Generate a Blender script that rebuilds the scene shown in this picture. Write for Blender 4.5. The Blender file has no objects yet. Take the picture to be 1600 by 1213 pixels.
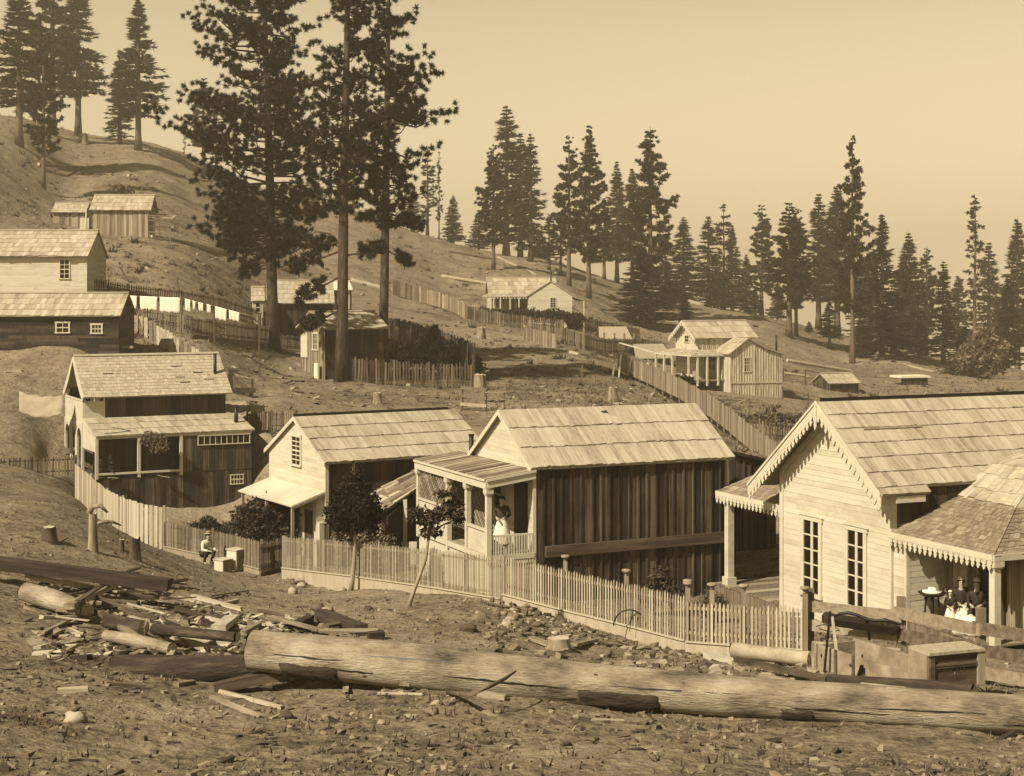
import bpy, math, random
import numpy as np
from mathutils import Vector, noise as mnoise
random.seed(7)
C = bpy.context.scene.collection
R = math.radians
F = 2450.0; CU, CV = 800.0, 450.0            # photo focal length and horizon, in photo pixels

# ---------------- camera ----------------
cam = bpy.data.cameras.new("camera"); camo = bpy.data.objects.new("camera", cam); C.objects.link(camo)
camo.rotation_euler = (R(90), 0, 0); camo.location = (0, 0, 0)
cam.sensor_width = 36; cam.lens = F / 1600 * 36
cam.shift_y = -(606.5 - CV) / 1600
cam.clip_start = 0.5; cam.clip_end = 6000
bpy.context.scene.camera = camo

# ---------------- sky, sun, exposure ----------------
SUN_DIR = Vector((-1.0, -1.0, 1.3)).normalized()      # towards the sun
SUN_EL = math.asin(SUN_DIR.z); SUN_AZ = math.atan2(SUN_DIR.x, SUN_DIR.y)
W = bpy.data.worlds.new("World"); bpy.context.scene.world = W; W.use_nodes = True
nt = W.node_tree; nt.nodes.clear()
def N(t, k, **kw):
    n = t.nodes.new(k)
    for a, b in kw.items(): setattr(n, a, b)
    return n
wo = N(nt, 'ShaderNodeOutputWorld'); bg = N(nt, 'ShaderNodeBackground'); sky = N(nt, 'ShaderNodeTexSky')
sky.sky_type = 'NISHITA'; sky.sun_disc = False; sky.sun_elevation = SUN_EL; sky.sun_rotation = SUN_AZ
sky.dust_density = 4.0; sky.air_density = 1.0; sky.ozone_density = 1.0; sky.altitude = 900
tc = N(nt, 'ShaderNodeTexCoord'); sx = N(nt, 'ShaderNodeSeparateXYZ'); mx = N(nt, 'ShaderNodeMath', operation='MAXIMUM'); cx = N(nt, 'ShaderNodeCombineXYZ')
mx.inputs[1].default_value = 0.06
nt.links.new(tc.outputs['Generated'], sx.inputs[0]); nt.links.new(sx.outputs[2], mx.inputs[0])
nt.links.new(sx.outputs[0], cx.inputs[0]); nt.links.new(sx.outputs[1], cx.inputs[1]); nt.links.new(mx.outputs[0], cx.inputs[2])
nt.links.new(cx.outputs[0], sky.inputs['Vector'])
bw = N(nt, 'ShaderNodeRGBToBW'); mul = N(nt, 'ShaderNodeVectorMath', operation='SCALE')
SKY_TINT = (1.0, 0.815, 0.50)                               # the whole place is seen in sepia
mul.inputs[0].default_value = SKY_TINT
nt.links.new(sky.outputs[0], bw.inputs[0])
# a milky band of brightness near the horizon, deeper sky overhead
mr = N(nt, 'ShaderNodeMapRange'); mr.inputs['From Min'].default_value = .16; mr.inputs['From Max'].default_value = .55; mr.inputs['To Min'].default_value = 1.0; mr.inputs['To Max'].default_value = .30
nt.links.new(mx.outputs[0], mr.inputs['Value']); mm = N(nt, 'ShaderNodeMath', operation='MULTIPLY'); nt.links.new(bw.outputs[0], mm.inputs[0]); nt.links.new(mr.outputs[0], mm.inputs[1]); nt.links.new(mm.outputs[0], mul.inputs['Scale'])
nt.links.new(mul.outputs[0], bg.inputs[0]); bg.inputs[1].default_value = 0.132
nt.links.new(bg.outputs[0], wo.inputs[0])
sl = bpy.data.lights.new("sun", 'SUN'); sl.energy = 5.0; sl.angle = R(0.6); sl.color = (1.0, 0.91, 0.74)
so = bpy.data.objects.new("sun", sl); C.objects.link(so)
so.rotation_euler = SUN_DIR.to_track_quat('Z', 'Y').to_euler()
vs = bpy.context.scene.view_settings
vs.view_transform = 'Standard'; vs.look = 'None'; vs.exposure = 0.68; vs.gamma = 1.0
bpy.context.scene.render.engine = 'CYCLES'

# ---------------- helpers ----------------
def P(u, v, Y):
    "the point at depth Y seen at photo pixel (u, v)"
    return Vector(((u - CU) / F * Y, Y, -(v - CV) / F * Y))
def X_at(u, Y): return (u - CU) / F * Y
def reach(x, y, dx, dy, u):
    "distance t along (dx,dy) from (x,y) until it is seen in column u"
    k = (u - CU) / F
    return (k * y - x) / (dx - k * dy)
def tag(o, label=None, cat=None, group=None, kind=None):
    if label: o['label'] = label
    if cat: o['category'] = cat
    if group: o['group'] = group
    if kind: o['kind'] = kind
    return o
def empty(name, loc=(0, 0, 0), rz=0, label=None, cat=None, group=None):
    o = bpy.data.objects.new(name, None); C.objects.link(o); o.location = loc; o.rotation_euler = (0, 0, rz)
    o.empty_display_size = .2
    return tag(o, label, cat, group)
def copy_tree(o, parent=None):
    c = o.copy(); C.objects.link(c); c.parent = parent
    for ch in [x for x in bpy.data.objects if x.parent == o]: copy_tree(ch, c)
    return c

# tones: sepia colours for an albedo level
def tone(l):
    l = .80 * l * (l / (l + .03)) ** .5
    ks = [(0.0, .60, .36), (.03, .64, .40), (.12, .74, .47), (.3, .84, .58), (.5, .92, .70), (.9, .95, .77)]
    for (a, g0, b0), (b, g1, b1) in zip(ks, ks[1:]):
        if l <= b:
            t = (l - a) / (b - a); return (l, l * (g0 + (g1 - g0) * t), l * (b0 + (b1 - b0) * t), 1)
    return (l, l * .93, l * .72, 1)
MATS = {}
def mat(name, lo, hi, sc=(3, 3, 3), A=.9, fine=None, B=.5, V=.6, rough=.85, bump=0.0, bdist=.02, mid=None, spec=.3, det=4, blot=None, warp=0.0):
    """noise (object coordinates stretched by sc) + finer noise + per-board attribute 'v' drive a ramp lo..hi"""
    if name in MATS: return MATS[name]
    m = bpy.data.materials.new(name); m.use_nodes = True; t = m.node_tree; L = t.links.new
    b = t.nodes['Principled BSDF']; b.inputs['Roughness'].default_value = rough
    b.inputs['Specular IOR Level'].default_value = spec
    co = N(t, 'ShaderNodeTexCoord'); mp = N(t, 'ShaderNodeMapping'); mp.inputs['Scale'].default_value = sc
    L(co.outputs['Object'], mp.inputs[0])
    n1 = N(t, 'ShaderNodeTexNoise'); n1.inputs['Scale'].default_value = 1; n1.inputs['Detail'].default_value = det; n1.inputs['Distortion'].default_value = warp
    at = N(t, 'ShaderNodeAttribute'); at.attribute_name = 'v'
    # shift the pattern from board to board
    ad = N(t, 'ShaderNodeVectorMath', operation='MULTIPLY_ADD'); ad.inputs[0].default_value = (37, 53, 71)
    cmb = N(t, 'ShaderNodeCombineXYZ')
    for i in range(3): L(at.outputs['Fac'], cmb.inputs[i])
    L(cmb.outputs[0], ad.inputs[1]); L(mp.outputs[0], ad.inputs[2]); L(ad.outputs[0], n1.inputs['Vector'])
    def madd(src, k, off, prev=None):
        q = N(t, 'ShaderNodeMath', operation='MULTIPLY_ADD'); L(src, q.inputs[0]); q.inputs[1].default_value = k
        if prev is None: q.inputs[2].default_value = off
        else: L(prev, q.inputs[2])
        return q.outputs[0]
    f = madd(n1.outputs[0], A * 1.6, .5 - .5 * A * 1.6 - .5 * V - .5 * B * (1 if fine else 0) - (.5 * blot[1] if blot else 0))
    f = madd(at.outputs['Fac'], V, 0, f)
    hsrc = n1.outputs[0]
    if fine:
        m2 = N(t, 'ShaderNodeMapping'); m2.inputs['Scale'].default_value = fine; L(co.outputs['Object'], m2.inputs[0])
        n2 = N(t, 'ShaderNodeTexNoise'); n2.inputs['Scale'].default_value = 1; n2.inputs['Detail'].default_value = 5; n2.inputs['Roughness'].default_value = .65
        L(m2.outputs[0], n2.inputs['Vector']); f = madd(n2.outputs[0], B, 0, f); hsrc = n2.outputs[0]
    if blot:
        n3 = N(t, 'ShaderNodeTexNoise'); n3.inputs['Scale'].default_value = blot[0]; n3.inputs['Detail'].default_value = 3
        L(co.outputs['Object'], n3.inputs['Vector']); f = madd(n3.outputs[0], blot[1], 0, f)
    rp = N(t, 'ShaderNodeValToRGB'); cr = rp.color_ramp
    cr.elements[0].position = 0.0; cr.elements[0].color = tone(lo); cr.elements[1].position = 1.0; cr.elements[1].color = tone(hi)
    e = cr.elements.new(.5); e.color = tone(mid if mid else (lo + hi) / 2)
    L(f, rp.inputs[0]); L(rp.outputs[0], b.inputs['Base Color'])
    if bump:
        bp = N(t, 'ShaderNodeBump'); bp.inputs['Strength'].default_value = bump; bp.inputs['Distance'].default_value = bdist
        L(hsrc, bp.inputs['Height']); L(bp.outputs[0], b.inputs['Normal'])
    MATS[name] = m; return m

class MB:
    "collects shapes, then builds ONE mesh object"
    def __init__(s): s.v = []; s.f = []; s.a = []; s.m = []; s.smooth = []
    def add(s, vs, fs, a=None, mi=0, sm=False):
        o = len(s.v); s.v += [tuple(p) for p in vs]
        if a is None: a = random.random()
        for f in fs: s.f.append([i + o for i in f]); s.a.append(a); s.m.append(mi); s.smooth.append(sm)
    def box(s, a, b, va=None, mi=0):
        x0, y0, z0 = a; x1, y1, z1 = b
        s.add([(x0,y0,z0),(x1,y0,z0),(x1,y1,z0),(x0,y1,z0),(x0,y0,z1),(x1,y0,z1),(x1,y1,z1),(x0,y1,z1)],
              [(0,3,2,1),(4,5,6,7),(0,1,5,4),(1,2,6,5),(2,3,7,6),(3,0,4,7)], va, mi)
    def hexa(s, lo, hi, va=None, mi=0):
        "lo, hi: four corners each"
        s.add(list(lo) + list(hi), [(0,3,2,1),(4,5,6,7),(0,1,5,4),(1,2,6,5),(2,3,7,6),(3,0,4,7)], va, mi)
    def bar(s, a, b, w, t, up=(0, 0, 1), va=None, mi=0):
        a = Vector(a); b = Vector(b); d = (b - a)
        if d.length < 1e-6: return
        d.normalize(); up = Vector(up); sd = d.cross(up)
        if sd.length < 1e-4: sd = d.cross(Vector((0, 1, 0)))
        sd.normalize(); u = sd.cross(d).normalized(); sd = sd * w / 2; u = u * t / 2
        s.hexa([a - sd - u, b - sd - u, b + sd - u, a + sd - u], [a - sd + u, b - sd + u, b + sd + u, a + sd + u], va, mi)
    def tube(s, pts, rads, n=8, va=None, caps=True, mi=0, sm=True, wob=0.0):
        pts = [Vector(p) for p in pts]; vs = []
        pu = None
        for i, p in enumerate(pts):
            d = (pts[min(i + 1, len(pts) - 1)] - pts[max(i - 1, 0)]).normalized()
            ref = Vector((0, 0, 1)) if abs(d.z) < .9 else Vector((1, 0, 0))
            if pu is None: sd = d.cross(ref).normalized()
            else:
                sd = (pu - d * pu.dot(d)).normalized()
            pu = sd; u = sd.cross(d)
            for k in range(n):
                a = 2 * math.pi * k / n; r = rads[i] * (1 + wob * (random.random() - .5))
                vs.append(p + (sd * math.cos(a) + u * math.sin(a)) * r)
        fs = []
        for i in range(len(pts) - 1):
            for k in range(n):
                k2 = (k + 1) % n; fs.append((i*n+k, i*n+k2, (i+1)*n+k2, (i+1)*n+k))
        s.add(vs, fs, va, mi, sm)
        if caps:
            m = len(pts) - 1; o = len(s.v) - len(vs)
            s.f.append([o + k for k in range(n)][::-1]); s.a.append(.5); s.m.append(mi); s.smooth.append(False)
            s.f.append([o + m * n + k for k in range(n)]); s.a.append(.5); s.m.append(mi); s.smooth.append(False)
    def poly(s, pts, nrm, t, va=None, mi=0):
        "extrude a flat polygon by t along nrm"
        nrm = Vector(nrm).normalized() * t; n = len(pts); pts = [Vector(p) for p in pts]
        s.add(pts + [p + nrm for p in pts], [list(range(n))[::-1], list(range(n, 2*n))] + [(i, (i+1) % n, n + (i+1) % n, n + i) for i in range(n)], va, mi)
    def blob(s, c, r, seed=0, rough=.25, flat=1.0, nu=8, nv=6, va=None, mi=0):
        c = Vector(c); vs = []; rx, ry, rz = r
        for j in range(nv + 1):
            th = math.pi * j / nv
            for i in range(nu):
                ph = 2 * math.pi * i / nu; d = Vector((math.sin(th)*math.cos(ph), math.sin(th)*math.sin(ph), math.cos(th)))
                k = 1 + rough * mnoise.noise(d * 1.7 + Vector((seed * 3.1, seed * 7.7, 0)))* 1.6
                vs.append(c + Vector((d.x * rx * k, d.y * ry * k, d.z * rz * k)))
        fs = [(j*nu+i, j*nu+(i+1) % nu, (j+1)*nu+(i+1) % nu, (j+1)*nu+i) for j in range(nv) for i in range(nu)]
        s.add(vs, [f[::-1] for f in fs], va, mi, flat < .5)
    def build(s, name, m, parent=None, loc=None):
        me = bpy.data.meshes.new(name); me.from_pydata(s.v, [], s.f)
        for x in (m if isinstance(m, (list, tuple)) else [m]): me.materials.append(x)
        at = me.attributes.new('v', 'FLOAT', 'FACE'); at.data.foreach_set('value', s.a)
        me.polygons.foreach_set('material_index', s.m); me.polygons.foreach_set('use_smooth', s.smooth)
        me.update(); o = bpy.data.objects.new(name, me); C.objects.link(o)
        if parent is not None: o.parent = parent
        if loc is not None: o.location = loc
        return o

def tri_mesh(name, verts, nf, vals, m, parent=None, quads=False, mi=None, link=True):
    "fast mesh of separate triangles (or quads) from a numpy array"
    k = 4 if quads else 3
    me = bpy.data.meshes.new(name); me.vertices.add(nf * k); me.vertices.foreach_set('co', verts.astype(np.float32).ravel())
    me.loops.add(nf * k); me.loops.foreach_set('vertex_index', np.arange(nf * k, dtype=np.int32))
    me.polygons.add(nf); me.polygons.foreach_set('loop_start', np.arange(0, nf * k, k, dtype=np.int32))
    me.polygons.foreach_set('loop_total', np.full(nf, k, dtype=np.int32))
    me.update(calc_edges=True)
    at = me.attributes.new('v', 'FLOAT', 'FACE'); at.data.foreach_set('value', vals.astype(np.float32))
    me.materials.append(m)
    if not link: return me
    o = bpy.data.objects.new(name, me); C.objects.link(o)
    if parent is not None: o.parent = parent
    return o

# ---------------- materials ----------------
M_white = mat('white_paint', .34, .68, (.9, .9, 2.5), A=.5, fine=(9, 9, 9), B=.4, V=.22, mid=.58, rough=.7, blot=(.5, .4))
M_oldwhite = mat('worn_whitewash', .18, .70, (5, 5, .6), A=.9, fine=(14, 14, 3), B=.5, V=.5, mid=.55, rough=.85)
M_shake = mat('weathered_shakes', .22, .62, (.5, .5, .5), A=.35, fine=(24, 4, 4), B=.5, V=.45, mid=.43, bump=.35, blot=(.5, .5))
M_shake_near = mat('pale_split_shakes', .16, .60, (9, 1.2, 1.2), A=.45, fine=(34, 4, 4), B=.7, V=.34, mid=.43, bump=.5, blot=(.6, .55))
M_shingle = mat('sawn_shingles', .13, .50, (1.5, 1.5, 1.5), A=.45, fine=(18, 6, 6), B=.5, V=.4, mid=.25, bump=.2)
M_shingle_pale = mat('pale_shingles', .28, .60, (1.5, 1.5, 1.5), A=.45, fine=(18, 6, 6), B=.5, V=.4, mid=.44, bump=.2)
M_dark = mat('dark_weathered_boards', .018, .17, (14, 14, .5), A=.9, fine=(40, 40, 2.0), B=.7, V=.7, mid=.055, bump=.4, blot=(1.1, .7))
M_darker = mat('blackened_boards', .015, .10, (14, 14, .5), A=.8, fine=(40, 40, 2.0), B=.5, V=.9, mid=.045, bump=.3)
M_board = mat('grey_boards', .10, .46, (12, 12, .5), A=.7, fine=(30, 30, 1.5), B=.5, V=.9, mid=.27, bump=.25)
M_picket = mat('weathered_pickets', .20, .52, (6, 6, .8), A=.5, fine=(30, 30, 2), B=.4, V=.9, mid=.38)
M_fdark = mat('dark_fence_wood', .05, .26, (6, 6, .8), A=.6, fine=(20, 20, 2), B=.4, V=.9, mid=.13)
M_fmid = mat('faded_fence_wood', .12, .42, (6, 6, .8), A=.6, fine=(20, 20, 2), B=.4, V=.9, mid=.26)
M_plank = mat('split_planks', .16, .58, (3, 3, 3), A=.6, fine=(22, 22, 22), B=.5, V=.9, mid=.35, bump=.3)
M_plankx = mat('old_rail_boards', .10, .40, (.8, 8, 8), A=.7, fine=(2, 30, 30), B=.5, V=.8, mid=.24, bump=.3)
M_bark = mat('log_bark', .02, .16, (1.4, 9, 9), A=.9, fine=(7, 26, 26), B=.7, V=.3, mid=.06, bump=.9, bdist=.05)
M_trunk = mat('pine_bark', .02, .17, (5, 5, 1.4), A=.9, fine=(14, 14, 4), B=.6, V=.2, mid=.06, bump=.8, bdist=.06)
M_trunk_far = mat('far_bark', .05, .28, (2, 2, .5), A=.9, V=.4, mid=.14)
M_peeled = mat('peeled_log_wood', .05, .52, (1.3, 3.4, 3.4), A=.9, fine=(7, 40, 40), B=.9, V=.1, mid=.30, bump=1.0, bdist=.04, blot=(1.6, .9))
M_glass = mat('window_glass', .012, .03, (2, 2, 2), V=.3, rough=.3, spec=.2)
M_black = mat('black_iron', .012, .035, (5, 5, 5), V=.3, rough=.5)
M_cloth = mat('white_linen', .55, .82, (1.5, 1.5, 1.5), A=.5, V=.3, mid=.74, rough=.95)
M_canvas = mat('canvas', .34, .6, (1.5, 1.5, 3), A=.6, V=.3, mid=.62, rough=.95)
M_skin = mat('skin', .36, .5, (6, 6, 6), V=0)
M_hair = mat('dark_hair', .015, .04, (20, 20, 20), V=0)
M_wool = mat('dark_wool', .02, .07, (8, 8, 8), A=.8, V=0)
M_stone = mat('stones', .08, .42, (6, 6, 6), A=.6, fine=(30, 30, 30), B=.4, V=.9, mid=.19, bump=.4)
M_chip = mat('wood_chips', .05, .30, (6, 6, 6), A=.4, V=1.1, mid=.13)
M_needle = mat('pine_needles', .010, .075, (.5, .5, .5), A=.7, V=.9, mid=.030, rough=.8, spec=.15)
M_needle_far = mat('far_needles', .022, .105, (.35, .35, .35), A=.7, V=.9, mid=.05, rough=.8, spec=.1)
M_leaf = mat('leaves', .02, .16, (2, 2, 2), A=.6, V=1.0, mid=.055, rough=.7, spec=.3)
M_weed = mat('dry_weeds', .06, .26, (.4, .4, .4), A=.6, V=1.0, mid=.14, rough=.9)

def ground_material():
    m = bpy.data.materials.new('trampled_earth'); m.use_nodes = True; t = m.node_tree; L = t.links.new; b = t.nodes['Principled BSDF']
    b.inputs['Roughness'].default_value = .95; b.inputs['Specular IOR Level'].default_value = .1
    co = N(t, 'ShaderNodeTexCoord')
    acc = None; hs = []
    for sc, k, det in ((.045, .55, 4), (.35, .55, 5), (2.2, .55, 6), (9.0, .6, 6)):
        n = N(t, 'ShaderNodeTexNoise'); n.inputs['Scale'].default_value = sc; n.inputs['Detail'].default_value = det; n.inputs['Roughness'].default_value = .62
        L(co.outputs['Object'], n.inputs['Vector']); hs.append(n)
        q = N(t, 'ShaderNodeMath', operation='MULTIPLY_ADD'); L(n.outputs[0], q.inputs[0]); q.inputs[1].default_value = k
        if acc is None: q.inputs[2].default_value = .5 - .5 * (.55 * 3 + .6)
        else: L(acc, q.inputs[2])
        acc = q.outputs[0]
    rp = N(t, 'ShaderNodeValToRGB'); cr = rp.color_ramp
    cr.elements[0].position = .24; cr.elements[0].color = tone(.045); cr.elements[1].position = .80; cr.elements[1].color = tone(.38)
    e = cr.elements.new(.5); e.color = tone(.25)
    L(acc, rp.inputs[0]); L(rp.outputs[0], b.inputs['Base Color'])
    b1 = N(t, 'ShaderNodeBump'); b1.inputs['Strength'].default_value = .9; b1.inputs['Distance'].default_value = .05; L(hs[3].outputs[0], b1.inputs['Height'])
    b2 = N(t, 'ShaderNodeBump'); b2.inputs['Strength'].default_value = .8; b2.inputs['Distance'].default_value = .22; L(hs[2].outputs[0], b2.inputs['Height'])
    L(b2.outputs[0], b1.inputs['Normal']); L(b1.outputs[0], b.inputs['Normal'])
    return m

# ---------------- terrain ----------------
CTRL = [ # seen at (u, v) at depth Y
 (50,1213,15.6),(800,1213,16),(1550,1213,17),(500,1086,23),(1100,1128,21),(1540,1152,20),(300,1066,24),(100,1000,27),
 (100,900,36),(150,862,42),(100,790,52),(70,770,69),(125,784,72),(165,827,68),(215,852,64),(255,860,64),(400,895,57),(440,890,57),
 (600,950,36),(785,941,41.3),(1070,1018,36),(1255,1034,34.5),(1000,1040,28),(1400,1078,26),(1540,1072,29),(250,930,36),(400,1000,30),
 (400,672,88),(400,618,100),(480,600,108),(600,602,112),(540,594,113),(425,542,125),(720,604,115),(760,650,98),(950,640,100),(950,617,112),
 (900,590,125),(900,560,142),(850,532,165),(700,520,165),(830,507,195),(1000,512,230),(1000,600,128),(1045,600,152),(1130,618,152),
 (1220,620,156),(1150,695,95),(1210,720,85),(1300,612,175),(1500,612,182),(1500,577,240),(1300,560,230),(1200,502,260),(1100,482,280),
 (1000,452,305),(850,415,320),(700,380,320),(560,335,300),(330,270,270),(230,235,250),(50,205,240),(-150,160,235),(1400,545,262),(1540,572,280),(1750,620,280),
 (700,450,230),(500,400,230),(300,350,200),(100,290,215),(190,374,160),(300,402,150),(250,442,125),(200,522,108),(300,500,115),(310,556,104),
 (95,460,112),(120,574,96),(400,530,123),(60,700,84),(100,742,80),(-100,700,80),(-150,470,112),(1700,700,120),(1750,900,60)]
XYZ = [tuple(P(*c)) for c in CTRL] + [(0,0,-1.75),(-9,3,-1.9),(9,3,-2.4),(0,9,-3.6),(-12,12,-4.0),(14,12,-4.6),
 (.7,48,-9.6),(7.2,51.3,-10.0),(10.1,42,-9.3),(16,45,-9.6),(-1.5,54.5,-9.8),(-7,58,-10.3),(-9,63,-10.2),(-2,64,-9.7),(-21,80,-11.3),(-14,83,-11.3),(-16,90,-8.6),(-10,88,-8.4),(12,62,-9.6),(4,75,-9.0),
 (-25,84,-9.2),(-160,420,30),(0,430,-12),(160,430,-42),(320,380,-60),(-260,300,45),(-90,60,-7.5),(45,30,-8.5),(60,80,-10),(-45,20,-3.5),(120,200,-18)]
XY = np.array([(a, b) for a, b, c in XYZ]); ZZ = np.array([c for a, b, c in XYZ])
def sq(xy):      # compress distance so that near and far control points weigh alike
    xy = np.atleast_2d(xy); r = np.hypot(xy[:, 0], xy[:, 1] + 12); k = np.log(r) * 10 / r
    return np.stack([xy[:, 0] * k, (xy[:, 1] + 12) * k], 1)
def tps(d2): return .5 * d2 * np.log(d2 + 1e-9)
Q = sq(XY); n_ = len(Q)
K = tps(((Q[:, None] - Q[None]) ** 2).sum(2)) + np.eye(n_) * 0.02
Pm = np.hstack([np.ones((n_, 1)), Q]); A_ = np.zeros((n_ + 3, n_ + 3)); A_[:n_, :n_] = K; A_[:n_, n_:] = Pm; A_[n_:, :n_] = Pm.T
r_ = np.hypot(XY[:, 0], XY[:, 1] + 12)
WT = np.linalg.solve(A_, np.concatenate([ZZ, np.zeros(3)]))
def base_z(xy):
    q = sq(xy); out = np.empty(len(q))
    for i in range(0, len(q), 20000):
        s = q[i:i+20000]; d2 = ((s[:, None] - Q[None]) ** 2).sum(2)
        out[i:i+20000] = tps(d2) @ WT[:n_] + WT[n_] + s @ WT[n_+1:]
    xy = np.atleast_2d(xy); far = np.clip((xy[:, 1] - 400) / 500, 0, 1)
    out = np.clip(out, -90, 45)
    return out * (1 - far) + (-90 - .06 * xy[:, 1]) * far
def rough_z(x, y):
    d = math.hypot(x, y); v = mnoise.noise
    f = min(1, max(0, (d - 60) / 120))
    z = (.10 * v(Vector((x*.4, y*.4, 1))) + .05 * v(Vector((x*1.3, y*1.3, 5)))) * (1 + f * 1.5)
    if d < 60: z += .025 * v(Vector((x*4, y*4, 9))) + .012 * v(Vector((x*11, y*11, 3)))
    z += f * (.7 * v(Vector((x*.035, y*.035, 3))) + .35 * v(Vector((x*.12, y*.12, 7))))
    return z
def G(x, y): return float(base_z(np.array([[x, y]]))[0]) + rough_z(x, y)
def gp(u, v, y0=13.0, y1=420.0):
    "where the sight line through (u, v) meets the ground"
    Ys = np.exp(np.linspace(math.log(y0), math.log(y1), 900)); xs = (u - CU) / F * Ys; zs = -(v - CV) / F * Ys
    g = base_z(np.stack([xs, Ys], 1)); k = np.argmax(zs < g)
    if not (zs < g).any(): k = len(Ys) - 1
    Y = Ys[k]; x = xs[k]
    return Vector((x, Y, G(x, Y)))
def build_ground():
    us = np.concatenate([np.linspace(-2600, -150, 40)[:-1], np.linspace(-150, 1750, 430), np.linspace(1750, 4200, 40)[1:]])
    Ys = np.concatenate([np.array([-6., 0.5, 3, 6, 9, 11.5]), np.exp(np.linspace(math.log(13.5), math.log(60), 330)), np.exp(np.linspace(math.log(60), math.log(430), 260))[1:], np.exp(np.linspace(math.log(430), math.log(2600), 20))[1:]])
    nu, ny = len(us), len(Ys)
    spread = np.maximum(Ys, 12)[:, None]
    Xg = (us[None] - CU) / F * spread; Yg = np.repeat(Ys[:, None], nu, 1)
    xy = np.stack([Xg.ravel(), Yg.ravel()], 1); z = base_z(xy)
    z = z + np.array([rough_z(a, b) for a, b in xy])
    co = np.column_stack([xy, z]).astype(np.float32)
    i = np.arange(nu - 1)[None] + np.arange(ny - 1)[:, None] * nu
    q = np.stack([i, i + 1, i + 1 + nu, i + nu], 2).reshape(-1, 4).astype(np.int32); nf = len(q)
    me = bpy.data.meshes.new('ground'); me.vertices.add(len(co)); me.vertices.foreach_set('co', co.ravel())
    me.loops.add(nf * 4); me.loops.foreach_set('vertex_index', q.ravel()); me.polygons.add(nf)
    me.polygons.foreach_set('loop_start', np.arange(0, nf*4, 4, dtype=np.int32)); me.polygons.foreach_set('loop_total', np.full(nf, 4, dtype=np.int32))
    me.update(calc_edges=True); me.polygons.foreach_set('use_smooth', np.ones(nf, dtype=bool))
    me.materials.append(ground_material())
    o = bpy.data.objects.new('ground', me); C.objects.link(o); o['kind'] = 'structure'
build_ground()

# ================= building kit =================
class Frame:
    "a building's root; local x runs along theta, local y away from the camera, z up from the root"
    def __init__(s, name, label, x, y, z, th, cat='house', group=None):
        s.root = empty(name, (x, y, z), th, label, cat, group); s.x, s.y, s.z, s.th = x, y, z, th
        s.dx = (math.cos(th), math.sin(th)); s.dy = (-math.sin(th), math.cos(th))
    def w(s, lx, ly, lz=0): return Vector((s.x + lx*s.dx[0] + ly*s.dy[0], s.y + lx*s.dx[1] + ly*s.dy[1], s.z + lz))
    def ux(s, u, ly=0):        # local x where the line y=ly is seen in column u
        p = s.w(0, ly); return reach(p.x, p.y, s.dx[0], s.dx[1], u)
    def uy(s, u, lx=0):
        p = s.w(lx, 0); return reach(p.x, p.y, s.dy[0], s.dy[1], u)
    def vz(s, v, lx=0, ly=0):  # local height seen in row v above (lx, ly)
        p = s.w(lx, ly); return -(v - CV) / F * p.y - s.z
# planes: (origin xy, direction of s, outward normal)
def near(y=0, x=0): return ((x, y), (1, 0), (0, -1))
def back(y=0, x=0): return ((x, y), (1, 0), (0, 1))
def front(x=0, y=0): return ((x, y), (0, 1), (-1, 0))
def rear(x=0, y=0): return ((x, y), (0, 1), (1, 0))
def pp(pl, s, z, o=0): return Vector((pl[0][0] + pl[1][0]*s + pl[2][0]*o, pl[0][1] + pl[1][1]*s + pl[2][1]*o, z))
def gable(w, ze, zr, apex=None):
    a = w / 2 if apex is None else apex
    return [(0, ze), (a, zr), (w, ze)]
def top_at(top, s):
    if s <= top[0][0]: return top[0][1]
    for (a, za), (b, zb) in zip(top, top[1:]):
        if s <= b: return za + (zb - za) * (s - a) / (b - a) if b > a else zb
    return top[-1][1]
def ext(top, z):   # s-interval where the wall's top is above z
    s0, s1 = top[0][0], top[-1][0]; n = 200; ss = [s0 + (s1 - s0) * i / n for i in range(n + 1)]
    ok = [s for s in ss if top_at(top, s) >= z - 1e-6]
    return (min(ok), max(ok)) if ok else None
def sub_iv(iv, holes):
    out = [iv]
    for a, b in holes:
        nxt = []
        for c, d in out:
            if b <= c or a >= d: nxt.append((c, d)); continue
            if c < a: nxt.append((c, a))
            if b < d: nxt.append((b, d))
        out = nxt
    return out
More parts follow.
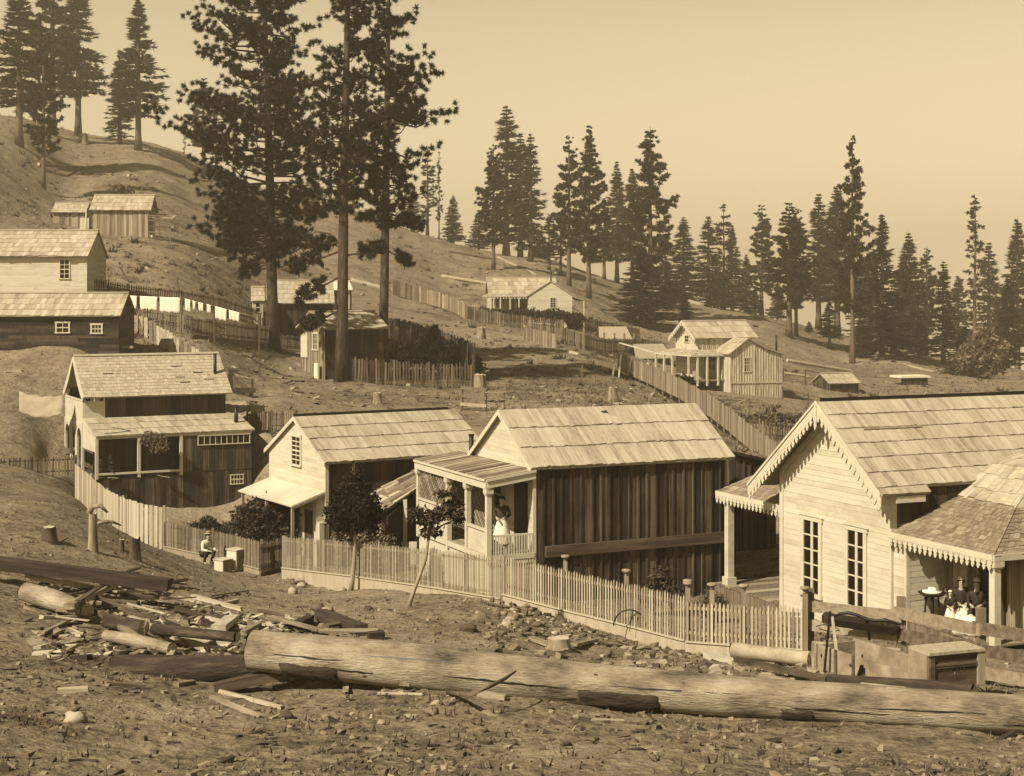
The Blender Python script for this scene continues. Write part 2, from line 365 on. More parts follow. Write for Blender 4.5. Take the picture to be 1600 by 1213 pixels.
def wall(fr, pl, top, style, m, z0=0, holes=(), bw=.22, name='wall', backing=True, gapv=0.0, parent=None, blen=(2.0, 3.6)):
    "top: [(s, z)...] profile; holes: (s0, s1, z0, z1)"
    mb = MB(); s0, s1 = top[0][0], top[-1][0]
    if backing:
        mb.add([pp(pl, s0, z0), pp(pl, s1, z0)] + [pp(pl, s, z) for s, z in top[::-1]], [list(range(len(top) + 2))], .35)
    if style == 'plain':
        mb.poly([pp(pl, s0, z0), pp(pl, s1, z0)] + [pp(pl, s, z) for s, z in top[::-1]], pp(pl, 0, 0, 1) - pp(pl, 0, 0, 0), .03, .5)
    elif style == 'clap':
        z = z0; zt = max(t[1] for t in top)
        while z < zt - .02:
            z2 = min(z + bw, zt - .005); e1 = ext(top, z); e2 = ext(top, z2) or e1
            if not e1: break
            hs = [(a, b) for a, b, c, d in holes if min(d, z2) - max(c, z) > bw * .5]
            for a, b in sub_iv(e1, hs):
                s = a
                while s < b - .01:
                    t = min(b, s + random.uniform(*blen)); t = b if b - t < .5 else t
                    sa = max(s, e2[0]) if abs(s - e1[0]) < .01 else s; tb = min(t, e2[1]) if abs(t - e1[1]) < .01 else t
                    k = random.uniform(-.003, .003)
                    mb.add([pp(pl, s, z, .006), pp(pl, t, z, .006), pp(pl, t, z, .017 + k), pp(pl, s, z, .017 + k), pp(pl, max(sa, s), z2, .010), pp(pl, min(tb, t), z2, .010)],
                           [(0, 1, 2, 3), (3, 2, 5, 4)])
                    s = t + .004
            z = z2
    else:
        s = s0
        while s < s1 - .01:
            w = bw * random.uniform(.8, 1.2); t = min(s1, s + w)
            if s1 - t < bw * .3: t = s1
            gp_ = .008 if style == 'plank' else 0
            zs = sub_iv((z0 + (random.uniform(-gapv, gapv) if gapv else 0), 99), [(c, d) for a, b, c, d in holes if min(b, t) - max(a, s) > (t - s) * .5])
            o = random.uniform(.012, .03); va = random.random()
            for c, d in zs:
                if d > 90: za, zb = top_at(top, s + .001), top_at(top, t - .001)
                else: za = zb = d
                if min(za, zb) <= c + .02: continue
                mb.hexa([pp(pl, s + gp_, c, .002), pp(pl, t - gp_, c, .002), pp(pl, t - gp_, c, o), pp(pl, s + gp_, c, o)],
                        [pp(pl, s + gp_, za, .002), pp(pl, t - gp_, zb, .002), pp(pl, t - gp_, zb, o), pp(pl, s + gp_, za, o)], va)
            if style == 'batten' and t < s1 - .05:
                zs = sub_iv((z0, 99), [(c, d) for a, b, c, d in holes if a - .03 < t < b + .03]); va = random.random()
                for c, d in zs:
                    zt = top_at(top, t) - .01 if d > 90 else d
                    if zt > c: mb.hexa([pp(pl, t - .03, c, .01), pp(pl, t + .03, c, .01), pp(pl, t + .03, c, .062), pp(pl, t - .03, c, .062)],
                            [pp(pl, t - .03, zt, .01), pp(pl, t + .03, zt, .01), pp(pl, t + .03, zt, .062), pp(pl, t - .03, zt, .062)], va)
            s = t
    return mb.build(name, m, parent or fr.root)
def window(fr, pl, s0, s1, z0, z1, nx=2, nz=4, fm=None, fw=.09, pm=None, name='window', meet=True, frame=True, blind=False):
    "frame and muntins proud of the wall with a dark pane behind them"
    fm = fm or M_white; mb = MB()
    def bx(a, b, c, d, o0, o1): mb.hexa([pp(pl, a, c, o0), pp(pl, b, c, o0), pp(pl, b, c, o1), pp(pl, a, c, o1)], [pp(pl, a, d, o0), pp(pl, b, d, o0), pp(pl, b, d, o1), pp(pl, a, d, o1)], .6)
    if frame:
        bx(s0 - fw, s0, z0, z1, .0, .065); bx(s1, s1 + fw, z0, z1, .0, .065); bx(s0 - fw*1.3, s1 + fw*1.3, z1, z1 + fw*1.1, .0, .075); bx(s0 - fw*1.3, s1 + fw*1.3, z0 - fw*.8, z0, .0, .11)
    mw = .02
    for i in range(1, nx):
        x = s0 + (s1 - s0) * i / nx; bx(x - mw, x + mw, z0, z1, .012, .045)
    for j in range(1, nz):
        z = z0 + (z1 - z0) * j / nz; k = mw * (1.6 if (meet and j == nz // 2) else 1); bx(s0, s1, z - k, z + k, .012, .049)
    o = mb.build(name, fm, fr.root)
    g = MB(); hp = [pp(pl, s0, z0, .004), pp(pl, s1, z0, .004), pp(pl, s1, z1, .004), pp(pl, s0, z1, .004)]
    g.poly(hp, pp(pl, 0, 0, 1) - pp(pl, 0, 0, 0), .028, .5)
    g.build('pane', pm or M_glass, o)
    if blind:
        b = MB(); b.poly([pp(pl, s0+.02, z0 + (z1-z0)*.5, .034), pp(pl, s1-.02, z0 + (z1-z0)*.5, .034), pp(pl, s1-.02, z1-.02, .034), pp(pl, s0+.02, z1-.02, .034)], pp(pl, 0, 0, 1) - pp(pl, 0, 0, 0), .006)
        b.build('blind', M_canvas, o)
    return o
def slope(mb, p0, p1, q1, q0, course=.85, bw=.16, th=.025, lap=.12, jitter=.05, deck=True, skip=0.0):
    "boards laid from eave p0-p1 up to ridge q0-q1"
    p0, p1, q0, q1 = map(Vector, (p0, p1, q0, q1)); nrm = (p1 - p0).cross(q0 - p0).normalized()
    if nrm.z < 0: nrm = -nrm
    H = max((q0 - p0).length, (q1 - p1).length); Wd = max((p1 - p0).length, (q1 - q0).length)
    if deck: mb.poly([p0, p1, q1, q0], -nrm, .05, .3)
    def pt(a, b, o): return p0.lerp(p1, a).lerp(q0.lerp(q1, a), b) + nrm * o
    n = max(1, round(H / course)); cv = [random.random() for _ in range(n + 1)]
    for i in range(n):
        b0 = i / n; b1 = min(1, (i + 1) / n + lap / H); a = 0.0
        sway = random.random() * 9
        while a < .9999:
            a2 = min(1.0, a + bw * random.uniform(.55, 1.5) / Wd)
            if 1 - a2 < bw * .3 / Wd: a2 = 1.0
            j0 = (random.uniform(-jitter, jitter) + jitter * .8 * math.sin(a * Wd * 1.3 + sway)) / H
            bb0 = max(-.03, b0 + j0) ; lift = th * random.uniform(.9, 1.9); g = .004 / Wd
            va = max(0, min(1, random.gauss(.5, .28)))
            if not (skip and random.random() < skip):
                u0 = th * .3 if i < n - 1 or True else 0
                mb.hexa([pt(a + g, bb0, lift*.4), pt(a2 - g, bb0, lift*.4), pt(a2 - g, b1, .002), pt(a + g, b1, .002)],
                        [pt(a + g, bb0, lift + th), pt(a2 - g, bb0, lift + th), pt(a2 - g, b1, .002 + th), pt(a + g, b1, .002 + th)], va)
            a = a2
def gable_roof(fr, L, W, ze, zr, m, ovx=.25, ovx2=None, ovy=.3, course=.85, bw=.16, th=.025, y0=0, x0=0, jitter=.05, ridge=True, name='roof', parent=None, apex=None, far_ovy=None):
    ovx2 = ovx if ovx2 is None else ovx2; ap = W / 2 if apex is None else apex
    k = (zr - ze) / ap; k2 = (zr - ze) / (W - ap); fo = ovy if far_ovy is None else far_ovy
    mb = MB(); d = .07
    q0 = (x0 - ovx, y0 + ap, zr + d); q1 = (x0 + L + ovx2, y0 + ap, zr + d)
    slope(mb, (x0 - ovx, y0 - ovy, ze - k*ovy + d), (x0 + L + ovx2, y0 - ovy, ze - k*ovy + d), q1, q0, course, bw, th, jitter=jitter)
    slope(mb, (x0 + L + ovx2, y0 + W + fo, ze - k2*fo + d), (x0 - ovx, y0 + W + fo, ze - k2*fo + d), q0, q1, course, bw*2, th, jitter=jitter)
    if ridge:
        mb.bar((x0 - ovx, y0 + ap - .07, zr + d + .045), (x0 + L + ovx2, y0 + ap - .07, zr + d + .05), .17, .025, (0, -k, 1), .2)
        mb.bar((x0 - ovx, y0 + ap + .07, zr + d + .045), (x0 + L + ovx2, y0 + ap + .07, zr + d + .045), .17, .025, (0, k, 1), .2)
    return mb.build(name, m, parent or fr.root)
def gable_roof_y(fr, L, W, ze, zr, m, ovx=.2, ovy=.3, x0=0, y0=0, course=.85, bw=.16, th=.025, name='roof', right=None):
    "ridge runs along local y; W is measured along x"
    mb = MB(); k = (zr - ze) / (W / 2); d = .06; xm = x0 + W / 2
    slope(mb, (x0 - ovx, y0 + L, ze - k*ovx + d), (x0 - ovx, y0 - ovy, ze - k*ovx + d), (xm, y0 - ovy, zr + d), (xm, y0 + L, zr + d), course, bw, th)
    if right:   # break in slope, then a flatter lower part
        xr, zrr, xb, zb = right
        slope(mb, (xb, y0 - ovy, zb + d), (xb, y0 + L, zb + d), (xm, y0 + L, zr + d), (xm, y0 - ovy, zr + d), course, bw, th)
        slope(mb, (xr, y0 - ovy, zrr + d), (xr, y0 + L, zrr + d), (xb, y0 + L, zb + d), (xb, y0 - ovy, zb + d), course, bw, th)
    else:
        slope(mb, (x0 + W + ovx, y0 - ovy, ze - k*ovx + d), (x0 + W + ovx, y0 + L, ze - k*ovx + d), (xm, y0 + L, zr + d), (xm, y0 - ovy, zr + d), course, bw, th)
    return mb.build(name, m, fr.root)
def lbox(fr, name, m, a, b, parent=None, va=.5):
    mb = MB(); mb.box(a, b, va); return mb.build(name, m, parent or fr.root)
def lbar(fr, name, m, a, b, w, t, up=(0, 0, 1), parent=None, va=.5):
    mb = MB(); mb.bar(a, b, w, t, up, va); return mb.build(name, m, parent or fr.root)
def post(fr, x, y, z0, z1, w=.12, m=None, cap=True, name='post', base=False):
    mb = MB(); mb.box((x - w/2, y - w/2, z0), (x + w/2, y + w/2, z1), .6)
    if cap: mb.box((x - w*.8, y - w*.8, z1 - .16), (x + w*.8, y + w*.8, z1 - .02), .6); mb.box((x - w*.65, y - w*.65, z1 - .21), (x + w*.65, y + w*.65, z1 - .163), .6)
    if base: mb.box((x - w*.75, y - w*.75, z0), (x + w*.75, y + w*.75, z0 + .25), .6)
    return mb.build(name, m or M_white, fr.root)
def trim_board(mb, p0, p1, drop, thick, outn):
    "board hanging 'drop' below the line p0-p1, outn = outward normal"
    p0, p1, outn = Vector(p0), Vector(p1), Vector(outn).normalized() * thick; dn = Vector((0, 0, -drop))
    mb.hexa([p0 + dn, p1 + dn, p1 + dn + outn, p0 + dn + outn], [p0, p1, p1 + outn, p0 + outn], .6)
def pendants(mb, p0, p1, pitch, w, ln, outn, t=.025, off=0.0):
    p0, p1 = Vector(p0), Vector(p1); d = p1 - p0; n = max(1, int(d.length / pitch)); h = Vector((d.x, d.y, 0)).normalized(); o = Vector(outn).normalized()
    for i in range(n):
        c = p0 + d * ((i + .5) / n) + o * off
        sh = [(-.5, .02), (-.5, -.35), (-.22, -.48), (-.36, -.66), (-.2, -.9), (0, -1), (.2, -.9), (.36, -.66), (.22, -.48), (.5, -.35), (.5, .02)]
        mb.poly([c + h * (a * w) + Vector((0, 0, b * ln + (d.z / max(.01, Vector((d.x, d.y, 0)).length)) * a * w if b > -.4 else b * ln)) for a, b in sh], o, t, .6)
def pipe(fr, x, y, z0, z1, r=.09, name='stovepipe'):
    mb = MB(); mb.tube([(x, y, z0), (x, y, z1)], [r, r], 10, .3); mb.tube([(x, y, z1 - .06), (x, y, z1)], [r * 1.25, r * 1.25], 10, .3)
    return mb.build(name, M_black, fr.root)

TH = math.atan2(.413, .911)
def corner(u, Y): return (X_at(u, Y), Y)

# ---------- board-and-batten cabin with the porch (middle) ----------
def cabin():
    x, y = corner(834, 48.5); zb = -9.9
    f = Frame('batten_cabin', 'dark board and batten cabin with pale shake roof and white latticed porch', x, y, zb, TH, 'cabin')
    L = f.ux(1132); W = 4.65; ze = f.vz(733) + .05; zr = f.vz(645, 0, W/2); zf = f.vz(868, -1.4, 0)
    print('cabin', L, W, ze, zr, zf)
    wall(f, near(), [(0, ze), (L, ze)], 'batten', M_dark, -.6, bw=.34, name='side_wall')
    wall(f, rear(L), gable(W, ze, zr), 'batten', M_dark, -.6, bw=.34, name='rear_wall')
    wall(f, back(W), [(0, ze), (L, ze)], 'plank', M_dark, -.6, bw=.34, name='back_wall')
    wall(f, front(), gable(W, ze, zr), 'clap', M_white, zf, bw=.15, holes=[(.4, 1.45, zf, zf + 2.1), (2.3, 2.95, zf + .85, zf + 2.1), (3.5, 4.0, zf+.85, zf+2.1)], name='front_wall')
    lbox(f, 'corner_board', M_white, (-.045, -.05, -.5), (.06, .0, ze - .02))
    # ledger beam across the side
    z1 = f.vz(853, .4, 0); mb = MB(); mb.bar((.35, -.12, z1 - .17), (L + .1, -.12, z1 - .13), .12, .34, va=.55); mb.build('sill_beam', mat('sill_wood', .03, .2, (.6, 9, 9), A=.8, fine=(3, 30, 30), B=.5, V=.2, mid=.09), f.root)
    mb = MB(); k = (zr - ze) / (W / 2)
    roof = gable_roof(f, L, W, ze, zr, M_shake_near, ovx=.16, ovx2=.3, ovy=.16, course=.95, bw=.16, th=.032, jitter=.02, ridge=False)
    # patch on the roof: loose shakes and a white board
    def rp(xx, t, o): return (xx, -.16 + (W/2 + .16) * t, ze - k*.16 + (k * (W/2 + .16)) * t + .07 + o)
    mb = MB(); mb.bar(rp(3.55, .66, .09), rp(3.35, .95, .09), .28, .02, (0, -k, 1), .95); mb.bar(rp(3.75, .64, .1), rp(3.72, .78, .09), .2, .02, (0, -k, 1), .9)
    mb.build('roof_patch', M_shake_near, roof)
    mb = MB(); mb.blob(rp(3.5, .86, .1), (.12, .1, .05), 3); mb.build('moss', M_dark, roof)
    mb = MB()
    for s in (1, -1):
        a = (-.17, (0 if s > 0 else W) - s*.17, ze - k*.17 + .09); b = (-.17, W/2, zr + .09)
        trim_board(mb, a, b, .16, .03, (-1, 0, 0))
    mb.build('rake_board', M_white, f.root)
    # door, window, inner wall things
    lbox(f, 'door', M_dark, (-.02, .42, zf), (.03, 1.43, zf + 2.08))
    window(f, front(), 2.35, 2.9, zf + .9, zf + 2.05, 1, 2, fw=.07); window(f, front(), 3.5, 4.0, zf + .9, zf + 2.05, 1, 2, fw=.07)
    # porch
    a = -f.ux(763) ; a = abs(f.ux(763)); D = a; PL = f.uy(655, -a)
    print('porch', D, PL)
    zt = f.vz(757, -D, 0); zw = f.vz(735, 0, 0)
    mb = MB()
    slope(mb, (-D - .12, PL + .12, zt + .14), (-D - .12, -.12, zt + .14), (-.04, -.12, zw + .02), (-.04, PL + .12, zw + .02), 9, .17, .02, jitter=.01)
    mb.build('porch_roof', mat('porch_roof_boards', .10, .5, (1, 9, 9), A=.7, fine=(3, 30, 30), B=.5, V=1.1, mid=.26, bump=.2), f.root)
    mb = MB(); trim_board(mb, (-D - .1, -.1, zt + .13), (-D - .1, PL + .1, zt + .13), .26, .035, (-1, 0, 0)); trim_board(mb, (-D - .15, -.1, zt + .17), (-D - .15, PL + .1, zt + .17), .07, .03, (-1, 0, 0))
    tb = [(-D - .1, -.12, zt + .13), (-.0, -.12, zw - .01)]; trim_board(mb, tb[0], tb[1], .24, .035, (0, -1, 0)); trim_board(mb, (-D-.14, -.17, zt + .17), (.0, -.17, zw + .03), .07, .03, (0, -1, 0))
    mb.build('porch_fascia', M_white, f.root)
    # ceiling boards keep the porch dark
    py = [0, f.uy(731, -D), f.uy(701, -D), PL]
    for i, yy in enumerate(py): post(f, -D, yy, zf - (.25 if i in (0, 1, 2, 3) else 0), zt - .12, .155)
    mb = MB()
    for i in range(9): x0 = -D + i * D / 9; mb.box((x0 + .005, -.02, zf - .04), (x0 + D/9 - .005, PL, zf))
    mb.build('porch_floor', M_board, f.root)
    mb = MB(); trim_board(mb, (-D - .04, -.08, zf), (-D - .04, PL + .05, zf), .16, .03, (-1, 0, 0)); trim_board(mb, (-D, -.04, zf), (0, -.04, zf), .16, .03, (0, -1, 0)); mb.build('floor_trim', M_white, f.root)
    mb = MB(); mb.box((-D, -.02, -.4), (-D + .04, PL, zf - .16), .6); mb.box((-D + .045, -.02, -.4), (-.05, .02, zf - .16), .6); mb.build('porch_skirt', M_white, f.root)
    # low panels between the posts
    zr_ = zf + .72
    for (ya, yb, nm) in ((py[0] + .08, py[1] - .08, 'low_panel'), (py[2] + .08, py[3] - .08, 'low_panel')):
        zz = zr_ if nm and ya < 1 else zf + 1.02
        mb = MB(); mb.box((-D - .02, ya, zf + .0), (-D + .02, yb, zz), .55); mb.box((-D - .07, ya, zz), (-D + .06, yb, zz + .06), .7); mb.build(nm, M_white, f.root)
    # lattice
    ya, yb, za, zb_ = py[2] + .08, py[3] - .08, zf + 1.1, zt - .14
    def lattice(pl, ya, yb, za, zb_, p=.145, mt=M_board, nm='lattice'):
        mb = MB()
        for sg in (1, -1):
            cs = [za - yb, zb_ - ya] if sg > 0 else [za + ya, zb_ + yb]; c = cs[0]
            while c < cs[1]:
                pts = []
                for yy in (ya, yb):
                    z = c + sg * yy if sg > 0 else c - yy
                    if za <= z <= zb_: pts.append((yy, z))
                for z in (za, zb_):
                    yy = (z - c) if sg > 0 else (c - z)
                    if ya <= yy <= yb: pts.append((yy, z))
                if len(pts) >= 2:
                    pts.sort(); q0, q1 = pts[0], pts[-1]
                    mb.bar(pp(pl, q0[0], q0[1], .005 * sg), pp(pl, q1[0], q1[1], .005 * sg), .034, .008, pp(pl, 0, 0, 1) - pp(pl, 0, 0, 0))
                c += p
        mb.build(nm, mt, f.root)
    lattice(front(-D), ya, yb, za, zb_)
    lattice(near(PL), -D + .1, -.1, zf, zt - .1)
    lattice(front(-.5), py[1]+.4, PL - .2, zf + .1, zt)
    # railing at the near end
    mb = MB(); zr2 = zf + .55
    mb.box((-D + .08, -.05, zr2), (-.02, .03, zr2 + .055), .7); mb.box((-D + .08, -.03, zf + .06), (-.02, .01, zf + .1), .6)
    x0 = -D + .12
    while x0 < -.06:
        mb.poly([(x0, -.055, zf - .3), (x0 + .05, -.055, zf - .3), (x0 + .05, -.055, zr2 + .0), (x0 + .025, -.055, zr2 + .035), (x0, -.055, zr2)], (0, 1, 0), .018, .6); x0 += .088
    mb.build('railing', M_white, f.root)
    pipe(f, .25, W + .9, ze - .8, ze + .55, .08)
    return f, D, zf, PL
CAB, CAB_D, CAB_ZF, CAB_PL = cabin()

# ---------- lean-to between the two ----------
def leanto():
    a = P(570, 776, 57); b = P(590, 807, 54.6); c = P(662, 713, 59.8); d = P(690, 738, 57.3); c = Vector((a.x + d.x - b.x, a.y + d.y - b.y, d.z))
    zb = -9.9; r = empty('plank_lean_to', (b.x, b.y, zb), 0, 'brown plank roofed lean-to between the white gabled house and the porch cabin', 'shed')
    o = Vector((b.x, b.y, zb)); a, b, c, d = [p - o for p in (a, b, c, d)]
    mb = MB(); slope(mb, b, a, c, d, .85, .17, .03, jitter=.05)
    mb.build('roof', mat('brown_roof_planks', .10, .52, (2, 2, 2), A=.5, fine=(16, 16, 4), B=.5, V=1.1, mid=.27, bump=.2), r)
    mb = MB()
    def wl(p, q, va=None):
        n = max(2, int((q - p).length / .25))
        for i in range(n):
            s, t = p.lerp(q, i / n), p.lerp(q, (i + 1) / n - .005); h = Vector((0, 0, -.06)); s0, t0 = Vector((s.x, s.y, -.4)), Vector((t.x, t.y, -.4))
            nn = (q - p).cross(Vector((0, 0, 1))).normalized() * .03
            mb.hexa([s0, t0, t0 + nn, s0 + nn], [s + h, t + h, t + h + nn, s + h + nn], va)
    wl(b + Vector((.3, .25, 0)), d + Vector((-.2, .3, 0))); wl(a + Vector((.3, -.2, 0)), b + Vector((.3, .25, 0))); wl(c, a + Vector((.3, -.2, 0))); wl(d, c)
    mb.build('wall', M_dark, r)
    for t in (.02, .42, .62):
        p = b.lerp(d, t); mb = MB(); mb.box((p.x - .07, p.y - .1, -.3), (p.x + .07, p.y + .04, p.z - .08), .6); mb.build('post', M_oldwhite if t < .6 else M_board, r)
    p = b.lerp(d, .36); q = b.lerp(d, .62); mb = MB(); mb.box((p.x, p.y - .03, 0.1), (q.x, p.y + .05, .9), .7); mb.build('low_panel', M_canvas, r)
leanto()

# ---------- white gabled house with canopy ----------
def white_house():
    th = math.atan2(.522, .853); Y = 58.0; x, y = corner(509, Y); zb = -10.35
    f = Frame('white_gabled_house', 'white gable fronted house with a long pale shake roof and flat front canopy', x, y, zb, th)
    W = f.uy(421); L = f.ux(752); ze = f.vz(722); zr = f.vz(655, 0, W/2); print('white house', W, L, ze, zr)
    s = W; w0, w1 = f.uy(470.5), f.uy(458)
    wz0, wz1 = f.vz(727, 0, w0), f.vz(684, 0, w0)
    wall(f, front(), gable(W, ze, zr), 'clap', M_white, -.4, bw=.16, holes=[(w0, w1, wz0, wz1), (.9, 1.9, -.4, 2.0)], name='front_wall', blen=(4, 7))
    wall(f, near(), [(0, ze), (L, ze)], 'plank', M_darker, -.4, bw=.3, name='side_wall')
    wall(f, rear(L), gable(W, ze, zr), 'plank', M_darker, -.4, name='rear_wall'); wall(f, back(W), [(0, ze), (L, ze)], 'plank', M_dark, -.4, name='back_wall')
    window(f, front(), w0, w1, wz0, wz1, 2, 6)
    lbox(f, 'door', M_dark, (-.035, .95, -.4), (0.02, 1.85, 1.95))
    lbox(f, 'corner_board', M_white, (-.04, -.055, -.4), (.1, .0, ze - .1))
    roof = gable_roof(f, L, W, ze, zr, M_shake_near, ovx=.12, ovx2=.3, ovy=.2, course=.85, bw=.15, th=.032, jitter=.016, ridge=False)
    lbar(f, 'ridge_board', M_black, (-.1, W/2 + .02, zr + .14), (L, W/2 + .02, zr + .14), .05, .12, parent=roof)
    k = (zr - ze) / (W/2); mb = MB()
    for sgn in (1, -1):
        trim_board(mb, (-.13, (0 if sgn > 0 else W) - sgn*.2, ze - k*.2 + .1), (-.13, W/2, zr + .1), .15, .03, (-1, 0, 0))
    mb.build('rake_board', M_white, f.root)
    # canopy
    a = abs(f.ux(455)); zc = f.vz(770); zo = f.vz(793, -a, 0); W2 = min(f.uy(372, -a), W + 1.2); print('canopy', a, zc, zo, W2)
    mb = MB(); mb.poly([(-.03, -.02, zc), (-a, -.02, zo), (-a, W2, zo), (-.03, W2, zc)], (0, 0, 1), .05, .6); mb.build('canopy', M_canvas if False else M_white, f.root)
    lbar(f, 'canopy_edge', M_board, (-a, -.03, zo - .04), (0, -.03, zc - .04), .04, .09)
    for yy in (.15, W2*.5, W2 - .2): post(f, -a + .12, yy, -.3, zo - .03, .1, M_board, cap=False)
    post(f, -.16, .25, -.3, zc - .1, .34, M_white, cap=False, name='door_jamb'); post(f, -.2, -.0, -.3, 1.7, .2, M_oldwhite, cap=False, name='porch_board')
    return f
WH = white_house()

# ---------- two-storey arcaded house on the left ----------
def left_house():
    th = R(27); Y = 80.0; x, y = corner(151, Y); zb = -11.5
    f = Frame('balcony_house', 'two storey house with shingled roof, white balcony front, arches and dark screened side porch', x, y, zb, th)
    L = f.ux(393); Wg = 3.0; zl = f.vz(684); zf = f.vz(740, 2, 0); y0 = Wg
    zt = f.vz(655, 0, Wg); W = 4.6; ze = f.vz(614, 0, Wg); zr = f.vz(559, 0, Wg + W/2); Lm = f.ux(352, Wg); xw = f.ux(164, Wg) ; print('left house', L, zl, zf, zt, ze, zr, Lm, xw)
    # main body
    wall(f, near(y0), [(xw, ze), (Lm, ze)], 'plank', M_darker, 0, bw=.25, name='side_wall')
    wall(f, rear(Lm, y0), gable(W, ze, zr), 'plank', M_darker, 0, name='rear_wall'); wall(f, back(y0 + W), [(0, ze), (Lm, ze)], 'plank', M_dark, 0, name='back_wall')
    roof = gable_roof(f, Lm - 0.0, W, ze, zr, M_shingle_pale, ovx=.1, ovx2=.3, ovy=.4, course=.27, bw=.15, th=.018, y0=y0, jitter=.012)
    k = (zr - ze) / (W/2)
    for (xx, t) in ((1.2, .45), (5.0, .62), (5.05, .3), (5.2, .15), (6.1, .42), (6.6, .22)):
        mb = MB(); mb.bar((xx, y0 + W/2*t, ze + k*W/2*t + .13), (xx + .55, y0 + W/2*t, ze + k*W/2*t + .13), .05, .02, (0, -k, 1), .1); mb.build('raised_shingle', M_dark, roof)
    # balcony: recessed gable wall, deck, parapet
    wall(f, front(1.3, y0), gable(W, ze, zr), 'plank', M_canvas, zt - .1, bw=.2, name='balcony_wall')
    lbox(f, 'balcony_door', M_dark, (1.25, y0 + 1.2, zt + .2), (1.29, y0 + 2.9, ze - .3))
    lbox(f, 'balcony_floor', M_white, (-.02, y0, zt - .14), (1.3, y0 + W, zt - .02))
    zp = f.vz(626, 0, y0) - .05
    mb = MB(); mb.box((-.08, y0, zt - .25), (-.02, y0 + W, zp), .6); mb.box((-.015, y0 - .04, zt - .25), (xw, y0 + .02, zp), .6); mb.box((-.12, y0 - .06, zp), (.03, y0 + W, zp + .06), .7); mb.build('parapet', M_white, f.root)
    mb = MB(); n = 8
    for i in range(n + 1):     # pierced curved valance under the rakes
        pass
    for sgn in (1, -1):
        pts_o = []; pts_i = []
        for i in range(9):
            t = i / 8; yy = y0 + (W/2) * t if sgn > 0 else y0 + W - (W/2) * t
            yo = yy - sgn * .35 * (1 - t); zz = ze + (zr - ze) * t + .05 - .27*(1-t)
            pts_o.append((-.1, yo, zz)); pts_i.append((-.1, yo + sgn * .12 * (1 - t) , zz - .24 - .18 * math.sin(t * math.pi)))
        for i in range(8):
            mb.hexa([pts_i[i], pts_i[i+1], tuple(Vector(pts_i[i+1]) + Vector((-.05, 0, 0))), tuple(Vector(pts_i[i]) + Vector((-.05, 0, 0)))], [pts_o[i], pts_o[i+1], tuple(Vector(pts_o[i+1]) + Vector((-.05, 0, 0))), tuple(Vector(pts_o[i]) + Vector((-.05, 0, 0)))], .6)
    mb.build('bargeboard', M_white, f.root)
    for yy in (y0 + .1, y0 + W - .1): post(f, .02, yy, zp, ze - .0, .14)
    mb = MB()
    mb.box((.15, y0 - .02, zp + .35), (xw, y0 + .02, zp + .42), .6); mb.box((xw - .1, y0 - .03, zt), (xw, y0 + .03, ze), .6); mb.box((xw*.5, y0 - .03, zp), (xw*.5 + .1, y0 + .03, ze), .5)
    mb.build('balcony_side_rail', M_white, f.root)
    # ground floor arcade on the front (local -x face)
    pl = front(0, y0); na = 3; hw = W / na; mb = MB(); za = zt - .2; zs = za - .95
    for i in range(na):
        a0, a1 = i * hw, (i + 1) * hw; pw = .24; r = (hw - 2 * pw) / 2; c = (a0 + a1) / 2; zc = zs + .1
        for k_ in range(10):
            t0, t1 = math.pi * k_ / 10, math.pi * (k_ + 1) / 10; s0, s1 = c - r * math.cos(t0), c - r * math.cos(t1)
            mb.hexa([pp(pl, s0, zc + r*math.sin(t0), 0), pp(pl, s1, zc + r*math.sin(t1), 0), pp(pl, s1, zc + r*math.sin(t1), .12), pp(pl, s0, zc + r*math.sin(t0), .12)],
                    [pp(pl, s0, za, 0), pp(pl, s1, za, 0), pp(pl, s1, za, .12), pp(pl, s0, za, .12)], .6)
        for s0, s1 in ((a0, a0 + pw), (a1 - pw, a1)):
            mb.hexa([pp(pl, s0, .9, 0), pp(pl, s1, .9, 0), pp(pl, s1, .9, .12), pp(pl, s0, .9, .12)], [pp(pl, s0, za, 0), pp(pl, s1, za, 0), pp(pl, s1, za, .12), pp(pl, s0, za, .12)], .6)
    mb.build('arcade', M_white, f.root)
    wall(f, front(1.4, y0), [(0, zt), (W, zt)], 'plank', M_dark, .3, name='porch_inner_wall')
    window(f, front(1.4, y0), 1.9, 2.7, zs - 1.2, zs + .2, 2, 4)
    # wing: white end panel, roof, screened bays, plank bay, basement
    mb = MB(); slope(mb, (-.05, -.12, zl + .05), (L + .15, -.12, zl + .05), (L + .15, Wg, zt + .02), (-.05, Wg, zt + .02), .95, .2, .022, jitter=.015); wr = mb.build('wing_roof', M_shake_near, f.root)
    mb = MB(); mb.bar((1.0, .9, zl + .42), (1.8, .35, zl + .24), .03, .03, va=.1); mb.bar((1.8, .35, zl + .24), (.4, .1, zl + .17), .03, .03, va=.1); mb.build('brace_wire', M_black, wr)
    mb = MB(); mb.poly([(-.03, 0, zl - .02), (-.03, Wg, zt - .02), (-.03, Wg, zt - 1.5), (-.03, 0, zl - .75)], (-1, 0, 0), .05, .6); mb.build('end_panel', M_white, f.root)
    xs = [0, f.ux(217), f.ux(283)]
    for xx in xs: post(f, xx, .0, zf - .2, zl, .15, cap=False)
    lbox(f, 'sill_rail', M_white, (0, -.09, zf + .0), (xs[2], .02, zf + .1)); lbox(f, 'head_rail', M_white, (0, -.06, zl - .1), (L, .02, zl + .0))
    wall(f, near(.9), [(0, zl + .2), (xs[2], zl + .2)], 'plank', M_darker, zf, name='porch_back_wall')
    lbox(f, 'porch_floor', M_dark, (0, 0, zf - .1), (L, Wg, zf))
    mb = MB()   # vines on the screen
    mb.build('none', M_dark, f.root) if False else None
    bx0, bx1, bz0 = f.ux(310), f.ux(389), f.vz(694, 6, 0)
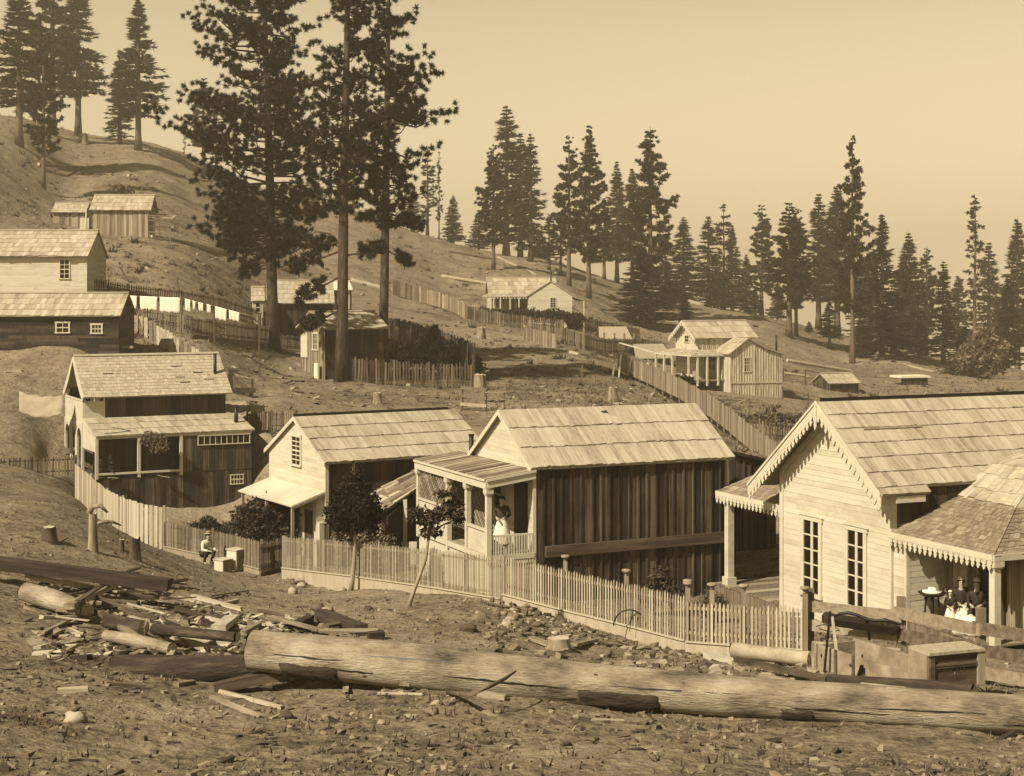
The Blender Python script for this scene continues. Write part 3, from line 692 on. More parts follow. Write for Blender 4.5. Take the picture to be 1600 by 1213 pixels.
    wall(f, near(), [(xs[2], zl - .1), (L, zl - .1)], 'plank', M_dark, zf - .05, bw=.3, holes=[(bx0, bx1, bz0, zl)], name='wing_wall')
    window(f, near(), bx0, bx1, bz0, zl - .16, 9, 1, fw=.05, meet=False)
    wall(f, near(.02), [(0, zf - .12), (L, zf - .12)], 'plank', M_dark, -1.2, bw=.3, name='basement_wall', holes=[(f.ux(361), f.ux(379), f.vz(757, 6.5), f.vz(744, 6.5))])
    wall(f, rear(L), [(0, zl - .05), (Wg, zt - .05)], 'plank', M_dark, -1.2, name='wing_end_wall'); wall(f, front(.02), [(0, zf - .2), (Wg, zf - .2)], 'plank', M_dark, -1.2, name='basement_end_wall')
    window(f, near(.02), f.ux(361), f.ux(379), f.vz(757, 6.5), f.vz(744, 6.5), 4, 2, fw=.05, pm=M_glass)
    lbar(f, 'bench_board', M_board, (xs[1] + .9, -.3, zf - .12), (xs[1] + 1.5, -.45, zf - .25), .2, .03); lbar(f, 'bench_board', M_board, (.5, -.3, zf - .1), (1.0, -.35, zf - .15), .2, .03)
    pipe(f, f.ux(336, y0 + .9), y0 + .9, ze + .3, zr + .15, .09); pipe(f, f.ux(369, 1.2), 1.2, zl, zl + 1.25, .11)
    lbox(f, 'roof_brackets', M_board, (Lm, y0 + .5, ze - .3), (Lm + .25, y0 + .7, ze - .1)) if False else None
    return f
LH = left_house()

# ---------- right house with scalloped trim ----------
def right_house():
    Y = 42.0; x, y = corner(1393, Y); zb = -9.55
    f = Frame('scalloped_house', 'large white clapboard house with scalloped bargeboards and two tall french windows', x, y, zb, TH)
    W = f.uy(1221); L = 9.5; ze = f.vz(760); zr = f.vz(632, 0, W/2); ov = .55; print('right house', W, ze, zr)
    w = [(f.uy(1351), f.uy(1327)), (f.uy(1281), f.uy(1258))]; wz0, wz1 = f.vz(935, 0, w[0][0]), f.vz(829, 0, w[0][0])
    wzz = [(f.vz(940, 0, w[0][0]), f.vz(832, 0, w[0][0])), (f.vz(930, 0, w[1][0]), f.vz(817, 0, w[1][0]))]
    zz0 = min(wzz[0][0], wzz[1][0]); zz1 = (wzz[0][1] + wzz[1][1]) / 2
    wall(f, front(), gable(W, ze, zr), 'clap', M_white, -.5, bw=.155, holes=[(a, b, zz0, zz1) for a, b in w], name='front_wall', blen=(4, 7))
    for a, b in w:
        window(f, front(), a, b, zz0, zz1, 1, 5, fw=.14, meet=False, frame=True, blind=False)
        c = (a + b) / 2 - .04; lbox(f, 'window_mullion', M_white, (-.06, c - .05, zz0), (-.013, c + .05, zz1))
        mb = MB(); mb.poly([(-.03, a - .22, zz1 + .13), (-.03, b + .22, zz1 + .13), (-.03, (a + b) / 2 + .3, zz1 + .24), (-.03, (a + b) / 2 - .3, zz1 + .24)], (-1, 0, 0), .07, .7); mb.build('window_hood', M_white, f.root)
    sn = [(0, ze), (L, ze)]
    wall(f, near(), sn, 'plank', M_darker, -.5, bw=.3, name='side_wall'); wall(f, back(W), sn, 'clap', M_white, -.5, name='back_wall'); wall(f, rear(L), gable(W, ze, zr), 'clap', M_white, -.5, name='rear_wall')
    lbox(f, 'corner_board', M_white, (-.045, -.05, -.5), (.14, .0, ze - .05)); lbox(f, 'corner_board', M_white, (-.05, W - .14, -.5), (-.0, W + .03, ze - .05))
    k = (zr - ze) / (W / 2)
    roof = gable_roof(f, L, W, ze, zr, M_shake_near, ovx=ov, ovx2=.3, ovy=.12, far_ovy=.9, course=.55, bw=.16, th=.028, jitter=.012, ridge=False)
    lbar(f, 'ridge_board', M_black, (-ov + .1, W/2, zr + .14), (L, W/2, zr + .14), .05, .1, parent=roof)
    lbar(f, 'roof_batten', M_board, (.3, W/2*.62, ze + k*W/2*.62 + .14), (2.3, W/2*.62, ze + k*W/2*.62 + .14), .07, .04, (0, -k, 1), parent=roof)
    mb = MB()   # small lower eave return at the corner
    slope(mb, (-ov, -.32, ze - k*.32 + .07), (1.05, -.32, ze - k*.32 + .07), (1.05, -.1, ze - k*.1 + .09), (-ov, -.1, ze - k*.1 + .09), .5, .22, .02); mb.build('eave_return', M_shake_near, roof)
    mb = MB(); mb.box((-.06, -.3, ze - .42), (.9, -.06, ze - .24), .6); mb.build('cornice_block', M_white, f.root)
    # bargeboards with pendants, both rakes
    for sgn, yo in ((1, -.32), (-1, W + .9)):
        a = (-ov - .02, yo, ze - k * (.32 if sgn > 0 else .9) + .07); b = (-ov - .02, W/2, zr + .07)
        mb = MB(); trim_board(mb, a, b, .20, .035, (-1, 0, 0)); trim_board(mb, (a[0] - .04, a[1], a[2] + .05), (b[0] - .04, b[1], b[2] + .05), .08, .03, (-1, 0, 0)); mb.build('bargeboard', M_white, f.root)
        mb = MB(); pendants(mb, (a[0], a[1], a[2] - .19), (b[0], b[1], b[2] - .19), .22, .17, .30, (-1, 0, 0), .03); mb.build('scalloped_trim', M_white, f.root)
    mb = MB(); mb.poly([(-ov - .05, W/2 - .05, zr - .0), (-ov - .05, W/2 + .05, zr), (-ov - .05, W/2 + .05, zr - .62), (-ov - .05, W/2, zr - .72), (-ov - .05, W/2 - .05, zr - .62)], (-1, 0, 0), .04, .6); mb.build('pendant', M_white, f.root)
    mb = MB(); mb.poly([(-.035, .05, ze - .06), (-.035, W/2, zr - .12), (-.035, W/2, zr - .32), (-.035, .05, ze - .26)], (-1, 0, 0), .03, .6); mb.poly([(-.035, W - .05, ze - .06), (-.035, W/2, zr - .12), (-.035, W/2, zr - .32), (-.035, W - .05, ze - .26)], (-1, 0, 0), .03, .6); mb.build('frieze_board', M_white, f.root)
    # left porch: hipped shingle roof around the far-left corner
    zp1 = f.vz(738, 0, W); PX = .0
    # fascia line seen from (1120,768) to (1217,795): along local y beyond W
    y1 = f.uy(1122, .25) ; y1 = min(y1, W + 4.2); zf1 = f.vz(793, .25, W); print('left porch', y1 - W, zf1, zp1)
    mb = MB(); slope(mb, (.2, y1, zf1), (.2, W, zf1), (2.6, W, zp1 + .25), (2.6, y1 - 1.6, zp1 + .25), .24, .14, .018, jitter=.012)
    slope(mb, (5.5, y1, zf1), (.2, y1, zf1), (2.6, y1 - 1.6, zp1 + .25), (5.5, y1 - 1.6, zp1 + .25), .24, .2, .018); slope(mb, (2.6, W, zp1 + .25), (5.5, W, zp1+.25), (5.5, y1 - 1.6, zp1 + .25), (2.6, y1 - 1.6, zp1 + .25), 1, .3)
    mb.build('left_porch_roof', M_shingle, f.root)
    mb = MB(); trim_board(mb, (.18, W, zf1 + .04), (.18, y1, zf1 + .04), .14, .04, (-1, 0, 0)); mb.build('porch_fascia', M_white, f.root)
    mb = MB(); pendants(mb, (.17, W, zf1 - .1), (.17, y1, zf1 - .1), .2, .16, .24, (-1, 0, 0), .03); mb.build('scalloped_trim', M_white, f.root)
    zpf = f.vz(912, .3, y1 - .3); yp = f.uy(1139.5, .35); post(f, .35, yp, zpf, zf1 - .08, .22, base=True); post(f, .35, W + .12, zpf, zf1 - .08, .12); 
    mb = MB()
    for i in range(12): mb.box((.1, W + .05 + i*(y1 - W)/12, zpf - .05), (3.6, W + .04 + (i+1)*(y1 - W)/12, zpf)); 
    mb.box((.12, W, -.4), (.16, y1, zpf - .06), .2)
    mb.build('porch_floor', M_board, f.root)
    # right porch: hipped roof in front of the side wall, towards the camera
    D2 = 3.3; xr0 = .55; zr1 = f.vz(772, .3, 0); 
    ya = -D2; xl = .25
    za = f.vz(829, -.02, -.0)
    # fascia (front) runs from (1393,832) to (1545,864): direction towards the camera (local -y)
    D2 = abs(f.uy(1556, 0)); zq = f.vz(834, 0, 0); zq2 = f.vz(870, 0, -D2); print('right porch', D2, zq, zq2)
    zq = (zq + zq2) / 2
    ztop = f.vz(728, 4, 0); mid = (2.2, zq + (ztop - zq) * .52)
    mb = MB(); slope(mb, (-.05, 0, zq), (-.05, -D2, zq), (mid[0], -D2 + 1.7, mid[1]), (mid[0], 0, mid[1]), .24, .14, .018, jitter=.01)
    slope(mb, (-.05, -D2, zq), (8, -D2, zq), (8, -D2 + 1.7, mid[1]), (mid[0], -D2 + 1.7, mid[1]), .24, .16, .018)
    r1 = mb.build('right_porch_roof', M_shingle, f.root)
    mb = MB(); slope(mb, (mid[0], 0, mid[1]), (mid[0], -D2 + 1.7, mid[1]), (3.4, -D2 + 2.1, ztop + .1), (3.4, 0, ztop + .1), .5, .2, .02); slope(mb, (3.4, 0, ztop + .1), (3.4, -D2 + 2.1, ztop + .1), (8, -D2 + 2.1, ztop + 1.1), (8, 0, ztop + 1.1), .5, .2, .02)
    slope(mb, (mid[0], -D2 + 1.7, mid[1]), (8, -D2 + 1.7, mid[1]), (8, -D2 + 2.1, ztop + 1.1), (3.4, -D2 + 2.1, ztop + .1), .5, .2, .02)
    mb.build('wing_roof', M_shake_near, f.root)
    mb = MB(); trim_board(mb, (-.08, -D2, zq + .05), (-.08, 0, zq + .05), .16, .04, (-1, 0, 0)); trim_board(mb, (-.08, -D2, zq + .05), (8, -D2, zq + .05), .16, .04, (0, -1, 0)); mb.build('porch_fascia', M_white, f.root)
    mb = MB(); pendants(mb, (-.09, -D2, zq - .1), (-.09, 0, zq - .1), .2, .16, .25, (-1, 0, 0), .03); mb.build('scalloped_trim', M_white, f.root)
    post(f, .08, -D2 + .12, -.1, zq - .1, .2); pw = 1.25
    zfl = f.vz(957, .2, -.5)
    zfl = max(.35, min(.8, zfl))
    mb = MB()
    for i in range(10): mb.box((.0, -D2 + i*D2/10 + .004, zfl - .05), (7, -D2 + (i+1)*D2/10 - .004, zfl))
    mb.box((.02, -D2, -.4), (.06, 0, zfl - .055), .2); mb.build('porch_floor', M_board, f.root)
    # clapboard strip at the corner (faces the porch) and the dark inner wall
    wall(f, front(.05, -.52), [(0, zq), (.5, zq)], 'clap', M_white, -.3, bw=.155, name='corner_strip', blen=(4, 5)); lbox(f, 'corner_board', M_white, (-.0, -.62, -.3), (.12, -.52, zq - .05))
    wall(f, near(-.6, .05), [(0, zq + .3), (pw, zq + .3)], 'clap', M_white, zfl, bw=.155, name='porch_side_wall')
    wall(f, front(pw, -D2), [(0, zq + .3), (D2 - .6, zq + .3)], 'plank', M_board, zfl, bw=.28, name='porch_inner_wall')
    lbox(f, 'door', M_dark, (pw - .1, -D2 + 1.0, zfl), (pw - .04, -D2 + 1.95, zfl + 1.95))
    return f, zfl, D2, pw
RH, RH_ZF, RH_D2, RH_PW = right_house()

# ---------- plain gabled buildings ----------
def simple(name, label, u0, Y, zb, th, ve, vr, W=None, L=None, uL=None, uW=None, wm=None, fm=None, rm=None, style='plank', fstyle=None, course=.8, ov=.25, ovx=.15, cat='shed', wins=(), bw=.25, ridge=True, pitch=None, ridge_board=False):
    x, y = corner(u0, Y); f = Frame(name, label, x, y, zb, th, cat)
    if uL is not None: L = f.ux(uL)
    if uW is not None: W = f.uy(uW)
    ze = f.vz(ve); zr = f.vz(vr, 0, W/2)
    if pitch: zr = ze + pitch * W / 2
    print(name, round(L, 2), round(W, 2), round(ze, 2), round(zr, 2))
    wall(f, near(), [(0, ze), (L, ze)], style, wm, -.8, bw=bw, name='side_wall'); wall(f, front(), gable(W, ze, zr), fstyle or style, fm or wm, -.8, bw=bw, name='front_wall')
    wall(f, rear(L), gable(W, ze, zr), style, wm, -.8, bw=bw, name='rear_wall'); wall(f, back(W), [(0, ze), (L, ze)], style, wm, -.8, bw=bw, name='back_wall')
    gable_roof(f, L, W, ze, zr, rm or M_shake, ovx=ovx, ovy=ov, course=course, bw=.2, th=.025, ridge=ridge)
    f.L, f.W, f.ze, f.zr = L, W, ze, zr
    return f
# dark boarded house, left edge
g = simple('dark_clapboard_house', 'low dark clapboard house with pale shake roof at the left below the white house', -60, 99, -5.6, R(3), 492, 460, W=5, uL=186, wm=M_darker, style='clap', bw=.2, cat='house', ov=.3)
for (a, b, c, d) in ((89, 107, 519, 505), (144, 158, 520, 508)): window(g, near(), g.ux(a), g.ux(b), g.vz(c, 9), g.vz(d, 9), 2 if a < 100 else 3, 2, fw=.1)
lbox(g, 'eave_bracket', M_board, (g.L, .5, g.vz(545, g.L)), (g.L + .8, .7, g.vz(541, g.L)))
# white house, left edge
g = simple('white_clapboard_house', 'white clapboard house with one tall sash window at the left edge', -60, 112, -.7, R(2), 398, 362, W=6, uL=136, wm=M_white, style='clap', bw=.2, cat='house', ov=.35, course=.7)
window(g, near(), g.ux(94), g.ux(108), g.vz(435, 9), g.vz(407, 9), 2, 4, fw=.08)
# shed on posts, up the hill
g = simple('stilted_barn', 'weathered plank barn standing on posts high on the left slope', 146, 160, G(X_at(190,160), 160)+.6, R(4), 327, 306, W=4.6, uL=231, wm=M_board, style='plank', bw=.3, cat='barn', ov=.3, course=.7, ovx=.35)
for xx in (.2, g.L * .35, g.L * .7, g.L - .2): post(g, xx, .2, -2.2, .0, .22, M_board, cap=False); 
mb = MB()
for i in range(5):
    x0 = g.L + .1 + i * .55; mb.bar((x0, -.1, -1.5), (x0, -.1, 1.6 - i*.12), .1, .1)
for z in (-.8, -.2, .4, 1.0, 1.5): mb.bar((g.L + .05, -.15, z), (g.L + 2.4, -.15, z - .15), .04, .16)
mb.build('side_pen', M_fdark, g.root)
mb = MB(); slope(mb, (g.L + .1, -.2, 1.25), (g.L + 2.5, -.2, 1.05), (g.L + 2.5, 3, 1.6), (g.L + .1, 3, 1.8), 1.6, .3, .03); mb.build('pen_roof', M_board, g.root)
mb = MB(); mb.box((-1.3, -.3, -1.0), (-.4, -.1, 1.2), .8); mb.box((-.75, -.35, -1.0), (-.62, -.2, 2.2), .8); mb.build('side_board', M_oldwhite, g.root)
g = simple('hillside_shed', 'small low roofed shed left of the barn on the hill', 83, 166, G(X_at(100,166), 166)+.1, R(4), 331, 318, W=3.5, uL=133, wm=M_board, style='plank', cat='shed', ov=.3, course=.5)
# plank shed below the pines
g = simple('pine_shed', 'dark plank shed with white door standing behind the middle pine trunk', 508, 113, -6.55, R(30), 513, 489, uW=471, uL=599, wm=M_darker, fm=M_board, style='plank', fstyle='batten', cat='shed', ov=.3, course=.85, ovx=.35)
SH = g
lbox(g, 'door', M_white, (-.14, g.uy(482.5), g.vz(559, 0, 2.8)), (-.05, g.uy(472.5), g.vz(520, 0, 2.8)), va=.8)
window(g, front(), g.uy(496.5), g.uy(490), g.vz(546, 0, 1.5), g.vz(522, 0, 1.5), 2, 3, fw=.12)
mb = MB(); mb.box((-.45, .35, -.2), (-.3, 1.0, 1.1), .9); mb.build('white_panel', M_cloth, g.root)
# cabin behind the left pine
g = simple('shake_roofed_cabin', 'long low cabin with broad bleached roof behind the left pine trunk', 418, 136, G(X_at(450,136), 136)-.3, R(8), 472, 424, W=6.5, uL=520, wm=M_darker, style='plank', cat='cabin', ov=.4, course=.9, pitch=.55)
g = simple('white_cottage', 'tiny pale cottage end showing left of the pine trunk', 395, 133, G(X_at(400,133), 133)-.2, R(10), 470, 450, W=3, uL=411, wm=M_oldwhite, style='plank', cat='cottage', ov=.15)
window(g, near(), .25, .6, 1.2, 2.0, 1, 2, fw=.06)
# outhouse
x, y = corner(517, 176); g = Frame('outhouse', 'small white roofed outhouse behind the middle pine on the slope', x, y, G(x, y) - .1, R(20), 'outhouse')
L_ = g.ux(549); wall(g, near(), [(0, 2.3), (L_, 2.3)], 'plank', M_darker, -.5, name='side_wall'); wall(g, rear(L_), [(0, 2.3), (1.3, 3.1), (2.6, 2.3)], 'plank', M_darker, -.5, name='end_wall'); wall(g, front(), [(0, 2.3), (1.3, 3.1), (2.6, 2.3)], 'plank', M_darker, -.5, name='end_wall')
gable_roof(g, L_, 2.6, 2.3, 3.1, M_cloth, ovx=.1, ovy=.35, course=2, bw=.6); lbox(g, 'door_frame', M_white, (L_ - .35, -.1, 0), (L_ - .2, -.03, 2.1))
x, y = corner(547, 131); g = Frame('log_crib', 'little slat sided shed between the middle and right pine trunks', x, y, G(x, y) - .1, R(12), 'shed')
L_ = g.ux(572); wall(g, near(), [(0, 1.9), (L_*.1, 2.2), (L_, 1.1)], 'clap', M_fdark, -.3, bw=.22, name='side_wall'); wall(g, rear(L_), [(0, 1.1), (2, 1.1)], 'clap', M_fdark, -.3, name='end_wall'); wall(g, front(), [(0, 1.95), (2, 1.95)], 'plain', M_white, -.3, name='front_wall')
mb = MB(); slope(mb, (L_ + .2, -.1, 1.1), (L_ + .2, 2.1, 1.1), (-.1, 2.1, 2.3), (-.1, -.1, 2.3), .8, .3, .03); mb.build('roof', M_fdark, g.root)

# ---------- house on the middle hill ----------
def hill_house():
    Y = 197; x, y = corner(768, Y); zb = -4.0
    f = Frame('hill_cottage', 'white cottage with cross gable and front porch on the middle slope', x, y, zb, R(6)); f_ = f
    L = f.ux(868); ze = f.vz(459); zr = f.vz(435, 0, 2.6); W = 5.2
    wall(f, near(), [(0, ze), (L, ze)], 'batten', M_board, 0, name='side_wall', holes=[]); wall(f, front(), gable(W, ze, zr), 'clap', M_white, 0, name='front_wall'); wall(f, rear(L), gable(W, ze, zr), 'clap', M_white, 0, name='rear_wall'); wall(f, back(W), [(0, ze), (L, ze)], 'clap', M_white, 0, name='back_wall')
    gable_roof(f, L, W, ze, zr, M_shake, ovx=.35, ovy=.2, course=.8, bw=.35)
    mb = MB(); k = (zr - ze) / (W/2)
    for s in (1, -1): trim_board(mb, (-.36, (0 if s > 0 else W) - s*.2, ze - k*.2 + .2), (-.36, W/2, zr + .2), .28, .04, (-1, 0, 0))
    mb.build('rake_board', M_white, f.root)
    window(f, near(), f.ux(774), f.ux(780), f.vz(481), f.vz(465), 1, 2, fw=.1)
    lbox(f, 'door', M_dark, (f.ux(817), -.1, 0), (f.ux(823), -.05, 2.0))
    # wing towards the camera
    dy = -2.6; x0 = f.ux(826, dy); x1 = f.ux(894, dy); w = x1 - x0; za = f.vz(462, x0, dy); zc = f.vz(440, x0, dy); zlow = f.vz(520, x1, dy)
    wall(f, near(dy, x0), gable(w, za, zc), 'clap', M_white, zlow, bw=.2, name='wing_wall'); wall(f, front(x0, dy), [(0, za), (5, za)], 'clap', M_white, zlow, name='wing_side_wall'); wall(f, rear(x1, dy), [(0, za), (6, za)], 'clap', M_white, zlow, name='wing_side_wall')
    gable_roof_y(f, 7.5, w, za, zc, M_shake, ovx=.25, ovy=.15, x0=x0, y0=dy, bw=.3, name='wing_roof')
    window(f, near(dy, x0), f.ux(860, dy) - x0, f.ux(868, dy) - x0, f.vz(480, x0, dy), f.vz(466, x0, dy), 2, 4, fw=.08)
    lbox(f, 'basement_door', M_darker, (f.ux(868, dy), dy - .06, zlow + .2), (f.ux(877, dy), dy - .03, f.vz(498, x0, dy)))
    # lean-to at the right
    mb = MB(); xe = f.ux(914, dy); slope(mb, (xe, dy - .1, f.vz(470, xe, dy)), (xe, 3, f.vz(470, xe, dy)), (x1, 3, za - .1), (x1, dy - .1, za - .1), 1, .3); mb.build('lean_to_roof', M_shake, f.root)
    post(f, xe - .15, dy, -1.5, f.vz(471, xe, dy), .14, cap=False)
    # porch
    D = 2.3; zp = f.vz(463, 0, -D); zfl = f.vz(494, 0, -D)
    mb = MB(); slope(mb, (-1.4, -D, zp), (x0 - .1, -D, zp), (x0 - .1, 0, ze + .02), (-.3, 0, ze + .02), 1.2, .3, .03); mb.build('porch_roof', M_shake, f.root)
    mb = MB(); pendants(mb, (-1.4, -D, zp), (x0 - .1, -D, zp), .35, .3, .35, (0, -1, 0), .03); trim_board(mb, (-1.4, -D - .05, zp + .05), (x0 - .1, -D - .05, zp + .05), .12, .04, (0, -1, 0)); mb.build('scalloped_trim', M_white, f.root)
    for u in (762, 771.5, 782, 797, 811): post(f, f.ux(u, -D), -D + .08, zfl, zp, .15, cap=False)
    lbox(f, 'porch_floor', M_white, (-1.3, -D, zfl - .15), (x0, 0, zfl)); lbox(f, 'porch_skirt', M_dark, (-1.2, -D + .05, -2.0), (x0, -D + .12, zfl - .16))
    pipe(f, f.ux(861, 1), 1.0, zc - .5, zc + 1.3, .1)
    return f
HH = hill_house()

# ---------- house on the right-hand slope ----------
def slope_house():
    Y = 158; x, y = corner(1091, Y); zb = f_z = -10.6
    f = Frame('veranda_house', 'whitewashed house with veranda, shake roof and streaky vertical board wing on the right slope', x, y, zb, R(24))
    W = f.uy(1056); L = f.ux(1175); ze = f.vz(527); zr = f.vz(503, 0, W/2); zfl = f.vz(592, 0, 0); print('slope house', W, L, ze, zr)
    wall(f, front(), gable(W, ze, zr), 'clap', M_white, zfl - .5, bw=.2, name='front_wall'); wall(f, near(), [(0, ze), (L, ze)], 'batten', M_oldwhite, zfl - .5, name='side_wall'); wall(f, rear(L), gable(W, ze, zr), 'batten', M_oldwhite, -2, name='rear_wall'); wall(f, back(W), [(0, ze), (L, ze)], 'batten', M_oldwhite, -2, name='back_wall')
    gable_roof(f, L, W, ze, zr, M_shake, ovx=.6, ovy=.3, course=.9, bw=.3)
    k = (zr - ze) / (W/2); mb = MB()
    for s in (1, -1):
        a = (-.62, (0 if s > 0 else W) - s*.4, ze - k*.4 + .1); b = (-.62, W/2, zr + .15); trim_board(mb, a, b, .25, .05, (-1, 0, 0)); pendants(mb, (a[0], a[1], a[2] - .2), (b[0], b[1], b[2] - .2), .4, .3, .3, (-1, 0, 0), .04)
    mb.build('bargeboard', M_white, f.root)
    window(f, front(), f.uy(1076.5), f.uy(1070.5), f.vz(534, 0, 3), f.vz(514, 0, 3), 2, 4, fw=.1, blind=True)
    # veranda
    D = 1.9; D2 = 2.0; zp = f.vz(555, -D, 0); zp2 = f.vz(547, 0, 0)
    mb = MB(); slope(mb, (-D, W + 1, zp), (-D, -D2, zp), (0, -.0, zp2), (0, W + .3, zp2), 1, .3); slope(mb, (-D, -D2, zp), (f.ux(1142, -D2), -D2, zp), (f.ux(1142, 0), 0, zp2), (0, 0, zp2), 1, .3); mb.build('veranda_roof', M_shake, f.root)
    lbar(f, 'gutter_board', M_white, (-D - .1, W + 1, zp + .05), (-D - .1, W + 8.5, zp + .8), .3, .08)
    mb = MB(); trim_board(mb, (-D - .05, -D2, zp + .06), (-D - .05, W + 1, zp + .06), .16, .05, (-1, 0, 0)); trim_board(mb, (-D, -D2 - .05, zp + .06), (f.ux(1140, -D2), -D2 - .05, zp + .06), .16, .05, (0, -1, 0)); mb.build('veranda_fascia', M_white, f.root)
    for yy in (W + .8, W - .9, W - 2.6): post(f, -D, yy, zfl - 1, zp, .17, cap=False)
    for u in (1076, 1090, 1105, 1122): post(f, f.ux(u, -D2), -D2, zfl - .6, zp, .17, cap=False)
    lbox(f, 'veranda_floor', M_board, (-D, -D2, zfl - .15), (f.ux(1140, -D2), 0, zfl)); lbox(f, 'veranda_floor', M_board, (-D, .02, zfl - .15), (-.02, W + .8, zfl))
    mb = MB(); xx0, xx1 = -D + .1, f.ux(1090, -D2)
    mb.box((xx0, -D2 - .04, zfl), (xx1, -D2 + .02, zfl + .9), .6); mb.build('veranda_panel', M_white, f.root)
    window(f, near(), 1.2, 1.9, zfl + .9, zfl + 2.2, 2, 2, pm=M_glass); lbox(f, 'door', M_dark, (3.6, -.08, zfl), (4.5, -.04, zfl + 2))
    # wing to the right, gable towards the camera
    dy = -3.0; x0 = f.ux(1141, dy); x1 = f.ux(1222, dy); za = f.vz(553, x0, dy); zc = f.vz(530, x0 + 2, dy); xb = f.ux(1194, dy); zb_ = f.vz(545, xb, dy); ze2 = f.vz(555, x1, dy); zbot = f.vz(626, x1, dy); xm = f.ux(1168, dy)
    top = [(0, za), (xm - x0, zc), (xb - x0, zb_), (x1 - x0, ze2)]
    wall(f, near(dy, x0), top, 'batten', M_oldwhite, zbot, bw=.32, name='wing_wall'); wall(f, front(x0, dy), [(0, za), (5, za)], 'batten', M_oldwhite, zbot, name='wing_side_wall'); wall(f, rear(x1, dy), [(0, ze2), (6, ze2)], 'batten', M_oldwhite, zbot, name='wing_side_wall')
    mb = MB(); d = .08; y2 = 4.0
    for (xa, zA), (xc, zC) in (((x0 - .3, za - .15), (xm, zc)), ((x1 + .25, ze2 - .05), (xb, zb_)), ((xb, zb_), (xm, zc))):
        slope(mb, (xa, dy - .25, zA + d), (xa, y2, zA + d), (xc, y2, zC + d), (xc, dy - .25, zC + d), .9, .3, .03)
    mb.build('wing_roof', M_shake, f.root)
    window(f, near(dy, x0), f.ux(1163, dy) - x0, f.ux(1171.5, dy) - x0, f.vz(580, x0 + 2, dy), f.vz(560, x0 + 2, dy), 2, 4, fw=.12)
    zz = f.vz(598, x0 + 2, dy); lbar(f, 'belt_board', M_oldwhite, (x0, dy - .08, zz), (x1, dy - .08, zz - .05), .05, .12)
    pipe(f, f.ux(1213, 0), 0, ze2, ze2 + 1.9, .1)
    lbox(f, 'chimney_box', M_dark, (x1 - 3, 3.0, zc - .6), (x1 - 2.3, 3.8, zc + .4))
    return f
SLH = slope_house()
# small sheds on the right
g = simple('tool_shed', 'small dark shed with pale roof right of the veranda house', 1297, 172, G(X_at(1297,172), 172)-.2, R(24), 599, 585, uW=1271, uL=1341, wm=M_darker, fm=M_dark, style='plank', cat='shed', ov=.25, ovx=.25, course=1.2)
for (u, v, Y, nm, lb, w, c) in ((1408, 607, 190, 'low_shed', 'low flat white roofed shed behind the ridge of the scalloped house', 3.6, 2.2),):
    p = P(u, v, Y); z = G(p.x, p.y); g = Frame(nm, lb, p.x, p.y, z, R(15), 'shed'); h = max(.9, p.z - z)
    wall(g, near(), [(0, h), (w, h)], 'plank', M_darker, -1, name='wall'); mb = MB(); mb.box((-.2, -.3, h), (w + .2, 2.4, h + .25), .8); mb.build('roof', M_cloth, g.root)
for (u, v, Y, lb, w, rot) in ((962, 516, 188, 'gabled canvas tent roof right of the middle cottage', 4.2, 10), (1022, 522, 178, 'brown ridge tent left of the veranda house', 4.6, 20)):
    p = P(u, v, Y); z = G(p.x, p.y); g = empty('tent', (p.x, p.y, z), R(rot), lb, 'tent')
    mb = MB(); h = 1.9; mb.poly([(-w/2, -.1, .3), (w/2, -.1, .3), (w/2 - .4, 1.6, h), (-w/2 + .4, 1.6, h)], (0, -.5, 1), .03, .8); mb.poly([(-w/2, 3.3, .3), (w/2, 3.3, .3), (w/2 - .4, 1.6, h), (-w/2 + .4, 1.6, h)], (0, .5, 1), .03, .8); mb.build('canvas_roof', M_board, g)
    mb = MB(); mb.box((-w/2 + .3, 0, -.6), (w/2 - .3, 3.2, .33), .3); mb.build('base', M_darker, g)
# dark shed between the cabin and the right house
x, y = corner(1150, 56); g = Frame('narrow_plank_shed', 'narrow dark plank shed in the gap between the batten cabin and the scalloped house', x, y, -10.2, TH, 'shed')
w_ = g.ux(1212); h1 = g.vz(712); wall(g, near(), [(0, h1), (w_, h1 - .35)], 'batten', M_dark, g.vz(862), bw=.3, name='wall'); wall(g, front(), [(0, h1), (2.5, h1)], 'plank', M_dark, -.3, name='side_wall')
mb = MB(); slope(mb, (w_ + .2, -.15, h1 - .35), (w_ + .2, 2.6, h1 - .35), (-.2, 2.6, h1 + .12), (-.2, -.15, h1 + .12), .9, .25, .03); mb.build('roof', M_dark, g.root)

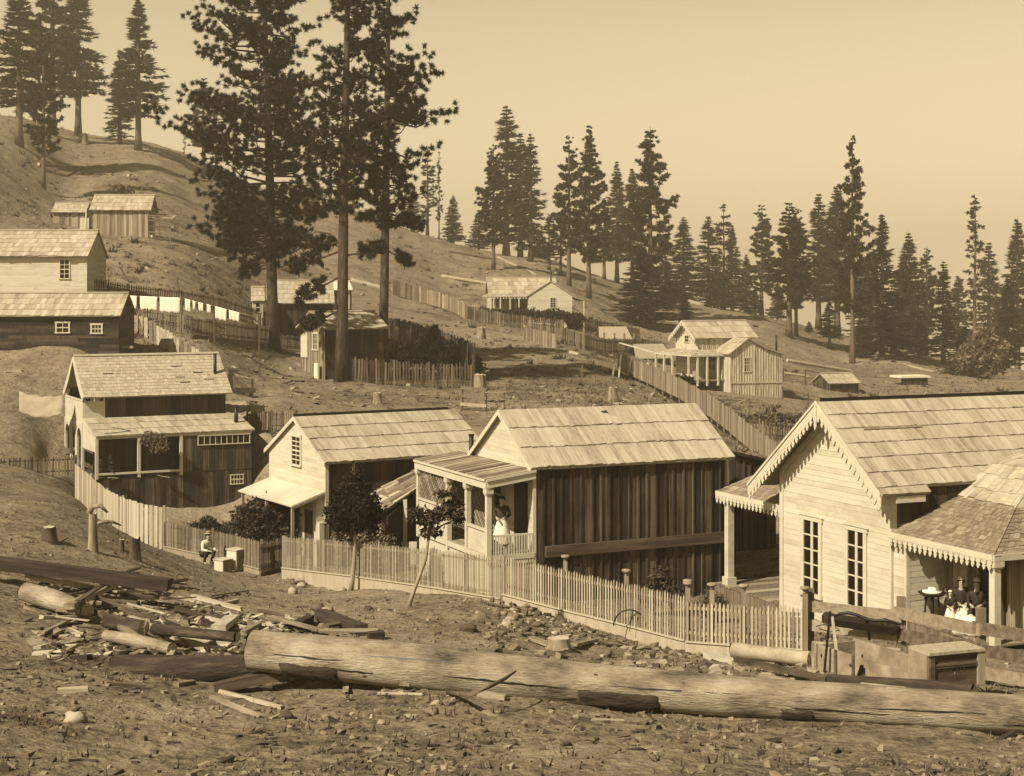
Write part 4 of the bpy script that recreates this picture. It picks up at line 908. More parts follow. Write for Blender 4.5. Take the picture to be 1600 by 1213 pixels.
# ================= fences =================
def fence(name, label, pts, h=1.1, pitch=.085, w=.045, t=.02, m=None, kind='picket', post_every=2.4, post_h=None, base=0.0, rails=(.22, .82), lean=0.0, hj=.03, group=None, postm=None, knob=False, pw=.1, posts=True, gaps=0.0, cat='fence', railw=.07, postback=.07, slack=True):
    m = m or M_picket; o = Vector(pts[0]); root = empty(name, o, 0, label, cat, group); pts = [Vector(p) - o for p in pts]
    pan = MB(); nseg = 0; postp = []; acc = 0
    for i in range(len(pts) - 1):
        a, b = pts[i], pts[i + 1]; hd = Vector((b.x - a.x, b.y - a.y, 0)); L = hd.length; hd.normalize(); nn = Vector((hd.y, -hd.x, 0))
        if nn.y > 0: nn = -nn
        n = max(1, int(L / pitch))
        for k in range(n):
            if gaps and random.random() < gaps: continue
            q = a.lerp(b, (k + .5) / n); hh = h + random.uniform(-hj, hj); ln = random.uniform(-lean, lean)
            ww = w * random.uniform(.85, 1.15) / 2; z0 = q.z + base + random.uniform(-.01, .01); z1 = q.z + base + hh
            tp = hd * (ln * hh); off = nn * random.uniform(0, .006)
            A, B = q - hd*ww + off, q + hd*ww + off
            if kind == 'picket':
                v = [(A.x, A.y, z0), (B.x, B.y, z0), (B.x + tp.x, B.y + tp.y, z1 - .06), ((A.x + B.x)/2 + tp.x, (A.y + B.y)/2 + tp.y, z1), (A.x + tp.x, A.y + tp.y, z1 - .06)]
                pan.poly([Vector(p) for p in v], nn, t)
            elif kind == 'board':
                pan.poly([Vector((A.x, A.y, z0)), Vector((B.x, B.y, z0)), Vector((B.x + tp.x, B.y + tp.y, z1 - random.uniform(0, .03))), Vector((A.x + tp.x, A.y + tp.y, z1))], nn, t)
        if kind != 'rail':
            for r in rails:
                mb = MB(); zz = Vector((0, 0, base + h * r)); mb.bar(a + zz - nn * (railw/2), b + zz - nn * (railw/2), .045, railw, va=.4); mb.build('rail', postm or m, root)
        else:
            for r in rails:
                k = 0; L3 = max(1, round(L / 4.5))
                for j in range(L3):
                    mb = MB(); q0, q1 = a.lerp(b, j / L3), a.lerp(b, (j + 1) / L3); zz = Vector((0, 0, base + h * r)); jj = Vector((0, 0, random.uniform(-.04, .04)))
                    mb.bar(q0 + zz + nn * .03 + jj - hd * .1, q1 + zz + nn * .03 - jj + hd * .1, .035, railw); mb.build('rail', m, root)
        if base > .03:
            mb = MB(); mb.bar(a + Vector((0, 0, base/2 - .25)) - nn*.0, b + Vector((0, 0, base/2 - .25)), .035, base + .47, va=.7); mb.bar(a + Vector((0, 0, base + .0)) + nn * .03, b + Vector((0, 0, base)) + nn * .03, .05, .035, va=.9); mb.build('base_board', postm or m, root)
        n = max(1, round(L / post_every))
        for k in range(n + (1 if i == len(pts) - 2 else 0)): postp.append((a.lerp(b, k / n), nn))
    if kind != 'rail': pan.build('picket_panel' if kind == 'picket' else 'board_panel', m, root)
    if posts:
        ph = post_h if post_h else base + h + .02
        for q, nn in postp:
            c = q - nn * postback; mb = MB(); hh = ph + random.uniform(-.03, .05)
            mb.box((c.x - pw/2, c.y - pw/2, c.z - .35), (c.x + pw/2, c.y + pw/2, c.z + hh), .3)
            p = mb.build('post', postm or m, root)
            if knob:
                mb = MB(); prof = [(.045, 0), (.035, .03), (.075, .08), (.115, .11), (.115, .135), (.09, .155), (0.02, .165)]
                mb.tube([(c.x, c.y, c.z + hh + z) for r, z in prof], [r for r, z in prof], 10, .6); mb.build('knob', M_board, p)
    return root
def ground_pts(uvY): return [P(*q) for q in uvY]
def gpts(uvs): return [gp(*q) for q in uvs]

fence('board_fence', 'tall pale vertical board fence curving down in front of the balcony house', ground_pts([(118,785,73),(140,804,70.5),(165,828,68),(190,843,66),(218,854,64.5),(255,861,64)]), h=1.78, pitch=.2, w=.185, t=.025, m=mat('pale_boards', .22, .60, (8, 8, .5), A=.6, fine=(24, 24, 2), B=.5, V=.7, mid=.44, bump=.2), kind='board', rails=(.2, .8), hj=.04, lean=.006)
fence('picket_fence', 'weathered picket fence stretch behind the crouching man and the stacked boxes', ground_pts([(256,862,64),(330,878,60),(406,899,56)]), h=1.0, base=.22, m=M_fmid, hj=.03, pitch=.1, w=.045, t=.014)
fence('picket_gate', 'darker set back picket gate between two light picket fences', ground_pts([(406,897,55.6),(440,889,57)]), h=1.05, base=.05, m=M_fdark, hj=.05, cat='gate', posts=False)
fence('picket_fence', 'pale picket fence running past the two saplings to the first knobbed post', ground_pts([(441,893,55),(555,907,50),(672,924,45.5),(782,943,41.3)]), h=1.1, base=.13, pitch=.1, w=.04, t=.014, m=M_picket, post_h=1.2, rails=(.12, .86), railw=.05)
fence('picket_fence', 'tall pale picket fence with knobbed posts and base board before the batten cabin', ground_pts([(786,945,41.3),(880,970,39.6),(975,994,37.9),(1071,1020,36)]), h=1.02, base=.28, pitch=.095, w=.045, t=.016, m=M_picket, knob=True, post_h=1.48, post_every=2.35)
fence('picket_fence', 'last short picket stretch with knobbed posts ending at the rail fence', ground_pts([(1072,1020,36),(1110,1023,35.6),(1160,1027,35.1),(1256,1034,34.3)]), h=.93, base=.26, pitch=.095, w=.045, t=.016, m=M_picket, knob=True, post_h=1.48, post_every=2.3)
fence('rail_fence', 'rough three board rail fence in front of the scalloped house', ground_pts([(1262,1036,34.6),(1404,1053,32.4),(1528,1080,30.2),(1640,1105,28.5)]), h=1.32, kind='rail', m=M_plankx, rails=(.30, .62, .93), railw=.24, post_every=2.0, post_h=1.6, pw=.16, postm=M_board)
# behind the houses
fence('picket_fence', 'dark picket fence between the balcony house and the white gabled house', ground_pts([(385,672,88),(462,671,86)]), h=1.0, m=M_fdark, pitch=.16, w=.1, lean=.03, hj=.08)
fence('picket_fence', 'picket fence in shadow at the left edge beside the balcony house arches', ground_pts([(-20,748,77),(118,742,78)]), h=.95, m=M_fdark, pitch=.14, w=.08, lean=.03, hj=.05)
fence('board_panel_fence', 'sloping fence of broad pale panels below the laundry yard', gpts([(209,518),(240,534),(275,556),(312,580)]), h=1.35, kind='board', pitch=.5, w=.49, m=M_plank, post_every=1.8, post_h=1.5, rails=(.2, .85), railw=.1, hj=.06)
fence('slat_gate', 'dark ladder like gate between the dark house and the panel fence', gpts([(186,527),(208,525)]), h=1.5, kind='rail', rails=(.15, .35, .55, .75, .95), railw=.12, m=M_fdark, post_every=1.4, cat='gate')
fence('picket_fence', 'upper dark picket fence behind the laundry line', gpts([(138,462),(200,472),(285,478),(345,487),(420,508)]), h=1.15, m=M_fdark, pitch=.19, w=.1, hj=.05, post_every=3)
fence('picket_fence', 'lower picket fence of the laundry yard ending at the left pine trunk', gpts([(213,518),(300,533),(370,540),(428,543)]), h=1.25, base=.3, m=M_fdark, pitch=.19, w=.1, hj=.07, post_every=3)
fence('picket_fence', 'short picket fence right of the left pine trunk', gpts([(432,545),(470,548)]), h=1.1, m=M_fdark, pitch=.19, w=.1, hj=.07)
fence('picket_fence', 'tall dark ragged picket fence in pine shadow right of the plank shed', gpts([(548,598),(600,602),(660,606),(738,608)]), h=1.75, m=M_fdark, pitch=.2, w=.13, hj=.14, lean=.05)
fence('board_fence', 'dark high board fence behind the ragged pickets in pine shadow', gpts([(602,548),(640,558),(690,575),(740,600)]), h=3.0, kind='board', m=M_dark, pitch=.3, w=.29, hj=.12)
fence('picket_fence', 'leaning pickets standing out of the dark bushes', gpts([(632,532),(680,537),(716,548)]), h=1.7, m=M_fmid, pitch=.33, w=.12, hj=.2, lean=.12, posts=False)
fence('picket_fence', 'low palings behind the roof of the plank shed', gpts([(571,505),(605,511),(634,514)]), h=1.1, m=M_fdark, pitch=.2, w=.1, hj=.06)
fence('board_fence', 'faded board fence running down the slope to the middle cottage', gpts([(614,464),(655,472),(700,484),(727,499)]), h=1.9, kind='board', m=M_fmid, pitch=.32, w=.3, hj=.1, post_every=5)
fence('picket_fence', 'dark palings enclosing the garden of the middle cottage', gpts([(728,500),(765,508),(820,517),(880,527)]), h=1.7, m=M_fdark, pitch=.26, w=.16, hj=.1)
fence('board_fence', 'short light board fence below the cottage garden', gpts([(818,531),(850,541),(868,545)]), h=1.5, kind='board', m=M_fmid, pitch=.28, w=.26, hj=.1, lean=.03)
fence('picket_fence', 'long dark fence with tall posts crossing below the tents', gpts([(878,540),(913,548),(945,553),(1005,557),(1040,562)]), h=1.7, m=M_fdark, pitch=.24, w=.15, hj=.08, post_h=2.3, pw=.2, postm=M_fmid, post_every=5.5)
fence('picket_fence', 'garden fence right of the middle cottage', gpts([(893,519),(945,524),(1000,534)]), h=1.5, m=M_fdark, pitch=.26, w=.15, hj=.1)
fence('board_fence', 'long board fence descending in front of the veranda house', ground_pts([(965,578,136),(1010,598,127),(1060,622,117),(1110,652,107),(1140,675,100),(1172,703,93),(1212,735,85)]), h=1.5, kind='board', m=M_fmid, pitch=.2, w=.18, hj=.07)
fence('picket_fence', 'faint palings in the yard between the veranda house and the scalloped gable', gpts([(1148,672),(1205,683),(1270,690)]), h=1.2, m=M_fdark, pitch=.22, w=.1, hj=.08)
fence('wire_fence', 'post and rail fence right of the streaky wing', gpts([(1222,622),(1262,632),(1300,640)]), h=1.3, kind='rail', m=M_fdark, rails=(.9,), railw=.1, post_every=3, pw=.12)
fence('rail_fence', 'post and rail fence behind the streaky wing up the slope', gpts([(1224,596),(1258,604),(1290,612)]), h=1.7, kind='rail', m=M_fdark, rails=(.5, .95), railw=.14, post_every=3.5, pw=.16)
fence('rail_fence', 'detached rail hurdle standing behind the porch cabin roof', gpts([(722,640),(758,642)]), h=1.5, kind='rail', m=M_board, rails=(.25, .6, .95), railw=.2, post_every=1.6, pw=.12, postm=M_fdark)
fence('rail_fence', 'thin rail fence joining the hurdle behind the porch cabin roof', gpts([(760,642),(788,641)]), h=1.3, kind='rail', m=M_board, rails=(.6, .95), railw=.1, post_every=1.3, pw=.09, postm=M_fdark)

# ================= logs, beams and timber =================
def tag1(o, label, cat, group=None): return tag(o, label, cat, group)
def log(name, label, pts, rads, m, n=18, group=None, endm=None, cat='log', wob=.05):
    o = Vector(pts[0]); root = empty(name, o, 0, label, cat, group); pts = [Vector(p) - o for p in pts]
    # finer sampling with gentle swelling
    P2, R2 = [], []
    seg = max(6, int((pts[-1] - pts[0]).length / .35))
    for i in range(seg + 1):
        t = i / seg * (len(pts) - 1); k = min(int(t), len(pts) - 2); f = t - k
        P2.append(pts[k].lerp(pts[k + 1], f)); R2.append((rads[k] * (1 - f) + rads[k + 1] * f) * (1 + .05 * mnoise.noise(Vector((i * .35, o.x, o.y)))))
    d = (pts[-1] - pts[0]).normalized()
    # the log is modelled along its own x axis so that bark and grain run lengthwise
    body = MB(); sd = Vector((0, 0, 1)).cross(d).normalized(); up = d.cross(sd)
    loc = lambda p: Vector((p.dot(d), p.dot(sd), p.dot(up)))
    vs = []; nn = n
    for i, p in enumerate(P2):
        q = loc(p)
        for k in range(nn):
            a = 2 * math.pi * k / nn; r = R2[i] * (1 + wob * mnoise.noise(Vector((q.x * 1.1, math.cos(a) * 1.4, math.sin(a) * 1.4 + o.x))) + wob * .5 * mnoise.noise(Vector((q.x * 5, math.cos(a) * 4, math.sin(a) * 4))))
            vs.append(q + Vector((0, math.cos(a) * r, math.sin(a) * r)))
    fs = [(i*nn+k, (i+1)*nn+k, (i+1)*nn+(k+1) % nn, i*nn+(k+1) % nn) for i in range(len(P2) - 1) for k in range(nn)]
    body.add(vs, fs, .5, 0, True)
    ob = body.build('trunk_wood', m, root); M3 = Vector((0, 0, 0))
    from mathutils import Matrix
    ob.rotation_euler = Matrix((d, sd, up)).transposed().to_euler()
    for e in (0, len(P2) - 1):
        mb = MB(); q = loc(P2[e]); sgn = -1 if e == 0 else 1
        ring = [vs[e*nn + k] + Vector((sgn * random.uniform(-.02, .05), 0, 0)) for k in range(nn)]
        mb.add([q + Vector((sgn * .02, 0, 0))] + ring, [(0, 1 + k, 1 + (k + 1) % nn) if sgn > 0 else (0, 1 + (k + 1) % nn, 1 + k) for k in range(nn)], .8)
        c = mb.build('cut_end', endm or M_plank, root); c.rotation_euler = ob.rotation_euler
    return root, ob, loc, P2, R2
def patch_on(root, ob, loc, P2, R2, t0, t1, a0, a1, name, m, thick=.02):
    "a slab of bark left on a peeled log, between angles a0..a1"
    mb = MB(); n = len(P2) - 1; S = 14; A = 8; vs = []
    for i in range(S + 1):
        t = (t0 + (t1 - t0) * i / S) * n; k = min(int(t), n - 1); p = P2[k].lerp(P2[k+1], t - k); r = R2[k]; q = loc(p)
        for j in range(A + 1):
            e = (.9 if 0 < i < S and 0 < j < A else 0)
            a = R(a0 + (a1 - a0) * j / A + random.uniform(-2, 2)); rr = r * 1.02 + thick * e + (0 if e else -.05)
            vs.append(q + Vector((random.uniform(-.02, .02), math.cos(a) * rr, math.sin(a) * rr)))
    mb.add(vs, [(i*(A+1)+j, (i+1)*(A+1)+j, (i+1)*(A+1)+j+1, i*(A+1)+j+1) for i in range(S) for j in range(A)], .4, 0, True)
    o = mb.build(name, m, root); o.rotation_euler = ob.rotation_euler; return o
big = log('felled_log', 'long peeled pale log lying across the foreground', [P(396,1016,23.6), P(600,1037,23), P(900,1068,22.2), P(1200,1092,21.5), P(1500,1111,20.8), P(1700,1122,20.2)], [.30, .335, .31, .275, .25, .24], M_peeled, 26)
patch_on(*big, .405, .495, 175, 262, 'bark_slab', M_bark, .03)
patch_on(*big, .05, .145, 185, 268, 'bark_slab', M_bark, .03)
patch_on(*big, .615, .652, 185, 262, 'knot_scar', M_bark, .02)
def crack(root, ob, loc, P2, R2, t0, t1, a0, w=.012):
    mb = MB(); n = len(P2) - 1; S = 16; vs = []; fs = []; a = a0
    for i in range(S + 1):
        t = (t0 + (t1 - t0) * i / S) * n; k = min(int(t), n - 1); q = loc(P2[k].lerp(P2[k+1], t - k)); r = R2[k] * 1.012; a += random.uniform(-1.6, 1.6); h = w * math.sin(math.pi * min(.98, max(.02, i / S))) ** .6 * random.uniform(.5, 1.3) / r
        for s_ in (-1, 1): b_ = R(a) + s_ * h; vs.append(q + Vector((0, math.cos(b_) * r, math.sin(b_) * r)))
    mb.add(vs, [(2*i, 2*i+1, 2*i+3, 2*i+2) for i in range(S)], .4); o = mb.build('crack', M_black, root); o.rotation_euler = ob.rotation_euler
for t0_, t1_, a_ in ((.04, .16, 170), (.10, .24, 196), (.27, .40, 182), (.36, .47, 214), (.44, .58, 165), (.60, .73, 190), (.70, .86, 172), (.80, .95, 205), (.18, .29, 150)): crack(*big, t0_, t1_, a_)
for t_, a_ in ((.33, 152), (.44, 138), (.66, 148), (.20, 205), (.79, 128), (.52, 140)):
    r_, ob_, loc_, P2_, R2_ = big; n_q = len(P2_) - 1; q = loc_(P2_[int(t_ * n_q)]); rr = R2_[int(t_ * n_q)]
    mb = MB(); mb.blob(q + Vector((0, math.cos(R(a_)) * rr * .97, math.sin(R(a_)) * rr * .97)), (.05, .014, .014), int(t_*50), .4, va=.2); k_ = mb.build('knot', M_bark, r_); k_.rotation_euler = ob_.rotation_euler
log('bark_log', 'short dark bark covered log at the left of the long peeled log', [P(180,1045,24.8), P(330,1046,24.4), P(455,1036,24.2)], [.22, .215, .17], M_bark, 20)
log('bark_log', 'flat dark bark covered log in front of the old wooden chest', [P(1296,1066,25.4), P(1420,1076,24.6), P(1522,1085,24)], [.13, .15, .16], M_bark, 14)
log('short_log', 'short squared pale log at the foot of the knobbed picket fence', [P(1146,1016,33.6), P(1266,1030,32.6)], [.17, .16], M_plank, 10)
log('half_log', 'split pale log butt lying behind the right end of the peeled log', [P(1345,1082,23), P(1415,1086,22.8)], [.15, .12], M_plank, 12)
PILE = 'timber offcuts piled at the left'
log('weathered_log', 'thick bleached log at the left edge of the timber pile', [P(40,925,30.5), P(85,938,30), P(135,955,29.5)], [.19, .2, .16], M_peeled, 14)
log('weathered_log', 'bleached log with a crooked butt below the timber pile', [P(165,993,27.5), P(215,1002,27), P(268,1014,26.5)], [.10, .12, .10], M_peeled, 12)
log('weathered_log', 'dark grey log lying across the middle of the timber pile', [P(168,970,28.6), P(225,981,28)], [.14, .13], M_bark, 12)
log('weathered_log', 'low log half hidden between the pile and the peeled log', [P(240,983,28), P(370,996,27)], [.10, .09], M_bark, 10)
def bar_thing(name, label, a, b, w, t, m, cat, group=None, up=(0, 0, 1)):
    a, b = Vector(a), Vector(b); mb = MB(); L = (b - a).length; n = max(2, int(L / .5))
    mb.bar((0, 0, 0), (L, 0, 0), w, t, va=random.random())
    # chamfer-free but twisted slightly: shift vertices a little
    for i, v in enumerate(mb.v): mb.v[i] = (v[0] + random.uniform(-.03, .03) * min(1, L), v[1] * random.uniform(.85, 1.1), v[2] * random.uniform(.85, 1.15))
    o = mb.build(name, m); d = (b - a).normalized(); u = Vector(up); sd = d.cross(u).normalized(); uu = sd.cross(d)
    from mathutils import Matrix
    o.rotation_euler = Matrix((d, -sd, uu)).transposed().to_euler(); o.location = a
    return tag(o, label, cat, group)
def rest(u, v, lift=.05): p = gp(u, v); p.z += lift; return p
MBM = mat('dark_beam', .02, .14, (.8, 9, 9), A=.8, fine=(2, 30, 30), B=.4, V=.2, mid=.06, bump=.3)
MPX = mat('split_timber', .16, .60, (.9, 9, 9), A=.7, fine=(3, 34, 34), B=.5, V=.7, mid=.38, bump=.4)
MPD = mat('split_timber_dark', .05, .34, (.9, 9, 9), A=.7, fine=(3, 34, 34), B=.5, V=.7, mid=.16, bump=.4)
bar_thing('long_beam', 'long dark squared beam lying across the ground behind the timber pile', P(-30,878,33.5) , P(265,914,33), .3, .26, MBM, 'beam')
bar_thing('squared_beam', 'dark squared beam at the back of the small timber heap behind the peeled log', rest(500,972,.12), rest(565,992,.1), .26, .2, MBM, 'beam')
bar_thing('squared_beam', 'dark short beam crossing under the small timber heap', rest(462,985,.1), rest(484,975,.1), .2, .16, MBM, 'beam')
bar_thing('curved_board', 'long thin pale board topping the small timber heap', rest(422,980,.22), rest(500,993,.14), .14, .05, MPX, 'board')
bar_thing('curved_board', 'thin pale board continuing right over the small timber heap', rest(498,997,.16), rest(592,992,.1), .13, .05, MPX, 'board')
bar_thing('broken_block', 'square broken block beside the small timber heap', rest(576,1001,.08), rest(600,999,.08), .18, .16, MBM, 'block')
bar_thing('short_plank', 'stubby pale plank at the centre of the small timber heap', rest(508,990,.12), rest(536,984,.12), .18, .06, MPD, 'plank')
bar_thing('short_plank', 'dark thin slat left of the small timber heap', rest(405,956,.04), rest(442,962,.04), .1, .06, MPD, 'plank')
bar_thing('long_rail', 'long thin dark rail lying from the picket corner towards the chest', P(1150,1030,31), P(1312,1066,26), .10, .10, MPD, 'rail')
bar_thing('leaning_plank', 'thick split plank leaning from the bark log over the ground', rest(335,1080,.05), P(452,1050,23.6), .22, .14, MPD, 'plank')
bar_thing('pole', 'slender pale pole on the ground below the leaning plank', rest(330,1090,.03), rest(402,1120,.03), .06, .05, MPX, 'pole')
bar_thing('pole', 'slender pale pole reaching right from the leaning plank', rest(343,1082,.03), rest(440,1104,.03), .06, .05, MPX, 'pole')
for (a, b, c, d, w, lf, m_, lb) in (
    (40,917,150,930,.14,.24,MPX,'long pale rail on top of the timber pile at the left edge'),
    (107,978,178,928,.20,.30,MPX,'broad pale board propped diagonally on the timber pile'),
    (122,974,170,925,.10,.36,MPD,'narrow slat beside the diagonal board of the timber pile'),
    (92,905,130,912,.14,.12,MPD,'split billet at the back left of the timber pile'),
    (96,915,140,920,.12,.14,MPX,'pale billet below the back left billet'),
    (148,922,176,917,.12,.25,MPX,'short pale stick end beside the diagonal board'),
    (172,918,216,912,.10,.3,MPD,'dark stick slanting on top of the timber pile'),
    (190,930,222,925,.14,.28,MPX,'pale stub in the middle of the timber pile top'),
    (218,920,262,930,.16,.18,MPX,'pale split rail at the right shoulder of the timber pile'),
    (206,924,272,938,.10,.2,MPD,'dark rail under the right shoulder of the timber pile'),
    (160,933,240,943,.14,.16,MPD,'dark plank crossing the pile below its right shoulder'),
    (300,936,378,955,.12,.06,MPX,'pale straight rail on the ground right of the timber pile'),
    (306,944,372,958,.10,.03,MPD,'dark rail just below the pale straight rail'),
    (405,952,452,963,.10,.04,MPD,'short dark rail behind the small timber heap'),
    (65,979,118,978,.12,.12,MPX,'flat board end low at the left edge of the timber pile'),
    (66,998,110,978,.09,.1,MPX,'curved pale branch under the timber pile'),
    (60,990,100,984,.08,.05,MPD,'thin dark branch beneath the timber pile'),
    (212,1002,240,1024,.16,.08,MPX,'broad pale chip board standing out of the crooked log'),
    (262,1004,325,1020,.16,.10,MPX,'split pale slab between the crooked log and the bark log'),
    (300,998,360,1006,.12,.10,MPX,'light slab behind the bark log'),
    (342,995,362,975,.28,.14,MPX,'short upright tilted board in the middle scrap'),
    (312,985,345,987,.18,.14,MPD,'dark block behind the tilted board'),
    (310,1008,362,1014,.16,.08,MPX,'pale billet directly above the bark log'),
    (380,1000,405,985,.12,.12,MPD,'dark stick at the left end of the peeled log'),
    (180,1034,226,1020,.1,.1,MPD,'loose bark strip behind the bark log'),
    (165,1068,226,1071,.09,.04,MPD,'thin curved stick in front of the bark log'),
    (275,1070,303,1067,.1,.04,MPX,'white splinter at the foot of the bark log'),
    (90,1085,138,1088,.12,.03,MPX,'flat pale shingle lying left of the bark log'),
    (80,1057,104,1061,.05,.03,MPD,'short thin stick near the left edge'),
    (455,1072,535,1067,.12,.08,MPX,'board scrap in the dark gap under the peeled log'),
    (540,1088,542,1064,.08,.06,MPX,'upright peg under the peeled log'),
    (632,1087,648,1075,.14,.1,MPD,'small cube of wood at the foot of the peeled log'),
    (590,1091,660,1093,.05,.03,MPX,'thin pale stick in front of the peeled log'),
    (747,1094,790,1096,.16,.03,MPX,'flat pale slab beside the crooked stick'),
    (700,1107,722,1100,.04,.02,MPD,'small twig near the white stone'),
    (632,1120,652,1121,.08,.03,MPX,'little pale lath in the bottom foreground'),
    (925,1122,975,1124,.04,.02,MPX,'thin lath in the bottom centre foreground'),
    (830,1003,885,1017,.12,.06,MPX,'round pale pole beside the stump block above the peeled log'),
    (897,1014,930,1006,.14,.08,MPX,'tilted pale board chunk right of the stump block'),
    (812,997,870,998,.06,.04,MPD,'dark lath behind the stump block'),
    (930,1010,1015,1013,.08,.03,MPX,'long pale lath near the fence foot'),
    (1000,1033,1040,1040,.05,.03,MPD,'dark lath in the gravel above the peeled log'),
    (1105,1030,1150,1040,.22,.05,MPX,'broad pale chip near the fence corner'),
    (652,946,742,948,.06,.03,MPD,'long low stick behind the leaning sapling'),
    (1190,1062,1240,1070,.1,.04,MPX,'bleached splinter right of the centre behind the peeled log')):
    bar_thing('timber_piece' if abs(c - a) > 40 else 'wood_scrap', lb, rest(a, b, lf), rest(c, d, lf * .8), w, w * random.uniform(.35, .7), m_, 'timber', PILE if a < 265 and b < 1010 else None)
random.seed(77)
for i in range(34):
    u = random.uniform(75, 330); v = random.uniform(908, 985); ln = random.uniform(22, 75); sl = random.uniform(-.35, .55); hh = random.uniform(.04, .28) * (1 if u < 260 else .5)
    w = random.uniform(.05, .13); bar_thing('split_stick', 'one of the long split sticks tangled through the timber pile', rest(u, v, hh), rest(u + ln, v + ln * sl, random.uniform(.03, hh + .05)), w, w * random.uniform(.4, .8), MPX if random.random() < .5 else MPD, 'stick', 'split sticks tangled in the timber pile')
# crooked stick leaning on the log
mb = MB(); a = rest(700,1090,.03); pts_ = [a, P(735,1085,20.4), P(765,1073,20.5), P(790,1060,21), P(806,1049,21.6)]
mb.tube([p - a for p in pts_], [.035, .04, .03, .025, .012], 7, .3); o = mb.build('crooked_stick', MPD, loc=a); tag(o, 'crooked stick leaning on the front of the peeled log', 'stick')
# hoop by the fence
mb = MB(); c = P(985,968,37.3); rr = .45; pts_ = []
for i in range(13): a_ = math.pi * (.02 + .98 * i / 12); pts_.append((math.cos(a_) * rr * .85, .02 * i, math.sin(a_) * rr * .9 - .2))
mb.tube(pts_, [.018] * 13, 6, .2); mb.tube([(.05, 0, .2), (-.02, .05, -.3)], [.012, .01], 5, .2); o = mb.build('bent_hoop', M_black, loc=c); tag(o, 'thin dark hoop leaning against the knobbed picket fence', 'hoop')
# small stump block in the rubble
def stump(label, base, h, r, m=M_plank, broken=.12, flare=1.35, n=14, name='tree_stump', loc_m=None, shape=None):
    root = empty(name, base, random.random(), label, 'stump'); mb = MB(); prof = [(0, flare), (.12, 1.12), (.45, .98), (.85, .92), (1, .9)]; vs = []; sd = random.random() * 50
    for z, k in prof:
        for i in range(n):
            a = 2 * math.pi * i / n; nz = mnoise.noise(Vector((math.cos(a) * 1.2 + sd, math.sin(a) * 1.2, z * .6))); nz2 = mnoise.noise(Vector((math.cos(a) * 3 + sd, math.sin(a) * 3, 0)))
            rr = r * k * (1 + .25 * nz + (.25 * nz2 if z < .1 else .08 * nz2)); zz = z * h * (1 + (broken * nz2 if z > .8 else 0)) - (.25 if z == 0 else 0)
            vs.append((math.cos(a) * rr, math.sin(a) * rr, zz))
    fs = [(j*n+i, j*n+(i+1) % n, (j+1)*n+(i+1) % n, (j+1)*n+i) for j in range(len(prof) - 1) for i in range(n)]
    mb.add(vs, fs, .5, 0, True); mb.build('stump_wood', m, root)
    t = MB(); ring = vs[-n:]; t.add([(0, 0, h * .93)] + ring, [(0, 1 + i, 1 + (i + 1) % n) for i in range(n)], .8); t.build('cut_face', M_plank, root)
    return root
MST = mat('stump_wood', .08, .46, (7, 7, 1.2), A=.9, fine=(20, 20, 3), B=.5, V=.1, mid=.26, bump=.6)
MSD = mat('stump_wood_dark', .03, .24, (7, 7, 1.2), A=.9, fine=(20, 20, 3), B=.5, V=.1, mid=.10, bump=.6)
for u, v, h, r, m_, lb in ((590,628,.75,.30,MST,'pale sawn stump on the bare ground below the plank shed'), (752,528,1.2,.48,MST,'stump with a dark side on the slope below the middle cottage'), (750,610,1.15,.45,MST,'large pale stump at the right end of the ragged picket fence'),
    (958,624,.95,.33,MST,'jagged two pronged stump behind the batten cabin roof'), (145,862,1.0,.12,MST,'tall burnt looking stump left of the curved board fence'), (211,874,.6,.15,MSD,'short charred stump below the curved board fence'),
    (76,848,.4,.2,MSD,'dark low stump at the left edge'), (872,1013,.24,.22,MST,'small light stump block above the middle of the peeled log'), (190,862,.3,.08,MSD,'small dark snag behind the short charred stump'),
    (130,226,1.6,.8,MST,'pale stump near the ridge below the left tall pines'), (738,372,1.8,.7,MST,'stump on the ridge right of the lone slim fir')):
    stump(lb, gp(u, v), h, r, m_)
# crook on the tall stump
b_ = gp(145,862); mb = MB(); mb.tube([(0, 0, 0), (.1, 0, .18), (.32, -.02, .2), (.5, -.03, .02)], [.09, .08, .06, .03], 8, .4); o = mb.build('root_snag', MST, loc=(b_.x - .1, b_.y, b_.z + 1.0)); tag(o, 'crooked root lying on top of the tall burnt looking stump', 'root')
mb = MB(); mb.tube([(0, 0, 0), (.2, .15, .05), (.45, .25, .03), (.7, .35, -.1)], [.04, .07, .05, .02], 8, .6); b_ = gp(150,822); o = mb.build('root_snag', MST, loc=b_ + Vector((0, 0, .02))); tag(o, 'pale root snag lying against the foot of the curved board fence', 'root')
# two white posts and lone posts
for u, v, h, lb in ((957,588,1.9,'left one of two leaning white posts in the shaded paddock'), (966,590,1.9,'right one of two leaning white posts in the shaded paddock'), (907,595,1.3,'thin lone stake in the shaded paddock'), (724,566,1.0,'short pale stake in the pine shadow'), (817,530,1.5,'pale post at the start of the light board fence'), (1012,640,1.0,'low dark stake behind the batten cabin ridge')):
    p = gp(u, v); mb = MB(); k = .12; mb.bar((0, 0, -.3), (k * h, 0, h), .13, .13, (0, 1, 0)); o = mb.build('stake', M_oldwhite if 'white' in lb or 'pale' in lb else M_fdark, loc=p); tag(o, lb, 'post')

# poles on the slope
for u0, v0, u1, v1, lb, w in ((188,418,204,442,'dark leaning pole on the slope above the laundry',.12), (276,434,281,458,'thin dark stake above the laundry line',.12)):
    a, b = gp(u1, v1), P(u0, v0, gp(u1, v1).y); mb = MB(); mb.bar((0, 0, -.2), b - a, w, w, (0, 1, 0)); o = mb.build('pole', M_fdark, loc=a); tag(o, lb, 'pole')
